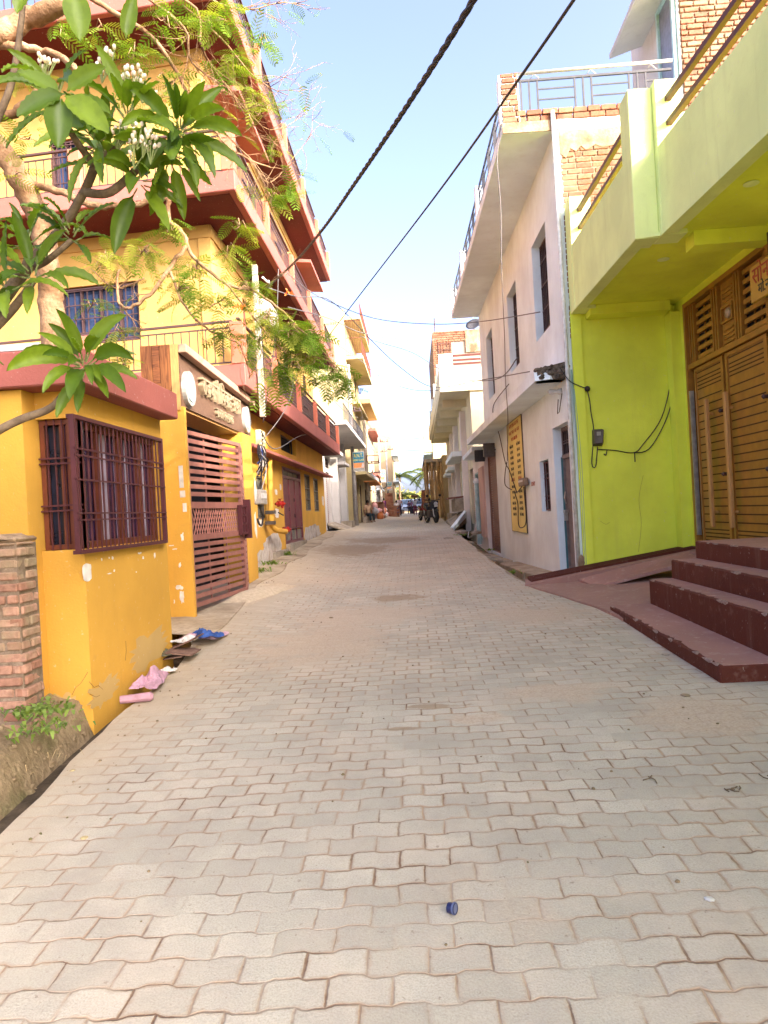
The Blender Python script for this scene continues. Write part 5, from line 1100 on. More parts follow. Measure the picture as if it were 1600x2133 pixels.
# bamboo poles leaning under the far balcony
rb = random.Random(9)
for k in range(15):
    y = 46.2 + rb.uniform(0, 2.2); x0 = .72 + .085 * k + rb.uniform(-.04, .04); top = 4.6 + rb.uniform(-.3, .12)
    mb = MB(); xo = x0 + rb.uniform(-.12, .10); n_ = 9
    pts = [V((xo + (x0 - xo) * i / n_, y - .3 + .35 * i / n_, zc(y) + .02 + (top - zc(y)) * i / n_)) for i in range(n_ + 1)]
    mb.tube(pts, [.062 - .002 * i for i in range(n_ + 1)], 7); o = mb.build('bamboo_pole', bamboo, smooth=True)
    tag(o, 'dry brown bamboo pole leaning upright against the overhanging far balcony', 'pole', 'bamboo poles leaning at the right kerb')
# ---------------------------------------------------------------- poles with signs
def pole(label, px, py, Y, top, mat, r=.07, arms=()):
    b = atY(px, py, Y); b.z = zr(max(b.x, -2.8), Y); t = thing('utility_pole', label, 'pole', tuple(b), 'utility poles along the left kerb')
    MB().tube([b - V((0, 0, .3)), V((b.x, b.y, b.z + (top - b.z) * .55)), V((b.x + .02, b.y, top))], [r * 1.1, r * .9, r * .7], 10).build('shaft', mat, t, smooth=True)
    mb = MB()
    for z, L in arms:
        mb.bx(b.x - L * .3, b.x + L, b.y - .03, b.y + .03, z - .03, z + .03)
        for q in (.4, .9): mb.lathe((b.x + L * q, b.y, z + .03), (0, 0, 1), [(0, .03), (.04, .05), (.08, .03), (.12, .045), (.14, .02)], 8)
    if arms: mb.build('crossarm', railm, t)
    return b
b1 = pole('steel utility pole carrying the blue R.N.T. sign nearest on the left', 743, 1100, 34, 8.6, galv, .10, ((6.4, .5), (5.4, .45)))
b2 = pole('concrete utility pole with a square bracket behind the blue sign', 769, 1075, 46, 7.6, concrete, .13, ((4.7, .9), (4.1, .9)))
b3 = pole('slender pole with cross arms and a coil beside the second hanging sign', 796, 1066, 58, 8.8, galv, .10, ((7.2, .8), (6.4, .7)))
b4 = pole('furthest pole before the tower block on the left', 811, 1068, 68, 8.3, galv, .09, ((7.4, .7),))
def signboard(label, x0, x1, y0, y1, Y, big):
    F_ = facing(Y); u0, v1 = F_.px(x0, y0); u1, v0 = F_.px(x1, y1); t = thing('street_sign', label, 'sign', ((u0 + u1) / 2, Y, v0), 'coaching signs hung on the poles')
    H, W_ = v1 - v0, u1 - u0
    MB().box(F_, u0, u1, v0, v1, -.02, .01).build('board', whitepl, t)
    MB().box(F_, u0 + W_ * .03, u1 - W_ * .03, v0 + H * .43, v1 - H * .04, .0105, .014).build('blue_panel', plain('teal blue print', (.015, .16, .26), .6), t)
    MB().box(F_, u0 + W_ * .03, u1 - W_ * .03, v0 + H * .18, v0 + H * .428, .0105, .014).build('orange_panel', plain('orange print', (.72, .26, .08), .6), t)
    ye = plain('yellow print', (.85, .66, .03), .6)
    text(F_, 'R.N.T.', (u0 + u1) / 2, v0 + H * .72, H * .25, ye, 'lettering', t, .004, .016, widen=W_ / H * 1.25); text(F_, 'NEW CLASS', (u0 + u1) / 2, v0 + H * .53, H * .13, ye, 'lettering', t, .004, .016, widen=W_ / H * 1.45)
    MB().poly(F_, [(u0 + W_ * .72, v0 + H * .22), (u1 - W_ * .06, v0 + H * .22), (u1 - W_ * .06, v0 + H * .36), (u0 + W_ * .85, v0 + H * .42)], .0145, .017).build('white_patch', whitepl, t)
    mb = MB(); mb.box(F_, u0 + W_ * .06, u1 - W_ * .06, v0 + H * .10, v0 + H * .13, .011, .013); mb.box(F_, u0 + W_ * .06, u1 - W_ * .06, v0 + H * .045, v0 + H * .065, .011, .013); mb.build('small_print', inkblack, t)
signboard('blue and orange R.N.T. sign hung on the nearest steel pole', 734.5, 760, 941.5, 981, 33.8, True)
signboard('second R.N.T. sign further down the street, partly turned behind a pole', 793, 804, 979, 1004, 57.6, False)
signboard('furthest and smallest R.N.T. sign before the tower block', 806, 817, 1004, 1021, 67.6, False)
lg = thing('bracket_arm', 'rusty square bracket frame sticking out from the concrete pole', 'bracket', tuple(b2 + V((0, 0, 3.6)))); mb = MB(); F_ = facing(45.8); u0, v1 = F_.px(763, 949); u1, v0 = F_.px(790, 962); mb.frame(F_, u0, u1, v0, v1, .05, -.02, .02); mb.build('frame', brownframe, lg)
co_ = thing('cable_coil', 'coil of black cable hanging on the slender pole', 'cable', tuple(atY(799, 1010, 57.9))); F_ = facing(57.9); u, v = F_.px(799, 1009); mb = MB()
for k in range(4): mb.tube([F_.p(u + math.cos(a) * (.22 + .02 * k), v + math.sin(a) * (.30 + .015 * k), .02 * k) for a in [i * math.pi / 8 for i in range(17)]], .02, 5)
mb.build('coil', cable_m, co_)
# ---------------------------------------------------------------- wires
def wire(label, P, r=.008, mat=None, sag=0, twist=False, name='wire', group=None):
    pts = [atY(x, y, Y) for x, y, Y in P]
    if len(pts) == 2: a, b = pts; pts = [a.lerp(b, i / 16) - V((0, 0, sag * 4 * (i / 16) * (1 - i / 16))) for i in range(17)]
    else: pts = catmull(pts, 6)
    if name == 'power_cable':
        d0 = (pts[0] - pts[10]); pts = [pts[0] + d0 * (9 / max(.2, -d0.y)) * t + V((0, 0, .6 * t * (t - 1))) for t in (1, .75, .5, .25)] + pts
    mb = MB()
    if twist:
        L = [0]
        for p, q in zip(pts, pts[1:]): L.append(L[-1] + (q - p).length)
        n_ = int(L[-1] / .03); dense = []; j = 0
        for i in range(n_ + 1):
            s_ = L[-1] * i / n_
            while j < len(L) - 2 and L[j + 1] < s_: j += 1
            dense.append((pts[j].lerp(pts[j + 1], (s_ - L[j]) / max(1e-6, L[j + 1] - L[j])), s_))
        d = (pts[-1] - pts[0]).normalized(); a = d.orthogonal().normalized(); b = d.cross(a)
        for ph in (0, 2.1, 4.2): mb.tube([p + (a * math.cos(s_ * 17 + ph) + b * math.sin(s_ * 17 + ph)) * r * .62 for p, s_ in dense], r * .82, 6)
    else: mb.tube(pts, r, 5)
    return tag(mb.build(name, mat or cable_m, smooth=True), label, 'cable' if name != 'wire' else 'wire', group)
wire('thick twisted black cable crossing overhead down to the service pole', [(1062, -130, 2.9), (985, 2, 3.35), (905, 132, 4.0), (812, 275, 5.1), (735, 388, 6.4), (672, 478, 8.0), (610, 550, 10.0), (552, 602, 11.9)], .0125, twist=True, name='power_cable')
wire('straight plain black cable crossing overhead to the first floor balcony', [(1290, -140, 3.3), (1195, 0, 3.9), (1080, 166, 5.0), (900, 418, 8.2), (730, 640, 15), (668, 722, 21)], .0105, name='power_cable')
GW = 'thin service wires strung across the street'
WS = [([(600, 570, 13.5), (665, 618, 15), (780, 663, 17), (900, 675, 17), (1000, 670, 15.5), (1125, 650, 12.2)], 'thin wire from the golden building to the nearest upper window of the white house'),
      ([(560, 600, 12), (620, 618, 14), (680, 622, 15), (730, 662, 17), (765, 700, 18), (830, 762, 20), (900, 806, 21), (1000, 792, 17), (1103, 774, 12.5)], 'thin wire sagging from the service pole to the broken slab end'),
      ([(600, 640, 14), (690, 665, 20), (750, 692, 25), (830, 706, 28), (900, 708, 30), (990, 690, 36)], 'thin wire reaching the bare brick storey'),
      ([(672, 700, 21), (740, 742, 26), (800, 790, 27), (860, 812, 27), (913, 813, 26)], 'low sagging wire ending at the long cream balcony'),
      ([(750, 700, 30), (800, 716, 30), (860, 735, 28), (944, 784, 24), (1030, 791, 17), (1078, 745, 14)], 'wire dropping to the middle upper window of the white house'),
      ([(640, 790, 20), (674, 813, 26), (720, 858, 32), (747, 870, 34)], 'wire from the left balcony to the lower arm of the steel pole'),
      ([(660, 770, 22), (702, 815, 28), (730, 843, 32), (750, 853, 34)], 'wire from the left balcony to the upper arm of the steel pole'),
      ([(752, 855, 34), (765, 900, 40), (785, 938, 52), (797, 937, 58)], 'wire curving from the steel pole to the slender pole, upper one'),
      ([(752, 869, 34), (762, 905, 40), (775, 935, 46), (788, 946, 57)], 'wire curving from the steel pole to the slender pole, lower one'),
      ([(800, 932, 58), (850, 938, 60), (886, 937, 60)], 'short wire across the street at the far end, lower one'), ([(780, 905, 56), (830, 915, 62), (885, 912, 60)], 'short wire across the street at the far end, upper one'),
      ([(812, 930, 68), (820, 985, 80), (850, 1012, 100)], 'wire drooping from the furthest pole towards the palms'),
      ([(545, 900, 12.2), (575, 935, 14), (640, 905, 18), (700, 925, 24.4)], 'wire looping along under the first floor balcony'),
      ([(548, 880, 12.3), (560, 800, 12), (575, 690, 11.6), (580, 560, 11.4)], 'wire climbing past the first floor balcony corner'),
      ([(545, 920, 12.3), (590, 860, 13), (610, 800, 13.6), (600, 700, 12.6)], 'slack wire rising to the second floor railing')]
for P, lab in WS: wire(lab, P,   .0058 + .00021 * max(p[2] for p in P), wire_m, group=GW)
P = [(1045, 250, 11.1), (1036, 330, 10.9), (1043, 430, 10.9), (1045, 560, 10.9), (1051, 700, 10.9), (1053, 790, 11.0), (1058, 870, 11.2), (1057, 960, 11.6)]
wire('wire hanging down the white house front from its roof slab', [(x, y, Y) for x, y, Y in P], .0065, wire_m, group=GW)
# ---------------------------------------------------------------- people
def skinmesh(name, vs, es, mat, parent, sub=1):
    me = bpy.data.meshes.new(name); off = V(parent.get('_o', (0, 0, 0)))
    me.from_pydata([V(v[0]) - off for v in vs], es, []); o = bpy.data.objects.new(name, me); COL.objects.link(o)
    md = o.modifiers.new('s', 'SKIN'); md.use_smooth_shade = True
    for i, v in enumerate(vs):
        r = v[1]; me.skin_vertices[0].data[i].radius = (r, r) if not isinstance(r, tuple) else r
        me.skin_vertices[0].data[i].use_root = (i == 0)
    o.modifiers.new('u', 'SUBSURF').levels = sub; o.modifiers['u'].render_levels = sub
    dg = bpy.context.evaluated_depsgraph_get(); m2 = bpy.data.meshes.new_from_object(o.evaluated_get(dg)); bpy.data.objects.remove(o)
    m2.materials.clear(); m2.materials.append(mat); m2.name = name
    o = bpy.data.objects.new(name, m2); COL.objects.link(o); o.parent = parent; return o
def person(label, base, h, rot, arms='down', stride=.12, shirt=(.6, .5, .45), pants=(.05, .05, .08), seated=False, wrap=None):
    b = V(base); t = thing('person', label, 'person', tuple(b)); c, s_ = math.cos(rot), math.sin(rot)
    def L(x, y, z): return b + V((c * x - s_ * y, s_ * x + c * y, z)) * (h / 1.7)
    drop = -.42 if seated else 0; hip = .90 + drop
    vs, es = [], []
    def A(x, y, z, r, p=None):
        vs.append((L(x, y, z), r * h / 1.7));
        if p is not None: es.append((p, len(vs) - 1))
        return len(vs) - 1
    pel = A(0, 0, hip, .115); sp = A(0, 0, hip + .22, .105, pel); ch = A(0, .01, hip + .42, .125, sp); nk = A(0, 0, hip + .56, .052, ch); hd = A(0, -.01, hid := hip + .66, .075, nk); tp = A(0, -.01, hip + .76, .062, hd)
    A(0, -.085, hip + .67, .014, hd)
    legs, armsv = [], []
    for sx, f in ((-1, stride), (1, -stride)):
        a = A(sx * .09, 0, hip - .06, .085, pel)
        if seated: k = A(sx * .11, -.42, hip - .02, .06, a); an = A(sx * .11, -.44, .09, .04, k)
        else: k = A(sx * .10, -f * .6 - .02, .48, .058, a); an = A(sx * .10, -f, .08, .04, k)
        A(sx * .11, (vs[an][0] - b).length * 0 - (f if not seated else .44) - .13, .03, .034, an); legs.append((a, k, an))
        sh_ = A(sx * .19, .0, hip + .47, .055, ch)
        if arms == 'up': el = A(sx * .36, -.05, hip + .62, .042, sh_); wr = A(sx * .20, -.03, hip + .86, .032, el); hdn = (-sx * .05, 0, .05)
        else: el = A(sx * .25, .02, hip + .20, .042, sh_); wr = A(sx * .25, -.08, hip - .03, .032, el); hdn = (0, -.02, -.08)
        w_ = vs[wr][0]; pm = len(vs); vs.append((w_ + V(hdn) * .6, .030)); es.append((wr, pm))
        for q in range(5):
            o = (q - 2) * .016; vs.append((w_ + V(hdn) * (1.35 if q else 1.0) + V((c * o + (sx * .03 * c if q == 0 else 0), s_ * o, 0)), .009)); es.append((pm, len(vs) - 1))
        armsv.append((sh_, el, wr))
    skinmesh('body', vs, es, skin, t)
    sv, se = [], []
    def C(i, r, p=None, P=None):
        sv.append((P or vs[i][0], r * h / 1.7))
        if p is not None: se.append((p, len(sv) - 1))
        return len(sv) - 1
    p0 = C(pel, .155); p1 = C(sp, .14, p0); p2 = C(ch, .15, p1); C(nk, .075, p2)
    for sh_, el, wr in armsv: q = C(sh_, .075, p2); C(el, .058, q, vs[sh_][0].lerp(vs[el][0], .9))
    skinmesh('shirt', sv, se, cloth('shirt cloth', shirt), t)
    sv, se = [], []; p0 = C(pel, .14)
    for a, k, an in legs: q = C(a, .105, p0); q2 = C(k, .082, q); C(an, .068, q2)
    skinmesh('trousers', sv, se, cloth('trouser cloth', pants), t)
    MB().lathe(L(0, .012, hip + .655), (0, .1, 1), [(0, .088), (.07, .092), (.13, .07), (.165, .02)], 12).build('hair' if not wrap else 'head_wrap', hair if not wrap else cloth('head cloth', wrap), t, smooth=True)
    return t, L, hip
def gp(px, Y, dz=0): p = atY(px, 1066, Y); p.z = zr(p.x, Y) + dz; return p
t, L, hip = person('person carrying a loaded basket on the head, both arms raised, maroon trousers', gp(865, 69), 1.66, 0, 'up', .05, (.42, .42, .44), (.13, .025, .05))
bk = thing('basket', 'round basket heaped with red bricks held on the head of the carrier', 'basket', tuple(L(0, 0, hip + .86))); o_ = L(0, 0, hip + .80); MB().lathe(o_, (0, 0, 1), [(0, .18), (.10, .36), (.13, .38), (.11, .33), (.03, .1)], 14).build('pan', brownframe, bk)
mb = MB(); r_ = random.Random(2)
for k in range(12): x, y, z = r_.uniform(-.26, .26), r_.uniform(-.2, .2), r_.uniform(.08, .24); mb.bx(o_.x + x - .1, o_.x + x + .1, o_.y + y - .06, o_.y + y + .06, o_.z + z, o_.z + z + .07)
mb.build('brick_load', brickm, bk)
person('person walking in a long pinkish shirt and dark trousers with a red head cloth', gp(833, 66), 1.78, .2, 'down', .16, (.50, .38, .36), (.045, .02, .04), wrap=(.30, .05, .05))
person('shorter person in a white shirt and blue jeans walking beside the pinkish shirt', gp(826.5, 63), 1.40, -.1, 'down', .14, (.66, .62, .58), (.06, .08, .16))
person('small person in grey beside the brick stack', gp(818, 67), 1.25, .5, 'down', .05, (.28, .27, .27), (.30, .28, .26))
person('person in dark purple standing in front of the parked vans', gp(853, 80), 1.55, 2.6, 'down', .06, (.07, .04, .08), (.03, .025, .04))
person('person in a violet top walking between the parked vans', gp(858, 82), 1.6, .3, 'down', .12, (.16, .09, .18), (.03, .025, .035))
person('person in purple cloth standing behind the sack pile', gp(801, 62), 1.55, .9, 'down', .04, (.16, .03, .13), (.13, .025, .10))
p = atY(755, 1066, 40); p.x = -2.62; p.z = zr(-2.6, 40)
person('person in a tan shirt sitting on the low step behind the steel pole', tuple(p), 1.65, .6, 'down', 0, (.50, .32, .20), (.02, .035, .045), seated=True)
tag(MB().bx(p.x - .3, p.x + .25, p.y - .2, p.y + .6, p.z - .1, p.z + .40).build('stone_block', concrete, bevel=.02), 'grey stone block under the seated person by the kerb', 'block')
# ---------------------------------------------------------------- sacks, brick stacks, vehicles
rb = random.Random(14); cols = [plain('orange sack', (.55, .17, .05), .8), plain('white sack', (.55, .52, .48), .8), plain('pink print sack', (.55, .28, .26), .8), plain('grey sack', (.42, .40, .40), .8)]
lab = ['orange woven sack in the heap at the left kerb', 'white woven sack in the heap at the left kerb', 'pinkish printed sack in the heap at the left kerb', 'dull grey sack in the heap at the left kerb']
for k in range(34):
    lay = 0 if k < 16 else 1 if k < 28 else 2
    i = k if lay == 0 else (k - 16) if lay == 1 else (k - 28); n_ = (16, 12, 6)[lay]
    y = 50 + (i + .5 * lay) * (10.5 / n_) * .9 + rb.uniform(-.2, .2); x = -2.55 + rb.uniform(-.35, .25) - lay * .2 + .012 * (y - 50) ; z = zr(-2.5, y) + lay * .36; ci = 0 if k in (0, 3, 17, 22, 30) else rb.choice((1, 1, 2, 3))
    mb = MB(); ax = V((rb.uniform(-.3, .3), rb.uniform(-.3, .3), 1)) if rb.random() > .4 else V((1, rb.uniform(-.6, .6), .35)); b_ = V((x, y, z - .02 if ax.z > .8 else z + .2)) - (V((0, 0, 0)) if ax.z > .8 else ax.normalized() * .3)
    mb.lathe(b_, ax, [(0, .12), (.05, .21), (.24, .24), (.40, .19), (.46, .07), (.52, .10), (.55, .02)], 10)
    tag(mb.build('sack', cols[ci], smooth=True), lab[ci], 'sack', ['orange sacks in the heap', 'white sacks in the heap', 'pinkish sacks in the heap', 'grey sacks in the heap'][ci])
def brickstack(label, x0, x1, y0, y1, zt, jag=.1, seed=0):
    r = random.Random(seed); t = thing('brick_stack', label, 'brick stack', ((x0 + x1) / 2, y0, zr(x0, y0))); mb = MB(); z = zr((x0 + x1) / 2, y0) - .03
    while z < zt:
        y = y0
        while y < y1:
            x = x0 + r.uniform(-.03, .03)
            while x < x1:
                if z < zt - jag or r.random() > .4: mb.bx(x, x + .21, y + r.uniform(-.03, .03), y + .10, z, z + .068)
                x += .222
            y += .115
        z += .074
    mb.build('bricks', brickm, t)
brickstack('tall red brick stack standing at the left kerb past the sacks', -2.55, -1.95, 62.5, 63.6, 3.15, .3, 1)
brickstack('low loose red brick stack at the left kerb in front of the tall one', -2.2, -1.55, 60.8, 61.8, 2.0, .5, 2)
brickstack('red brick stack rising behind the heap of sacks', -3.2, -2.5, 52.5, 55.5, 2.25, .4, 3)
brickstack('tall red brick stack at the right kerb before the vans', .62, 1.12, 61.0, 62.2, 3.2, .5, 4)
def wheel(c, r, w_, parent, ax=(1, 0, 0)):
    o = MB().lathe(V(c) - V(ax) * w_ / 2, ax, [(0, r * .62), (0, r * .9), (w_ * .2, r), (w_ * .8, r), (w_, r * .9), (w_, r * .62)], 20).build('wheel', black, parent, smooth=False)
    mb = MB(); mb.lathe(V(c) - V(ax) * w_ * .35, ax, [(0, r * .6), (w_ * .7, r * .6)], 18); mb.lathe(V(c) - V(ax) * w_ * .55, ax, [(0, r * .2), (w_ * 1.1, r * .2)], 10); mb.build('rim', steel, o)
    return o
def motorcycle(label, px, py, Y, rot, body, scale=1):
    p = atY(px, py, Y); p.z = zr(p.x, Y); t = thing('motorcycle', label, 'motorcycle', tuple(p)); b = p
    P = lambda x, y, z: b + V((x, y, z)) * scale
    wheel(P(0, -.0, .30), .30 * scale, .11 * scale, t); wheel(P(0, 1.28, .30), .30 * scale, .12 * scale, t)
    pm = paint(label[:12] + ' paint', body, .25, .1); mb = MB()
    mb.prism([P(-.07, -.28, .56), P(.07, -.28, .56), P(.09, .30, .60), P(-.09, .30, .60)], [P(-.05, -.20, .63), P(.05, -.20, .63), P(.07, .25, .68), P(-.07, .25, .68)]); mb.build('mudguard', pm, t, bevel=.01)
    mb = MB(); mb.prism([P(-.10, .02, .68), P(.10, .02, .68), P(.18, .26, .60), P(-.18, .26, .60)], [P(-.16, -.02, 1.02), P(.16, -.02, 1.02), P(.20, .30, 1.0), P(-.20, .30, 1.0)]); mb.prism([P(-.14, .3, .80), P(.14, .3, .80), P(.12, .85, .72), P(-.12, .85, .72)], [P(-.12, .3, 1.02), P(.12, .3, 1.02), P(.09, .85, .82), P(-.09, .85, .82)]); mb.prism([P(-.12, .95, .60), P(.12, .95, .60), P(.08, 1.55, .72), P(-.08, 1.55, .72)], [P(-.13, .95, .76), P(.13, .95, .76), P(.07, 1.6, .88), P(-.07, 1.6, .88)]); mb.build('fairing', pm, t, bevel=.02)
    mb = MB()
    for s_ in (-1, 1): mb.tube([P(s_ * .09, 0, .30), P(s_ * .09, .16, .80), P(s_ * .08, .22, .98)], .024 * scale, 8)
    mb.build('fork', steel, t)
    mb = MB(); mb.tube([P(-.36, .40, 1.08), P(-.22, .26, 1.06), P(0, .22, 1.04), P(.22, .26, 1.06), P(.36, .40, 1.08)], .018 * scale, 8); mb.tube([P(-.38, .43, 1.08), P(-.26, .32, 1.07)], .024 * scale, 8); mb.tube([P(.38, .43, 1.08), P(.26, .32, 1.07)], .024 * scale, 8); mb.build('handlebar', black, t)
    for s_ in (-1, 1):
        mb = MB(); mb.tube([P(s_ * .24, .26, 1.07), P(s_ * .30, .20, 1.22)], .01 * scale, 6); mb.lathe(P(s_ * .31, .18, 1.26), (0, 1, 0), [(0, .03), (.02, .065), (.03, .065)], 12); mb.build('mirror', black, t)
    MB().lathe(P(0, -.06, .88), (0, -1, -.1), [(0, .10), (.05, .09), (.07, .06), (.075, .01)], 14).build('headlight', plain('lamp glass', (.55, .55, .58), .1), t)
    MB().prism([P(-.12, .62, .76), P(.12, .62, .76), P(.10, 1.42, .84), P(-.10, 1.42, .84)], [P(-.12, .64, .86), P(.12, .64, .86), P(.10, 1.42, .94), P(-.10, 1.42, .94)]).build('seat', black, t, bevel=.03)
    MB().bx(b.x - .14 * scale, b.x + .14 * scale, b.y + .48 * scale, b.y + .9 * scale, b.z + .26 * scale, b.z + .60 * scale).build('engine', boxdark, t, bevel=.03)
    mb = MB(); mb.tube([P(.16, .5, .32), P(.18, .9, .26), P(.2, 1.6, .38)], [.03 * scale, .04 * scale, .05 * scale], 8); mb.tube([P(-.12, .8, .24), P(-.28, .9, .01)], .014 * scale, 6); mb.build('exhaust', steel, t)
    MB().box(Fr(P(0, -.03, .80), (1, 0, 0), (0, -1, 0)), -.09, .09, -.06, .02, .06, .07).build('number_plate', whitepl, t)
    for ch in t.children: pass
    t.rotation_euler.z = rot
    return t
motorcycle('dark grey faired motorcycle parked facing the camera at the right kerb', 909, 1089, 34.8, .30, (.035, .04, .05), 1.06)
motorcycle('red motorcycle parked behind the dark grey one', 888, 1077, 41.5, .25, (.22, .03, .03), .98)
def van(label, px, Y, col):
    p = atY(px, 1066, Y); p.z = zr(p.x, Y); t = thing('van', label, 'van', tuple(p)); pm = paint(label[:10] + ' paint', col, .25, .05); F_ = Fr(p, (0, 1, 0), (-1, 0, 0))
    prof = [(0, .35), (0, .85), (.12, 1.0), (.85, 1.12), (1.45, 1.78), (3.6, 1.80), (3.75, 1.0), (3.75, .35)]
    MB().poly(F_, prof, -.78, .78).build('body', pm, t, bevel=.05)
    FF = Fr(p, (1, 0, 0), (0, -1, 0)); q = [(-.66, .88, 1.16), (.66, .88, 1.16), (.58, 1.40, 1.72), (-.58, 1.40, 1.72)]
    mb = MB(); a = [p + V((x, y - .03, z)) for x, y, z in q]; mb.prism(a, [v + V((0, -.02, .01)) for v in a]); mb.build('windscreen', glass('van glass', (.05, .07, .10)), t)
    for s_ in (-1, 1):
        MB().box(Fr(p + V((s_ * .79, 0, 0)), (0, 1, 0), (s_, 0, 0)), 1.5, 3.4, 1.15, 1.65, .0, .008).build('side_window', glass('van glass', (.05, .07, .10)), t)
        MB().lathe(p + V((s_ * .56, -.0, .80)), (0, -1, 0), [(0, .12), (.03, .11), (.04, .01)], 12).build('headlight', plain('lamp glass', (.6, .6, .62), .1), t)
        for y in (.75, 3.0): wheel(p + V((s_ * .68, y, .32)), .32, .2, t)
    MB().bx(p.x - .82, p.x + .82, p.y - .10, p.y - .004, p.z + .34, p.z + .58).build('bumper', boxdark, t, bevel=.02); MB().bx(p.x - .4, p.x + .4, p.y - .02, p.y - .002, p.z + .68, p.z + .84).build('radiator_grille', black, t); MB().bx(p.x - .24, p.x + .24, p.y - .115, p.y - .102, p.z + .40, p.z + .52).build('number_plate', whitepl, t)
van('pale blue van parked at the street end on the left of the basket carrier', 847, 86, (.30, .36, .48)); van('whitish blue van parked at the street end behind the basket carrier', 874.5, 84, (.42, .47, .55))
# ---------------------------------------------------------------- far trees and palms
def blob_tree(name, label, x, y, z, h, r, mat, n=900, leaf=.35, seed=0, cat='tree', trunk=True, group=None):
    rr = random.Random(seed); t = thing(name, label, cat, (x, y, z), group)
    if trunk: MB().tube([(x, y, z - .3), (x + .1, y, z + h * .35), (x - .1, y + .1, z + h * .7)], [.22, .16, .06], 8).build('trunk', barkd, t)
    cl = [(V((x + rr.gauss(0, r * .45), y + rr.gauss(0, r * .45), z + h * .62 + rr.gauss(0, h * .18))), r * rr.uniform(.25, .5)) for _ in range(14)]; mb = MB()
    for _ in range(n):
        c, q = rr.choice(cl); d = V((rr.gauss(0, 1), rr.gauss(0, 1), rr.gauss(0, 1))).normalized() * q * rr.uniform(.4, 1.05); a = V((rr.gauss(0, 1), rr.gauss(0, 1), rr.gauss(0, 1))).normalized() * leaf * rr.uniform(.5, 1); b = a.cross(V((rr.gauss(0, 1), rr.gauss(0, 1), rr.gauss(0, 1)))).normalized() * leaf * .35
        o = c + d; mb.add([o - a, o + b, o + a, o - b], [(0, 1, 2, 3)])
    mb.build('crown', mat, t, closed=False)
for k, (x, y, h, r) in enumerate(((-3.5, 105, 2.5, 2.0), (1.5, 112, 2.4, 2.2), (5, 110, 3.5, 2.8), (-1, 125, 3.0, 2.6), (-7, 120, 4.5, 3.6), (8, 125, 5, 3.6))):
    blob_tree('bushy_tree', 'yellow green bushy tree at the far end of the street behind the vans', x, y, 1.1, h, r, leafmat('sunny far leaf %d' % k, (.18, .19, .04), (.34, .30, .07), .7, .3), 1300, .38, 50 + k, group='bushy trees behind the vans')
def palm(label, px, py, Y, L_, n, seed, lean=0):
    rr = random.Random(seed); c = atY(px, py, Y); t = thing('palm_tree', label, 'palm', (c.x, c.y, 1.1)); MB().tube([(c.x - lean, c.y, .8), (c.x - lean * .4, c.y, 1.1 + (c.z - 1.1) * .5), c], [.17, .13, .12], 8).build('trunk', bark, t); mb = MB(); st_ = MB()
    for k in range(n):
        az = 2 * math.pi * k / n + rr.uniform(-.2, .2); el = rr.uniform(-.1, .9); d = V((math.cos(az), math.sin(az), 0)); pts = []
        for i in range(10):
            s_ = i / 9; pts.append(c + d * L_ * s_ * math.cos(el * .6) + V((0, 0, L_ * (math.sin(el) * s_ - .75 * s_ * s_))))
        st_.tube(pts, [.03 - .002 * i for i in range(10)], 4); sd = d.cross(V((0, 0, 1)))
        for i in range(1, 10):
            for f in range(4):
                p = pts[i - 1].lerp(pts[i], f / 4); ll = L_ * .26 * (1 - abs(i / 9 - .45) * 1.1)
                for s_ in (-1, 1): e = p + sd * s_ * ll * .8 + d * ll * .4 - V((0, 0, ll * .55)); mb.add([p - d * .06, p + d * .06, e], [(0, 1, 2)])
    mb.build('frond', palmgreen, t, closed=False); st_.build('stalk', palmgreen, t)
palm('coconut palm beside the tower block with yellowing fronds', 833, 990, 92, 3.2, 13, 1, .3); palm('coconut palm partly hidden by the right hand balconies', 897, 984, 80, 2.7, 14, 2, -.2); palm('short yellow palm low behind the walkers', 838, 1030, 96, 3.0, 12, 3)
# ---------------------------------------------------------------- plumeria: broad leaf whorls near the camera
def leaf_mesh(mb, base, d, up, L, W, droop, rr, nseg=14):
    d = d.normalized(); side = d.cross(up); side = side.normalized() if side.length > 1e-3 else d.orthogonal().normalized(); p = V(base); dirv = d.copy(); rows = []
    tw = rr.uniform(-.5, .5)
    for i in range(nseg + 1):
        s_ = i / nseg; w_ = W * (math.sin(math.pi * min(1, s_ * .94 + .03) ** .85) ** .8) * (1 if s_ < .97 else .25)
        if s_ < .10: w_ = W * .06 + w_ * s_ * 3
        u = side.cross(dirv).normalized(); sd = side * math.cos(tw * s_) + u * math.sin(tw * s_); wav = .0032 * (1 if i % 2 else -1)
        rows.append([p - sd * w_ / 2 + u * (w_ * .20 + wav), p - sd * w_ * .26 + u * (w_ * .06 - wav * .6), p - u * .002, p + sd * w_ * .26 + u * (w_ * .06 - wav * .6), p + sd * w_ / 2 + u * (w_ * .20 + wav)])
        p = p + dirv * (L / nseg); dirv = (dirv + V((0, 0, -1)) * droop / nseg).normalized(); side = (side - dirv * (side @ dirv)).normalized()
    n_ = len(rows); mb.add([q for r in rows for q in r], [(i * 5 + j, i * 5 + j + 1, (i + 1) * 5 + j + 1, (i + 1) * 5 + j) for i in range(n_ - 1) for j in range(4)])
ptree = thing('plumeria_tree', 'plumeria tree with glossy broad leaf whorls and white buds reaching in at the left', 'tree', (-2.55, 3.2, .15))
tr_ = MB(); lf = MB(); fl = MB(); rp_ = random.Random(77); stems = MB()
trunk = [V((-2.55, 3.2, -.05)), V((-2.5, 3.2, .6)), V((-2.35, 3.15, 1.2))]
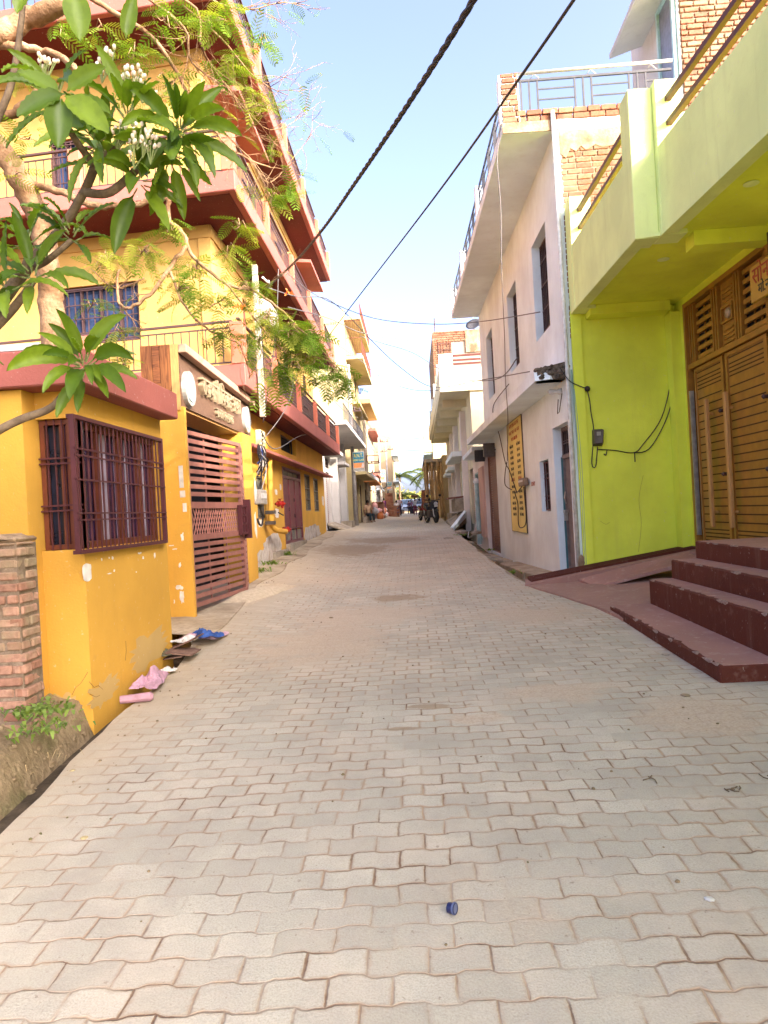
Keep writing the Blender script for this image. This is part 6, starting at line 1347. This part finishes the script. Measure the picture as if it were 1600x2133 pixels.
tr_.tube(catmull(trunk + [atY(-60, 760, 3.3), atY(-10, 650, 3.3), atY(55, 560, 3.3), atY(125, 480, 3.3), atY(175, 400, 3.25), atY(198, 345, 3.2)], 6), [.085] * 12 + [.05, .048, .046, .044, .042, .04, .040, .039, .038, .037, .036, .035, .034, .033, .032, .031, .030, .029, .028, .027, .026, .025, .024, .023, .022, .021, .02, .02, .02, .02, .02, .02, .02, .02, .02, .02, .02][:37], 9)
def branch(P, r0, r1): pts = catmull([atY(*q) for q in P], 6); n_ = len(pts); tr_.tube(pts, [r0 + (r1 - r0) * i / (n_ - 1) for i in range(n_)], 8)
branch([(-60, 930, 3.0), (0, 895, 3.0), (45, 873, 3.0), (105, 850, 3.0), (140, 812, 3.0), (172, 780, 3.0)], .020, .014)
branch([(175, 400, 3.25), (230, 400, 3.2), (300, 340, 3.2), (370, 290, 3.2)], .022, .014)
branch([(198, 345, 3.2), (235, 310, 3.15), (262, 275, 3.1)], .018, .012); branch([(198, 345, 3.2), (150, 280, 3.0), (128, 215, 2.8)], .018, .010)
branch([(-60, 690, 3.2), (-10, 640, 3.2), (40, 580, 3.2), (62, 520, 3.2)], .024, .013); branch([(55, 560, 3.3), (95, 545, 3.2), (150, 500, 3.2)], .018, .012)
branch([(-20, 690, 3.1), (30, 640, 3.1), (70, 585, 3.1)], .026, .014); branch([(-30, 300, 3.0), (22, 180, 3.0), (45, 40, 3.0), (50, -40, 3.0)], .016, .010)
whorls = [  # px, py, Y, leaves, leaf length, axis (x right, y away, z up)
    (178, 772, 3.0, 18, .23, (.25, -.8, .35)), (370, 288, 3.2, 15, .245, (.5, -.7, .2)), (352, 318, 3.2, 9, .24, (.35, -.5, -.7)), (205, 300, 3.1, 9, .22, (-.2, -.8, .3)), (268, 268, 3.1, 12, .235, (.1, -.5, .9)), (225, 345, 3.2, 12, .23, (.1, -.6, .6)),
    (290, 385, 3.2, 11, .23, (.3, -.7, .2)), (62, 520, 3.2, 11, .21, (-.1, -.5, .9)), (72, 590, 3.1, 10, .20, (.2, -.6, .5)), (150, 505, 3.2, 9, .19, (.3, -.5, .7)), (128, 215, 2.55, 8, .20, (-.1, -.7, .4)), (20, 610, 3.0, 8, .2, (-.2, -.6, .5))]
for x, y, Y, n, L, ax in whorls:
    n = int(n * 1.2)
    c = atY(x, y, Y); ax = V(ax).normalized(); a = ax.orthogonal().normalized(); b = ax.cross(a)
    for k in range(n):
        az = k * 2.39996 + rp_.uniform(-.4, .4); el = .10 + 1.1 * (k / n) ** .9 + rp_.uniform(-.3, .3)
        d = (a * math.cos(az) + b * math.sin(az)) * math.cos(el) + ax * math.sin(el); st0 = c + ax * .05 * (k / n) + d * .02; e = st0 + d * .035
        stems.tube([st0, e], .0035, 5); l_ = 1.18 * L * rp_.uniform(.58, 1.1) * (1 - .22 * (k / n)); leaf_mesh(lf, e, d, ax if abs(d @ ax) < .95 else a, l_, l_ * rp_.uniform(.22, .28), rp_.uniform(.6, 1.5), rp_)
for k in range(34):     # unseen whorls added out of the frame at left to shade the gatehouse
    c = V((rp_.uniform(-4.3, -2.35), rp_.uniform(1.7, 4.1), rp_.uniform(1.5, 4.2)))
    if abs(c.x) < c.y * .62: c.x = -c.y * rp_.uniform(.66, .95)
    ax = V((rp_.gauss(.1, .4), rp_.gauss(-.3, .4), .8)).normalized(); a = ax.orthogonal().normalized(); b = ax.cross(a)
    tr_.tube(catmull([trunk[2], trunk[2].lerp(c, .5) + V((0, 0, -.2)), c - ax * .02], 4), [.035, .032, .03, .027, .025, .022, .02, .018, .014], 6)
    for q in range(13):
        az = q * 2.39996; el = .1 + 1.0 * (q / 13); d = (a * math.cos(az) + b * math.sin(az)) * math.cos(el) + ax * math.sin(el); leaf_mesh(lf, c + d * .03, d, ax if abs(d @ ax) < .95 else a, rp_.uniform(.22, .32), rp_.uniform(.06, .085), rp_.uniform(.6, 1.4), rp_, 7)
for x, y, Y, dx, dy, L, Wf in ((158, -14, 2.3, .12, -1, .165, .52), (135, 195, 2.3, -.80, -.35, .17, .42), (135, 200, 2.3, .85, -.62, .20, .42), (128, 205, 2.3, -.05, -1, .17, .50), (60, -40, 2.3, -.3, -.9, .12, .5), (125, 195, 2.35, -.75, .45, .15, .42), (140, 190, 2.3, .75, .5, .15, .42), (262, 80, 2.6, .2, .9, .16, .36)):
    c = atY(x, y, Y); d = CR * dx + CU * dy; leaf_mesh(lf, c, d - FW * .1, V((.3, -.9, .3)), L, L * Wf, .25, rp_)
for x, y, Y in ((232, 118, 3.1), (215, 130, 3.1), (262, 150, 3.1), (282, 160, 3.1), (298, 172, 3.1), (246, 272, 3.05), (288, 268, 3.0), (300, 285, 3.0), (316, 298, 3.0), (282, 308, 3.0), (100, 125, 3.1), (88, 135, 3.1)):
    c = atY(x, y, Y); o = c - V((.01, 0, .09))
    for k in range(7):
        e = c + V((rp_.uniform(-.034, .034), rp_.uniform(-.03, .03), rp_.uniform(-.035, .025))); stems.tube([o, e], .0025, 4); ax = (e - o + V((rp_.uniform(-.03, .03), rp_.uniform(-.03, .03), 0))).normalized()
        fl.lathe(e, ax, [(0, .002), (.004, .006), (.010, .0085), (.016, .0085), (.022, .006), (.025, .001)], 6)
tr_.build('trunk', barkd, ptree, smooth=True); lf.build('foliage', plum, ptree, smooth=True, closed=False); fl.build('blossom', petal, ptree, smooth=True); stems.build('leaf_stem', plain('pale leaf stalk', (.20, .24, .07)), ptree)
# ---------------------------------------------------------------- flame tree: thick pale limbs, bare twigs, ferny leaves
ft = thing('flame_tree', 'flame tree with pale limbs, tangled bare twigs and ferny leaves before the golden building', 'tree', (-3.7, 7.75, .3))
wood = MB(); leaves = MB(); fr_ = random.Random(101); tips = []
def limb(P, r0, r1, k=7, twigs=0, tl=.5, keep=True):
    pts = catmull([atY(*q) if len(q) == 3 and not isinstance(q, Vector) else q for q in P], 5); n_ = len(pts)
    wob = [V((fr_.gauss(0, 1), fr_.gauss(0, 1), fr_.gauss(0, 1))) * min(r1 * .8, .009) for _ in pts]
    pts = [p + w_ for p, w_ in zip(pts, wob)]
    wood.tube(pts, [r0 + (r1 - r0) * i / (n_ - 1) for i in range(n_)], k)
    for _ in range(twigs):
        i = fr_.randrange(n_ // 4, n_ - 1); twig(pts[i], (pts[i + 1] - pts[i]).normalized(), tl * fr_.uniform(.5, 1.2), max(.0035, r1 * .7), 2)
    return pts
def twig(p, d, L, r, depth):
    d = (d + V((fr_.gauss(0, .55), fr_.gauss(0, .45), fr_.gauss(.05, .5)))).normalized(); pts = [V(p)]
    for i in range(5):
        d = (d + V((fr_.gauss(0, .22), fr_.gauss(0, .2), fr_.gauss(-.01, .2)))).normalized(); pts.append(pts[-1] + d * L / 5)
    wood.tube(pts, [r * (1 - .13 * i) for i in range(6)], 4); tips.append((pts[-1], d))
    if depth:
        for _ in range(2): twig(pts[fr_.randrange(2, 5)], d, L * .6, r * .62, depth - 1)
fbase = V((-3.72, 7.75, -.1))
limb([fbase, V((-3.66, 7.7, 1.2)), (112, 700, 7.6), (104, 590, 7.5), (88, 470, 7.3), (55, 400, 7.1), (15, 335, 6.9), (-40, 260, 6.7)], .15, .10, 10)
limb([(-60, 110, 6.4), (0, 70, 6.3), (60, 40, 6.3), (130, 5, 6.2), (170, -40, 6.2)], .10, .075, 9); limb([(-40, 250, 6.6), (30, 235, 6.5), (80, 190, 6.4)], .05, .03, 8)
limb([(-40, 100, 6.4), (30, 95, 6.3), (100, 110, 6.3), (165, 145, 6.2)], .045, .025, 8)
limb([(165, -20, 6.3), (230, 22, 6.3), (315, 75, 6.3), (368, 150, 6.4), (402, 215, 6.5), (445, 268, 6.6), (480, 312, 6.7), (560, 350, 6.9)], .024, .007, 6, 13, .5)
limb([(330, -30, 6.3), (410, 20, 6.4), (418, 90, 6.4), (450, 150, 6.5), (520, 250, 6.6)], .014, .004, 5, 17, .5)
limb([(300, -10, 6.3), (385, 60, 6.3), (400, 130, 6.4), (480, 190, 6.6), (560, 270, 6.8), (640, 235, 7.0)], .014, .003, 5, 17, .5)
limb([(380, 10, 6.4), (460, 80, 6.5), (530, 160, 6.7), (600, 200, 6.9)], .011, .003, 5, 15, .45); limb([(400, -20, 6.3), (500, 20, 6.4), (590, 5, 6.6), (648, 12, 6.8)], .009, .003, 5, 11, .4)
limb([(430, 240, 6.6), (520, 330, 6.9), (560, 380, 7), (610, 330, 7.2), (650, 280, 7.3)], .008, .003, 5, 9, .45)
limb([(70, 385, 7.1), (130, 400, 7.0), (200, 430, 7.0), (290, 425, 7.0), (352, 415, 7.0)], .04, .026, 8)
limb([(352, 415, 7.0), (353, 458, 7.0), (384, 490, 7.0), (400, 530, 7.0), (470, 590, 7.1), (540, 612, 7.2), (600, 660, 7.3), (662, 722, 7.4), (715, 775, 7.5)], .026, .006, 7, 8, .4)
limb([(392, 512, 7.0), (350, 565, 6.9), (310, 615, 6.9), (262, 642, 6.9), (246, 620, 6.9), (246, 560, 6.9)], .022, .012, 7, 3, .3)
limb([(355, 565, 6.9), (385, 640, 6.9), (440, 690, 7.0), (500, 720, 7.1), (520, 790, 7.2)], .015, .005, 6, 6, .4); limb([(470, 590, 7.1), (520, 650, 7.1), (560, 700, 7.2), (600, 740, 7.3)], .011, .004, 5, 6, .4)
limb([(300, 580, 7), (240, 600, 7), (190, 560, 7)], .010, .004, 5, 3, .35)
# one ferny leaf as a template, then many turned copies of its faces
tv, tf = [], []
def tadd(q): b = len(tv); tv.extend(q); tf.append((b, b + 1, b + 2, b + 3))
NP = 9
for i in range(NP):
    s_ = (i + .7) / NP; pl = .085 * math.sin(math.pi * min(.98, .12 + s_ * .8)) ** .7
    for sd in (-1, 1):
        o = V((s_, 0, 0)); d = V((.035, sd, .02)).normalized(); d = V((.42, sd * .9, .03)).normalized(); c = d.cross(V((0, 0, 1))).normalized()
        for j in range(1, 11):
            q = o * .30 + d * pl * j / 10; ll = .0105 * (1 - .5 * abs(j / 10 - .45))
            for s2 in (-1, 1): e = (c * s2 + d * .45).normalized(); g = d * .0031; tadd([q - g, q + g, q + e * ll + g * .6, q + e * ll - g * .6])
        tadd([o * .30 - c * .0009, o * .30 + c * .0009, o * .30 + d * pl + c * .0006, o * .30 + d * pl - c * .0006])
tadd([V((0, -.0016, 0)), V((0, .0016, 0)), V((.30, .0010, 0)), V((.30, -.0010, 0))])
tva = [tuple(v) for v in tv]
def fern(p, d, L, droop):
    d = d.normalized(); up = V((fr_.gauss(0, .25), fr_.gauss(0, .25), 1)); s_ = d.cross(up).normalized(); u = s_.cross(d)
    k = L / .30; dx, dy, dz = d; sx, sy, sz = s_; ux, uy, uz = u; px_, py_, pz_ = p; dr2 = droop / .30
    vs = []
    for x, y, z in tva:
        X = x * k; Y = y * k; Z = z * k - droop * (x / .30) ** 2 * L - .22 * abs(Y)
        vs.append((px_ + dx * X + sx * Y + ux * Z, py_ + dy * X + sy * Y + uy * Z, pz_ + dz * X + sz * Y + uz * Z))
    leaves.add(vs, tf)
clusters = [(440, 45, 62, 6.4, 20), (545, 85, 34, 6.7, 9), (345, 40, 40, 6.3, 9), (480, 130, 45, 6.6, 12), (545, 225, 30, 6.8, 6), (280, 110, 50, 6.4, 10), (350, 175, 45, 6.5, 10), (385, 270, 40, 6.6, 7), (300, 190, 40, 6.5, 6), (565, 410, 34, 7.0, 10), (605, 400, 22, 7.1, 6), (520, 190, 35, 6.7, 7), (500, 470, 30, 7.0, 8),
    (225, 545, 50, 6.9, 14), (300, 520, 50, 7.0, 16), (355, 470, 40, 7.0, 9), (410, 560, 45, 7.0, 14), (475, 525, 35, 7.1, 8), (370, 605, 50, 6.9, 16), (455, 630, 45, 7.0, 15), (520, 600, 40, 7.1, 12), (560, 660, 40, 7.2, 20), (600, 690, 40, 7.3, 26), (640, 735, 38, 7.4, 26), (690, 775, 32, 7.5, 20), (722, 803, 20, 7.5, 9), (655, 690, 30, 7.4, 14), (610, 760, 34, 7.3, 14), (540, 720, 40, 7.2, 12), (480, 690, 35, 7.1, 9), (590, 770, 30, 7.3, 7), (660, 800, 25, 7.4, 5), (130, 60, 35, 6.3, 6), (60, 165, 50, 6.4, 8), (60, 290, 45, 6.6, 6), (30, 365, 35, 6.8, 4), (260, 755, 22, 6.95, 8), (255, 690, 26, 6.95, 5), (190, 640, 30, 6.9, 5), (270, 300, 40, 6.6, 5), (200, 60, 30, 6.3, 5)]
for x, y, r, Y, n in clusters:
    c0 = atY(x, y, Y)
    for k in range(int(n * 1.75)):
        a = fr_.uniform(0, 2 * math.pi); q = r * math.sqrt(fr_.random()) * .7; p = atY(x + math.cos(a) * q, y + math.sin(a) * q * .7, Y + fr_.uniform(-.25, .25))
        d = V((fr_.gauss(.15, .8), fr_.gauss(-.1, .5), fr_.gauss(-.05, .3))); fern(p, d, fr_.uniform(.15, .27), fr_.uniform(.1, .6))
        if k % 3 == 0:
            m_ = c0.lerp(p, .5) + V((0, 0, fr_.uniform(-.05, .08))); wood.tube([c0, m_, p], [.006, .005, .0035], 4)
for p, d in tips[::11]: fern(p, d, fr_.uniform(.12, .22), .3)
for x, y, Y in ((560, 820, 7.2), (590, 815, 7.2), (545, 835, 7.2), (575, 800, 7.2)): fern(atY(x, y - 40, Y), V((fr_.gauss(0, .2), 0, -1)), .30, .1); fern(atY(x + 5, y - 30, Y), V((fr_.gauss(0, .2), .2, -1)), .28, .1)
wood.build('branch', bark, ft, smooth=True); leaves.build('crown', fern_leafmat, ft, closed=False)
mb = MB()
for x, y, Y in ((600, 606, 7.2), (605, 612, 7.2), (498, 637, 7.0), (490, 640, 7.0), (506, 640, 7.0), (340, 212, 6.5), (597, 612, 7.2)):
    c = atY(x, y, Y)
    for k in range(6):
        d = V((fr_.gauss(0, 1), fr_.gauss(0, 1), fr_.gauss(.2, .7))).normalized(); s_ = d.orthogonal().normalized(); mb.add([c, c + d * .02 + s_ * .010, c + d * .04, c + d * .02 - s_ * .010], [(0, 1, 2, 3)])
mb.build('blossom', flame, ft, closed=False)
# ---------------------------------------------------------------- litter, weeds and small things on the ground
def crumple(name, label, cat, c, sx, sy, sz, mat, seed, rot=0, fold=3.0):
    n = 26; vs = []; cr, sr = math.cos(rot), math.sin(rot)
    for i in range(n + 1):
        for j in range(n + 1):
            u, v = i / n - .5, j / n - .5; q = V((u * fold * .6 + .3 * mnoise.noise(V((v * 3, u * 3, seed))), v * fold * .6, seed)); h = .35 + .9 * mnoise.noise(q * 1.1) + .5 * abs(mnoise.noise(q * 2.6)) + .22 * abs(mnoise.noise(q * 6)); e = max(0, 1 - (2 * max(abs(u), abs(v))) ** 4)
            x = u * sx * (1 + .35 * mnoise.noise(q + V((9, 0, 0)))); y = v * sy * (1 + .35 * mnoise.noise(q + V((0, 9, 0)))); vs.append(V((cr * x - sr * y, sr * x + cr * y, h * sz * (.35 + .65 * e))) + c)
    o = MB().add(vs, [(i * (n + 1) + j, (i + 1) * (n + 1) + j, (i + 1) * (n + 1) + j + 1, i * (n + 1) + j + 1) for i in range(n) for j in range(n)]).build(name, mat, smooth=False, closed=False)
    return tag(o, label, cat)
def at_road(px, py, dz=0):
    Y = 4.0
    for _ in range(30): p = atY(px, py, Y); d = ray(px, py); Y = (zr(p.x, Y) + dz - EYE) / d.z
    return atY(px, py, Y)
c = at_road(322, 1425, .03); crumple('plastic_bag', 'crumpled pale pink plastic sheet in the ditch at the foot of the gatehouse', 'litter', c + V((-.04, 0, .0)), .22, .42, .13, plain('pink plastic', (.50, .29, .36), .5, 0, .3, .3), 3, .1)
c = at_road(283, 1462, .02); tag(MB().lathe(c + V((-.12, 0, .02)), (1, .3, 0), [(0, .03), (.22, .035), (.24, .02)], 10).build('plastic_roll', plain('pink roll', (.44, .24, .28), .6)), 'small rolled pink plastic tube beside the pink sheet', 'litter')
c = at_road(432, 1332, .03); crumple('plastic_bag', 'pale pink torn bag on the apron corner past the cardboard', 'litter', c + V((-.08, .1, 0)), .42, .4, .10, plain('pale pink film', (.52, .32, .36), .5, 0, .3, .3), 6); crumple('cloth_scrap', 'bright blue rag lying against the pale pink bag', 'litter', c + V((.0, -.02, .02)), .26, .3, .12, plain('blue rag', (.03, .08, .27), .8), 8, .6)
c = at_road(370, 1368, .02); cb = thing('cardboard_box', 'flattened brown cardboard box with torn flaps in the ditch', 'box', tuple(c)); card = mottled('wet cardboard', (.12, .065, .05), (.24, .15, .11), 9, .8, .2)
for k, (dx, dy, dz, a, b, ti) in enumerate(((-.06, 0, .02, .34, .42, .1), (.0, .12, .10, .36, .34, .35), (.08, -.06, .06, .24, .3, -.2))):
    fr = Fr(c + V((dx, dy, dz)), V((math.cos(ti), .15 * k, math.sin(ti))), V((-math.sin(ti), 0, math.cos(ti))), V((0, 1, 0))); MB().box(fr, -a / 2, a / 2, -b / 2, b / 2, -.006, .006).build('flap', card, cb)
crumple('paper_scrap', 'torn off-white paper lying on the brown cardboard', 'litter', c + V((.03, .12, .12)), .2, .22, .07, whitepl, 12); crumple('paper_scrap', 'dark printed wrapper at the near end of the brown cardboard', 'litter', c + V((-.08, -.16, .05)), .2, .2, .06, plain('wrapper', (.10, .09, .05), .5), 15)
crumple('paper_scrap', 'small grey white paper corner between the pink sheet and the cardboard', 'litter', at_road(352, 1398, .02), .12, .14, .05, whitepl, 19)
c = at_road(945, 1905, .0); bc = thing('bottle_cap', 'dark blue plastic bottle cap lying on its side on the pavers', 'bottle cap', tuple(c)); ax = V((.85, -.5, .1)); capm = plain('navy plastic', (.012, .016, .07), .35); MB().lathe(c + V((-.018, .012, .019)), ax, [(0, .012), (.002, .018), (.030, .0195), (.031, .017), (.006, .0155), (.005, .001)], 18).build('cap', capm, bc, smooth=False); MB().lathe(c + V((-.018, .012, .019)) + ax.normalized() * .022, ax, [(0, .0185), (.0, .0208), (.007, .0208), (.007, .0185)], 18).build('ring', plain('cap rim', (.10, .12, .22), .4), bc)
for k, (x, y, s_, lab, m_) in enumerate(((1386, 1364, .035, 'pale pebble lying beside the lowest step', concrete), (1428, 1449, .035, 'flat reddish brick chip on the pavers by the step corner', brickold), (1478, 1872, .02, 'pale seed husk on the pavers', whitepl), (176, 1745, .022, 'curled cream scrap on the dusty verge', creamwash), (152, 1605, .02, 'small beige scrap on the verge edge', creamwash), (690, 1287, .03, 'brown clod of earth on the pavers', earth))):
    p = at_road(x, y); tag(MB().lathe(p - V((0, 0, .006)), (.1, .1, 1), [(0, s_ * .8), (s_ * .25, s_), (s_ * .5, s_ * .6), (s_ * .55, .004)], 7).build('stone' if k < 3 else 'scrap', m_), lab, 'stone' if k in (0, 1, 5) else 'scrap')
def twigs(label, px, py, n, L, seed):
    r = random.Random(seed); p = at_road(px, py); mb = MB()
    for k in range(n): a = r.uniform(0, 6.28); o = p + V((r.uniform(-.05, .05), r.uniform(-.05, .05), .006)); mb.tube([o, o + V((math.cos(a), math.sin(a), r.uniform(0, .15))) * L * .5, o + V((math.cos(a + .3), math.sin(a + .3), r.uniform(0, .1))) * L], .003, 4)
    tag(mb.build('dry_twig', barkd), label, 'twigs')
twigs('little heap of brown dry twigs on the pavers at the right', 1530, 1652, 5, .04, 1); twigs('dark bent twig on the pavers at the right edge', 1570, 1612, 2, .12, 2); twigs('dark stalk lying in a paver joint', 1365, 1632, 2, .08, 3)
def weed(label, p, n, L, seed, w_=.02, dry=False, group=None):
    r = random.Random(seed); mb = MB()
    for k in range(n):
        a = r.uniform(0, 6.28); o = p + V((r.gauss(0, .10), r.gauss(0, .10), -.01)); d = V((math.cos(a) * .6, math.sin(a) * .6, r.uniform(.4, 1))).normalized(); s_ = d.cross(V((0, 0, 1))).normalized() * w_ * r.uniform(.5, 1); l = L * r.uniform(.4, 1); m_ = o + d * l * .55; e = o + d * l + V((0, 0, -l * .35)); mb.add([o - s_ * .3, o + s_ * .3, m_ + s_, e, m_ - s_], [(0, 1, 2, 4), (4, 2, 3)])
    return tag(mb.build('weed', weedm if not dry else plain('dry grass', (.42, .30, .14), .8), closed=False), label, 'weed', group)
def bp(px, py):
    Y = 4.0
    for _ in range(40): p = atY(px, py, Y); Y = max(2.5, min(6, (bank_z(p.x, Y) - EYE) / ray(px, py).z))
    return atY(px, py, Y)
weed('green weed patch on the earth bank below the brick pillar', bp(85, 1480), 160, .10, 1, .016); weed('lower weed tuft on the slope of the earth bank', bp(80, 1520), 90, .09, 2, .014); weed('tiny weed at the frame edge beside the brick pillar', bp(8, 1465), 40, .07, 3, .012); weed('pale dry grass stalks hanging over the ditch edge', bp(75, 1590), 12, .13, 4, .0025, True)
for k, (x, y, Y, lab) in enumerate(((602, 1187, 14.2, 'green tuft growing under the maroon door'), (566, 1205, 12.8, 'weed tuft at the wall foot by the peeled plaster'), (540, 1207, 12.3, 'small weed next to the gate pillar foot'))):
    p = atX(x, y, -2.83); p.z = zr(-2.83, p.y) + .03; weed(lab, p, 50, .22, 20 + k, .02)
for k, (x, y, lab) in enumerate(((1065, 1193, 'small weed on the drain edge before the white house'), (1018, 1146, 'weed tuft at the foot of the brown shutter'), (958, 1115, 'weed beside the ramp end near the drain'), (1176, 1196, 'weed at the foot of the grey brown door'))):
    p = atZ(x, y, zwall(14)) if y > 1150 else atY(x, y, 21); weed(lab, p, 40, .14, 30 + k, .02)
r_ = random.Random(66); mb = MB()
for k in range(260):
    y = r_.uniform(2.2, 16); x = r_.uniform(lerp_tab(XL, y) + .05, min(2.0, lerp_tab(XR, y) - .05)); s_ = r_.uniform(.003, .011)
    if r_.random() < .5: x = lerp_tab(XL, y) + abs(r_.gauss(0, .35))
    mb.lathe((x, y, zr(x, y) - s_ * .2), (r_.uniform(-.4, .4), r_.uniform(-.4, .4), 1), [(0, s_ * .8), (s_ * .6, s_), (s_ * 1.1, s_ * .4)], 5)
for k in range(240):
    y = r_.uniform(2.6, 5.1); x = lerp_tab(XL, y) - .2 - abs(r_.gauss(0, .35)); s_ = r_.uniform(.005, .022) * (1 if r_.random() < .85 else 1.8)
    mb.lathe((x, y, bank_z(x, y) - s_ * .3), (r_.uniform(-.5, .5), r_.uniform(-.5, .5), 1), [(0, s_ * .8), (s_ * .6, s_), (s_ * 1.1, s_ * .4)], 5)
tag(mb.build('gravel_grit', earth), kind='stuff')
# pale low mound, coloured to stand for the sunlit patch below the gate
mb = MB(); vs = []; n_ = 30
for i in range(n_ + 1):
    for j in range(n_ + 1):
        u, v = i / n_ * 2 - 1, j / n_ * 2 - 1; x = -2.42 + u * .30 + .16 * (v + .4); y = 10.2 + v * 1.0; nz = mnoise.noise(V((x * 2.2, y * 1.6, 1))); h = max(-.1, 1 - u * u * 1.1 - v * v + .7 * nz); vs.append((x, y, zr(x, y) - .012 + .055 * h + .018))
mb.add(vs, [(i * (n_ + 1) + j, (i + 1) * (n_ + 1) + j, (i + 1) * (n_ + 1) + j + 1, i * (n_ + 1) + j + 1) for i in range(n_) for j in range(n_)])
tag(mb.build('sun_patch', mottled('sunlit patch tone', (.46, .37, .25), (.60, .49, .34), 20, bump=.3), smooth=True, closed=False), kind='stuff')
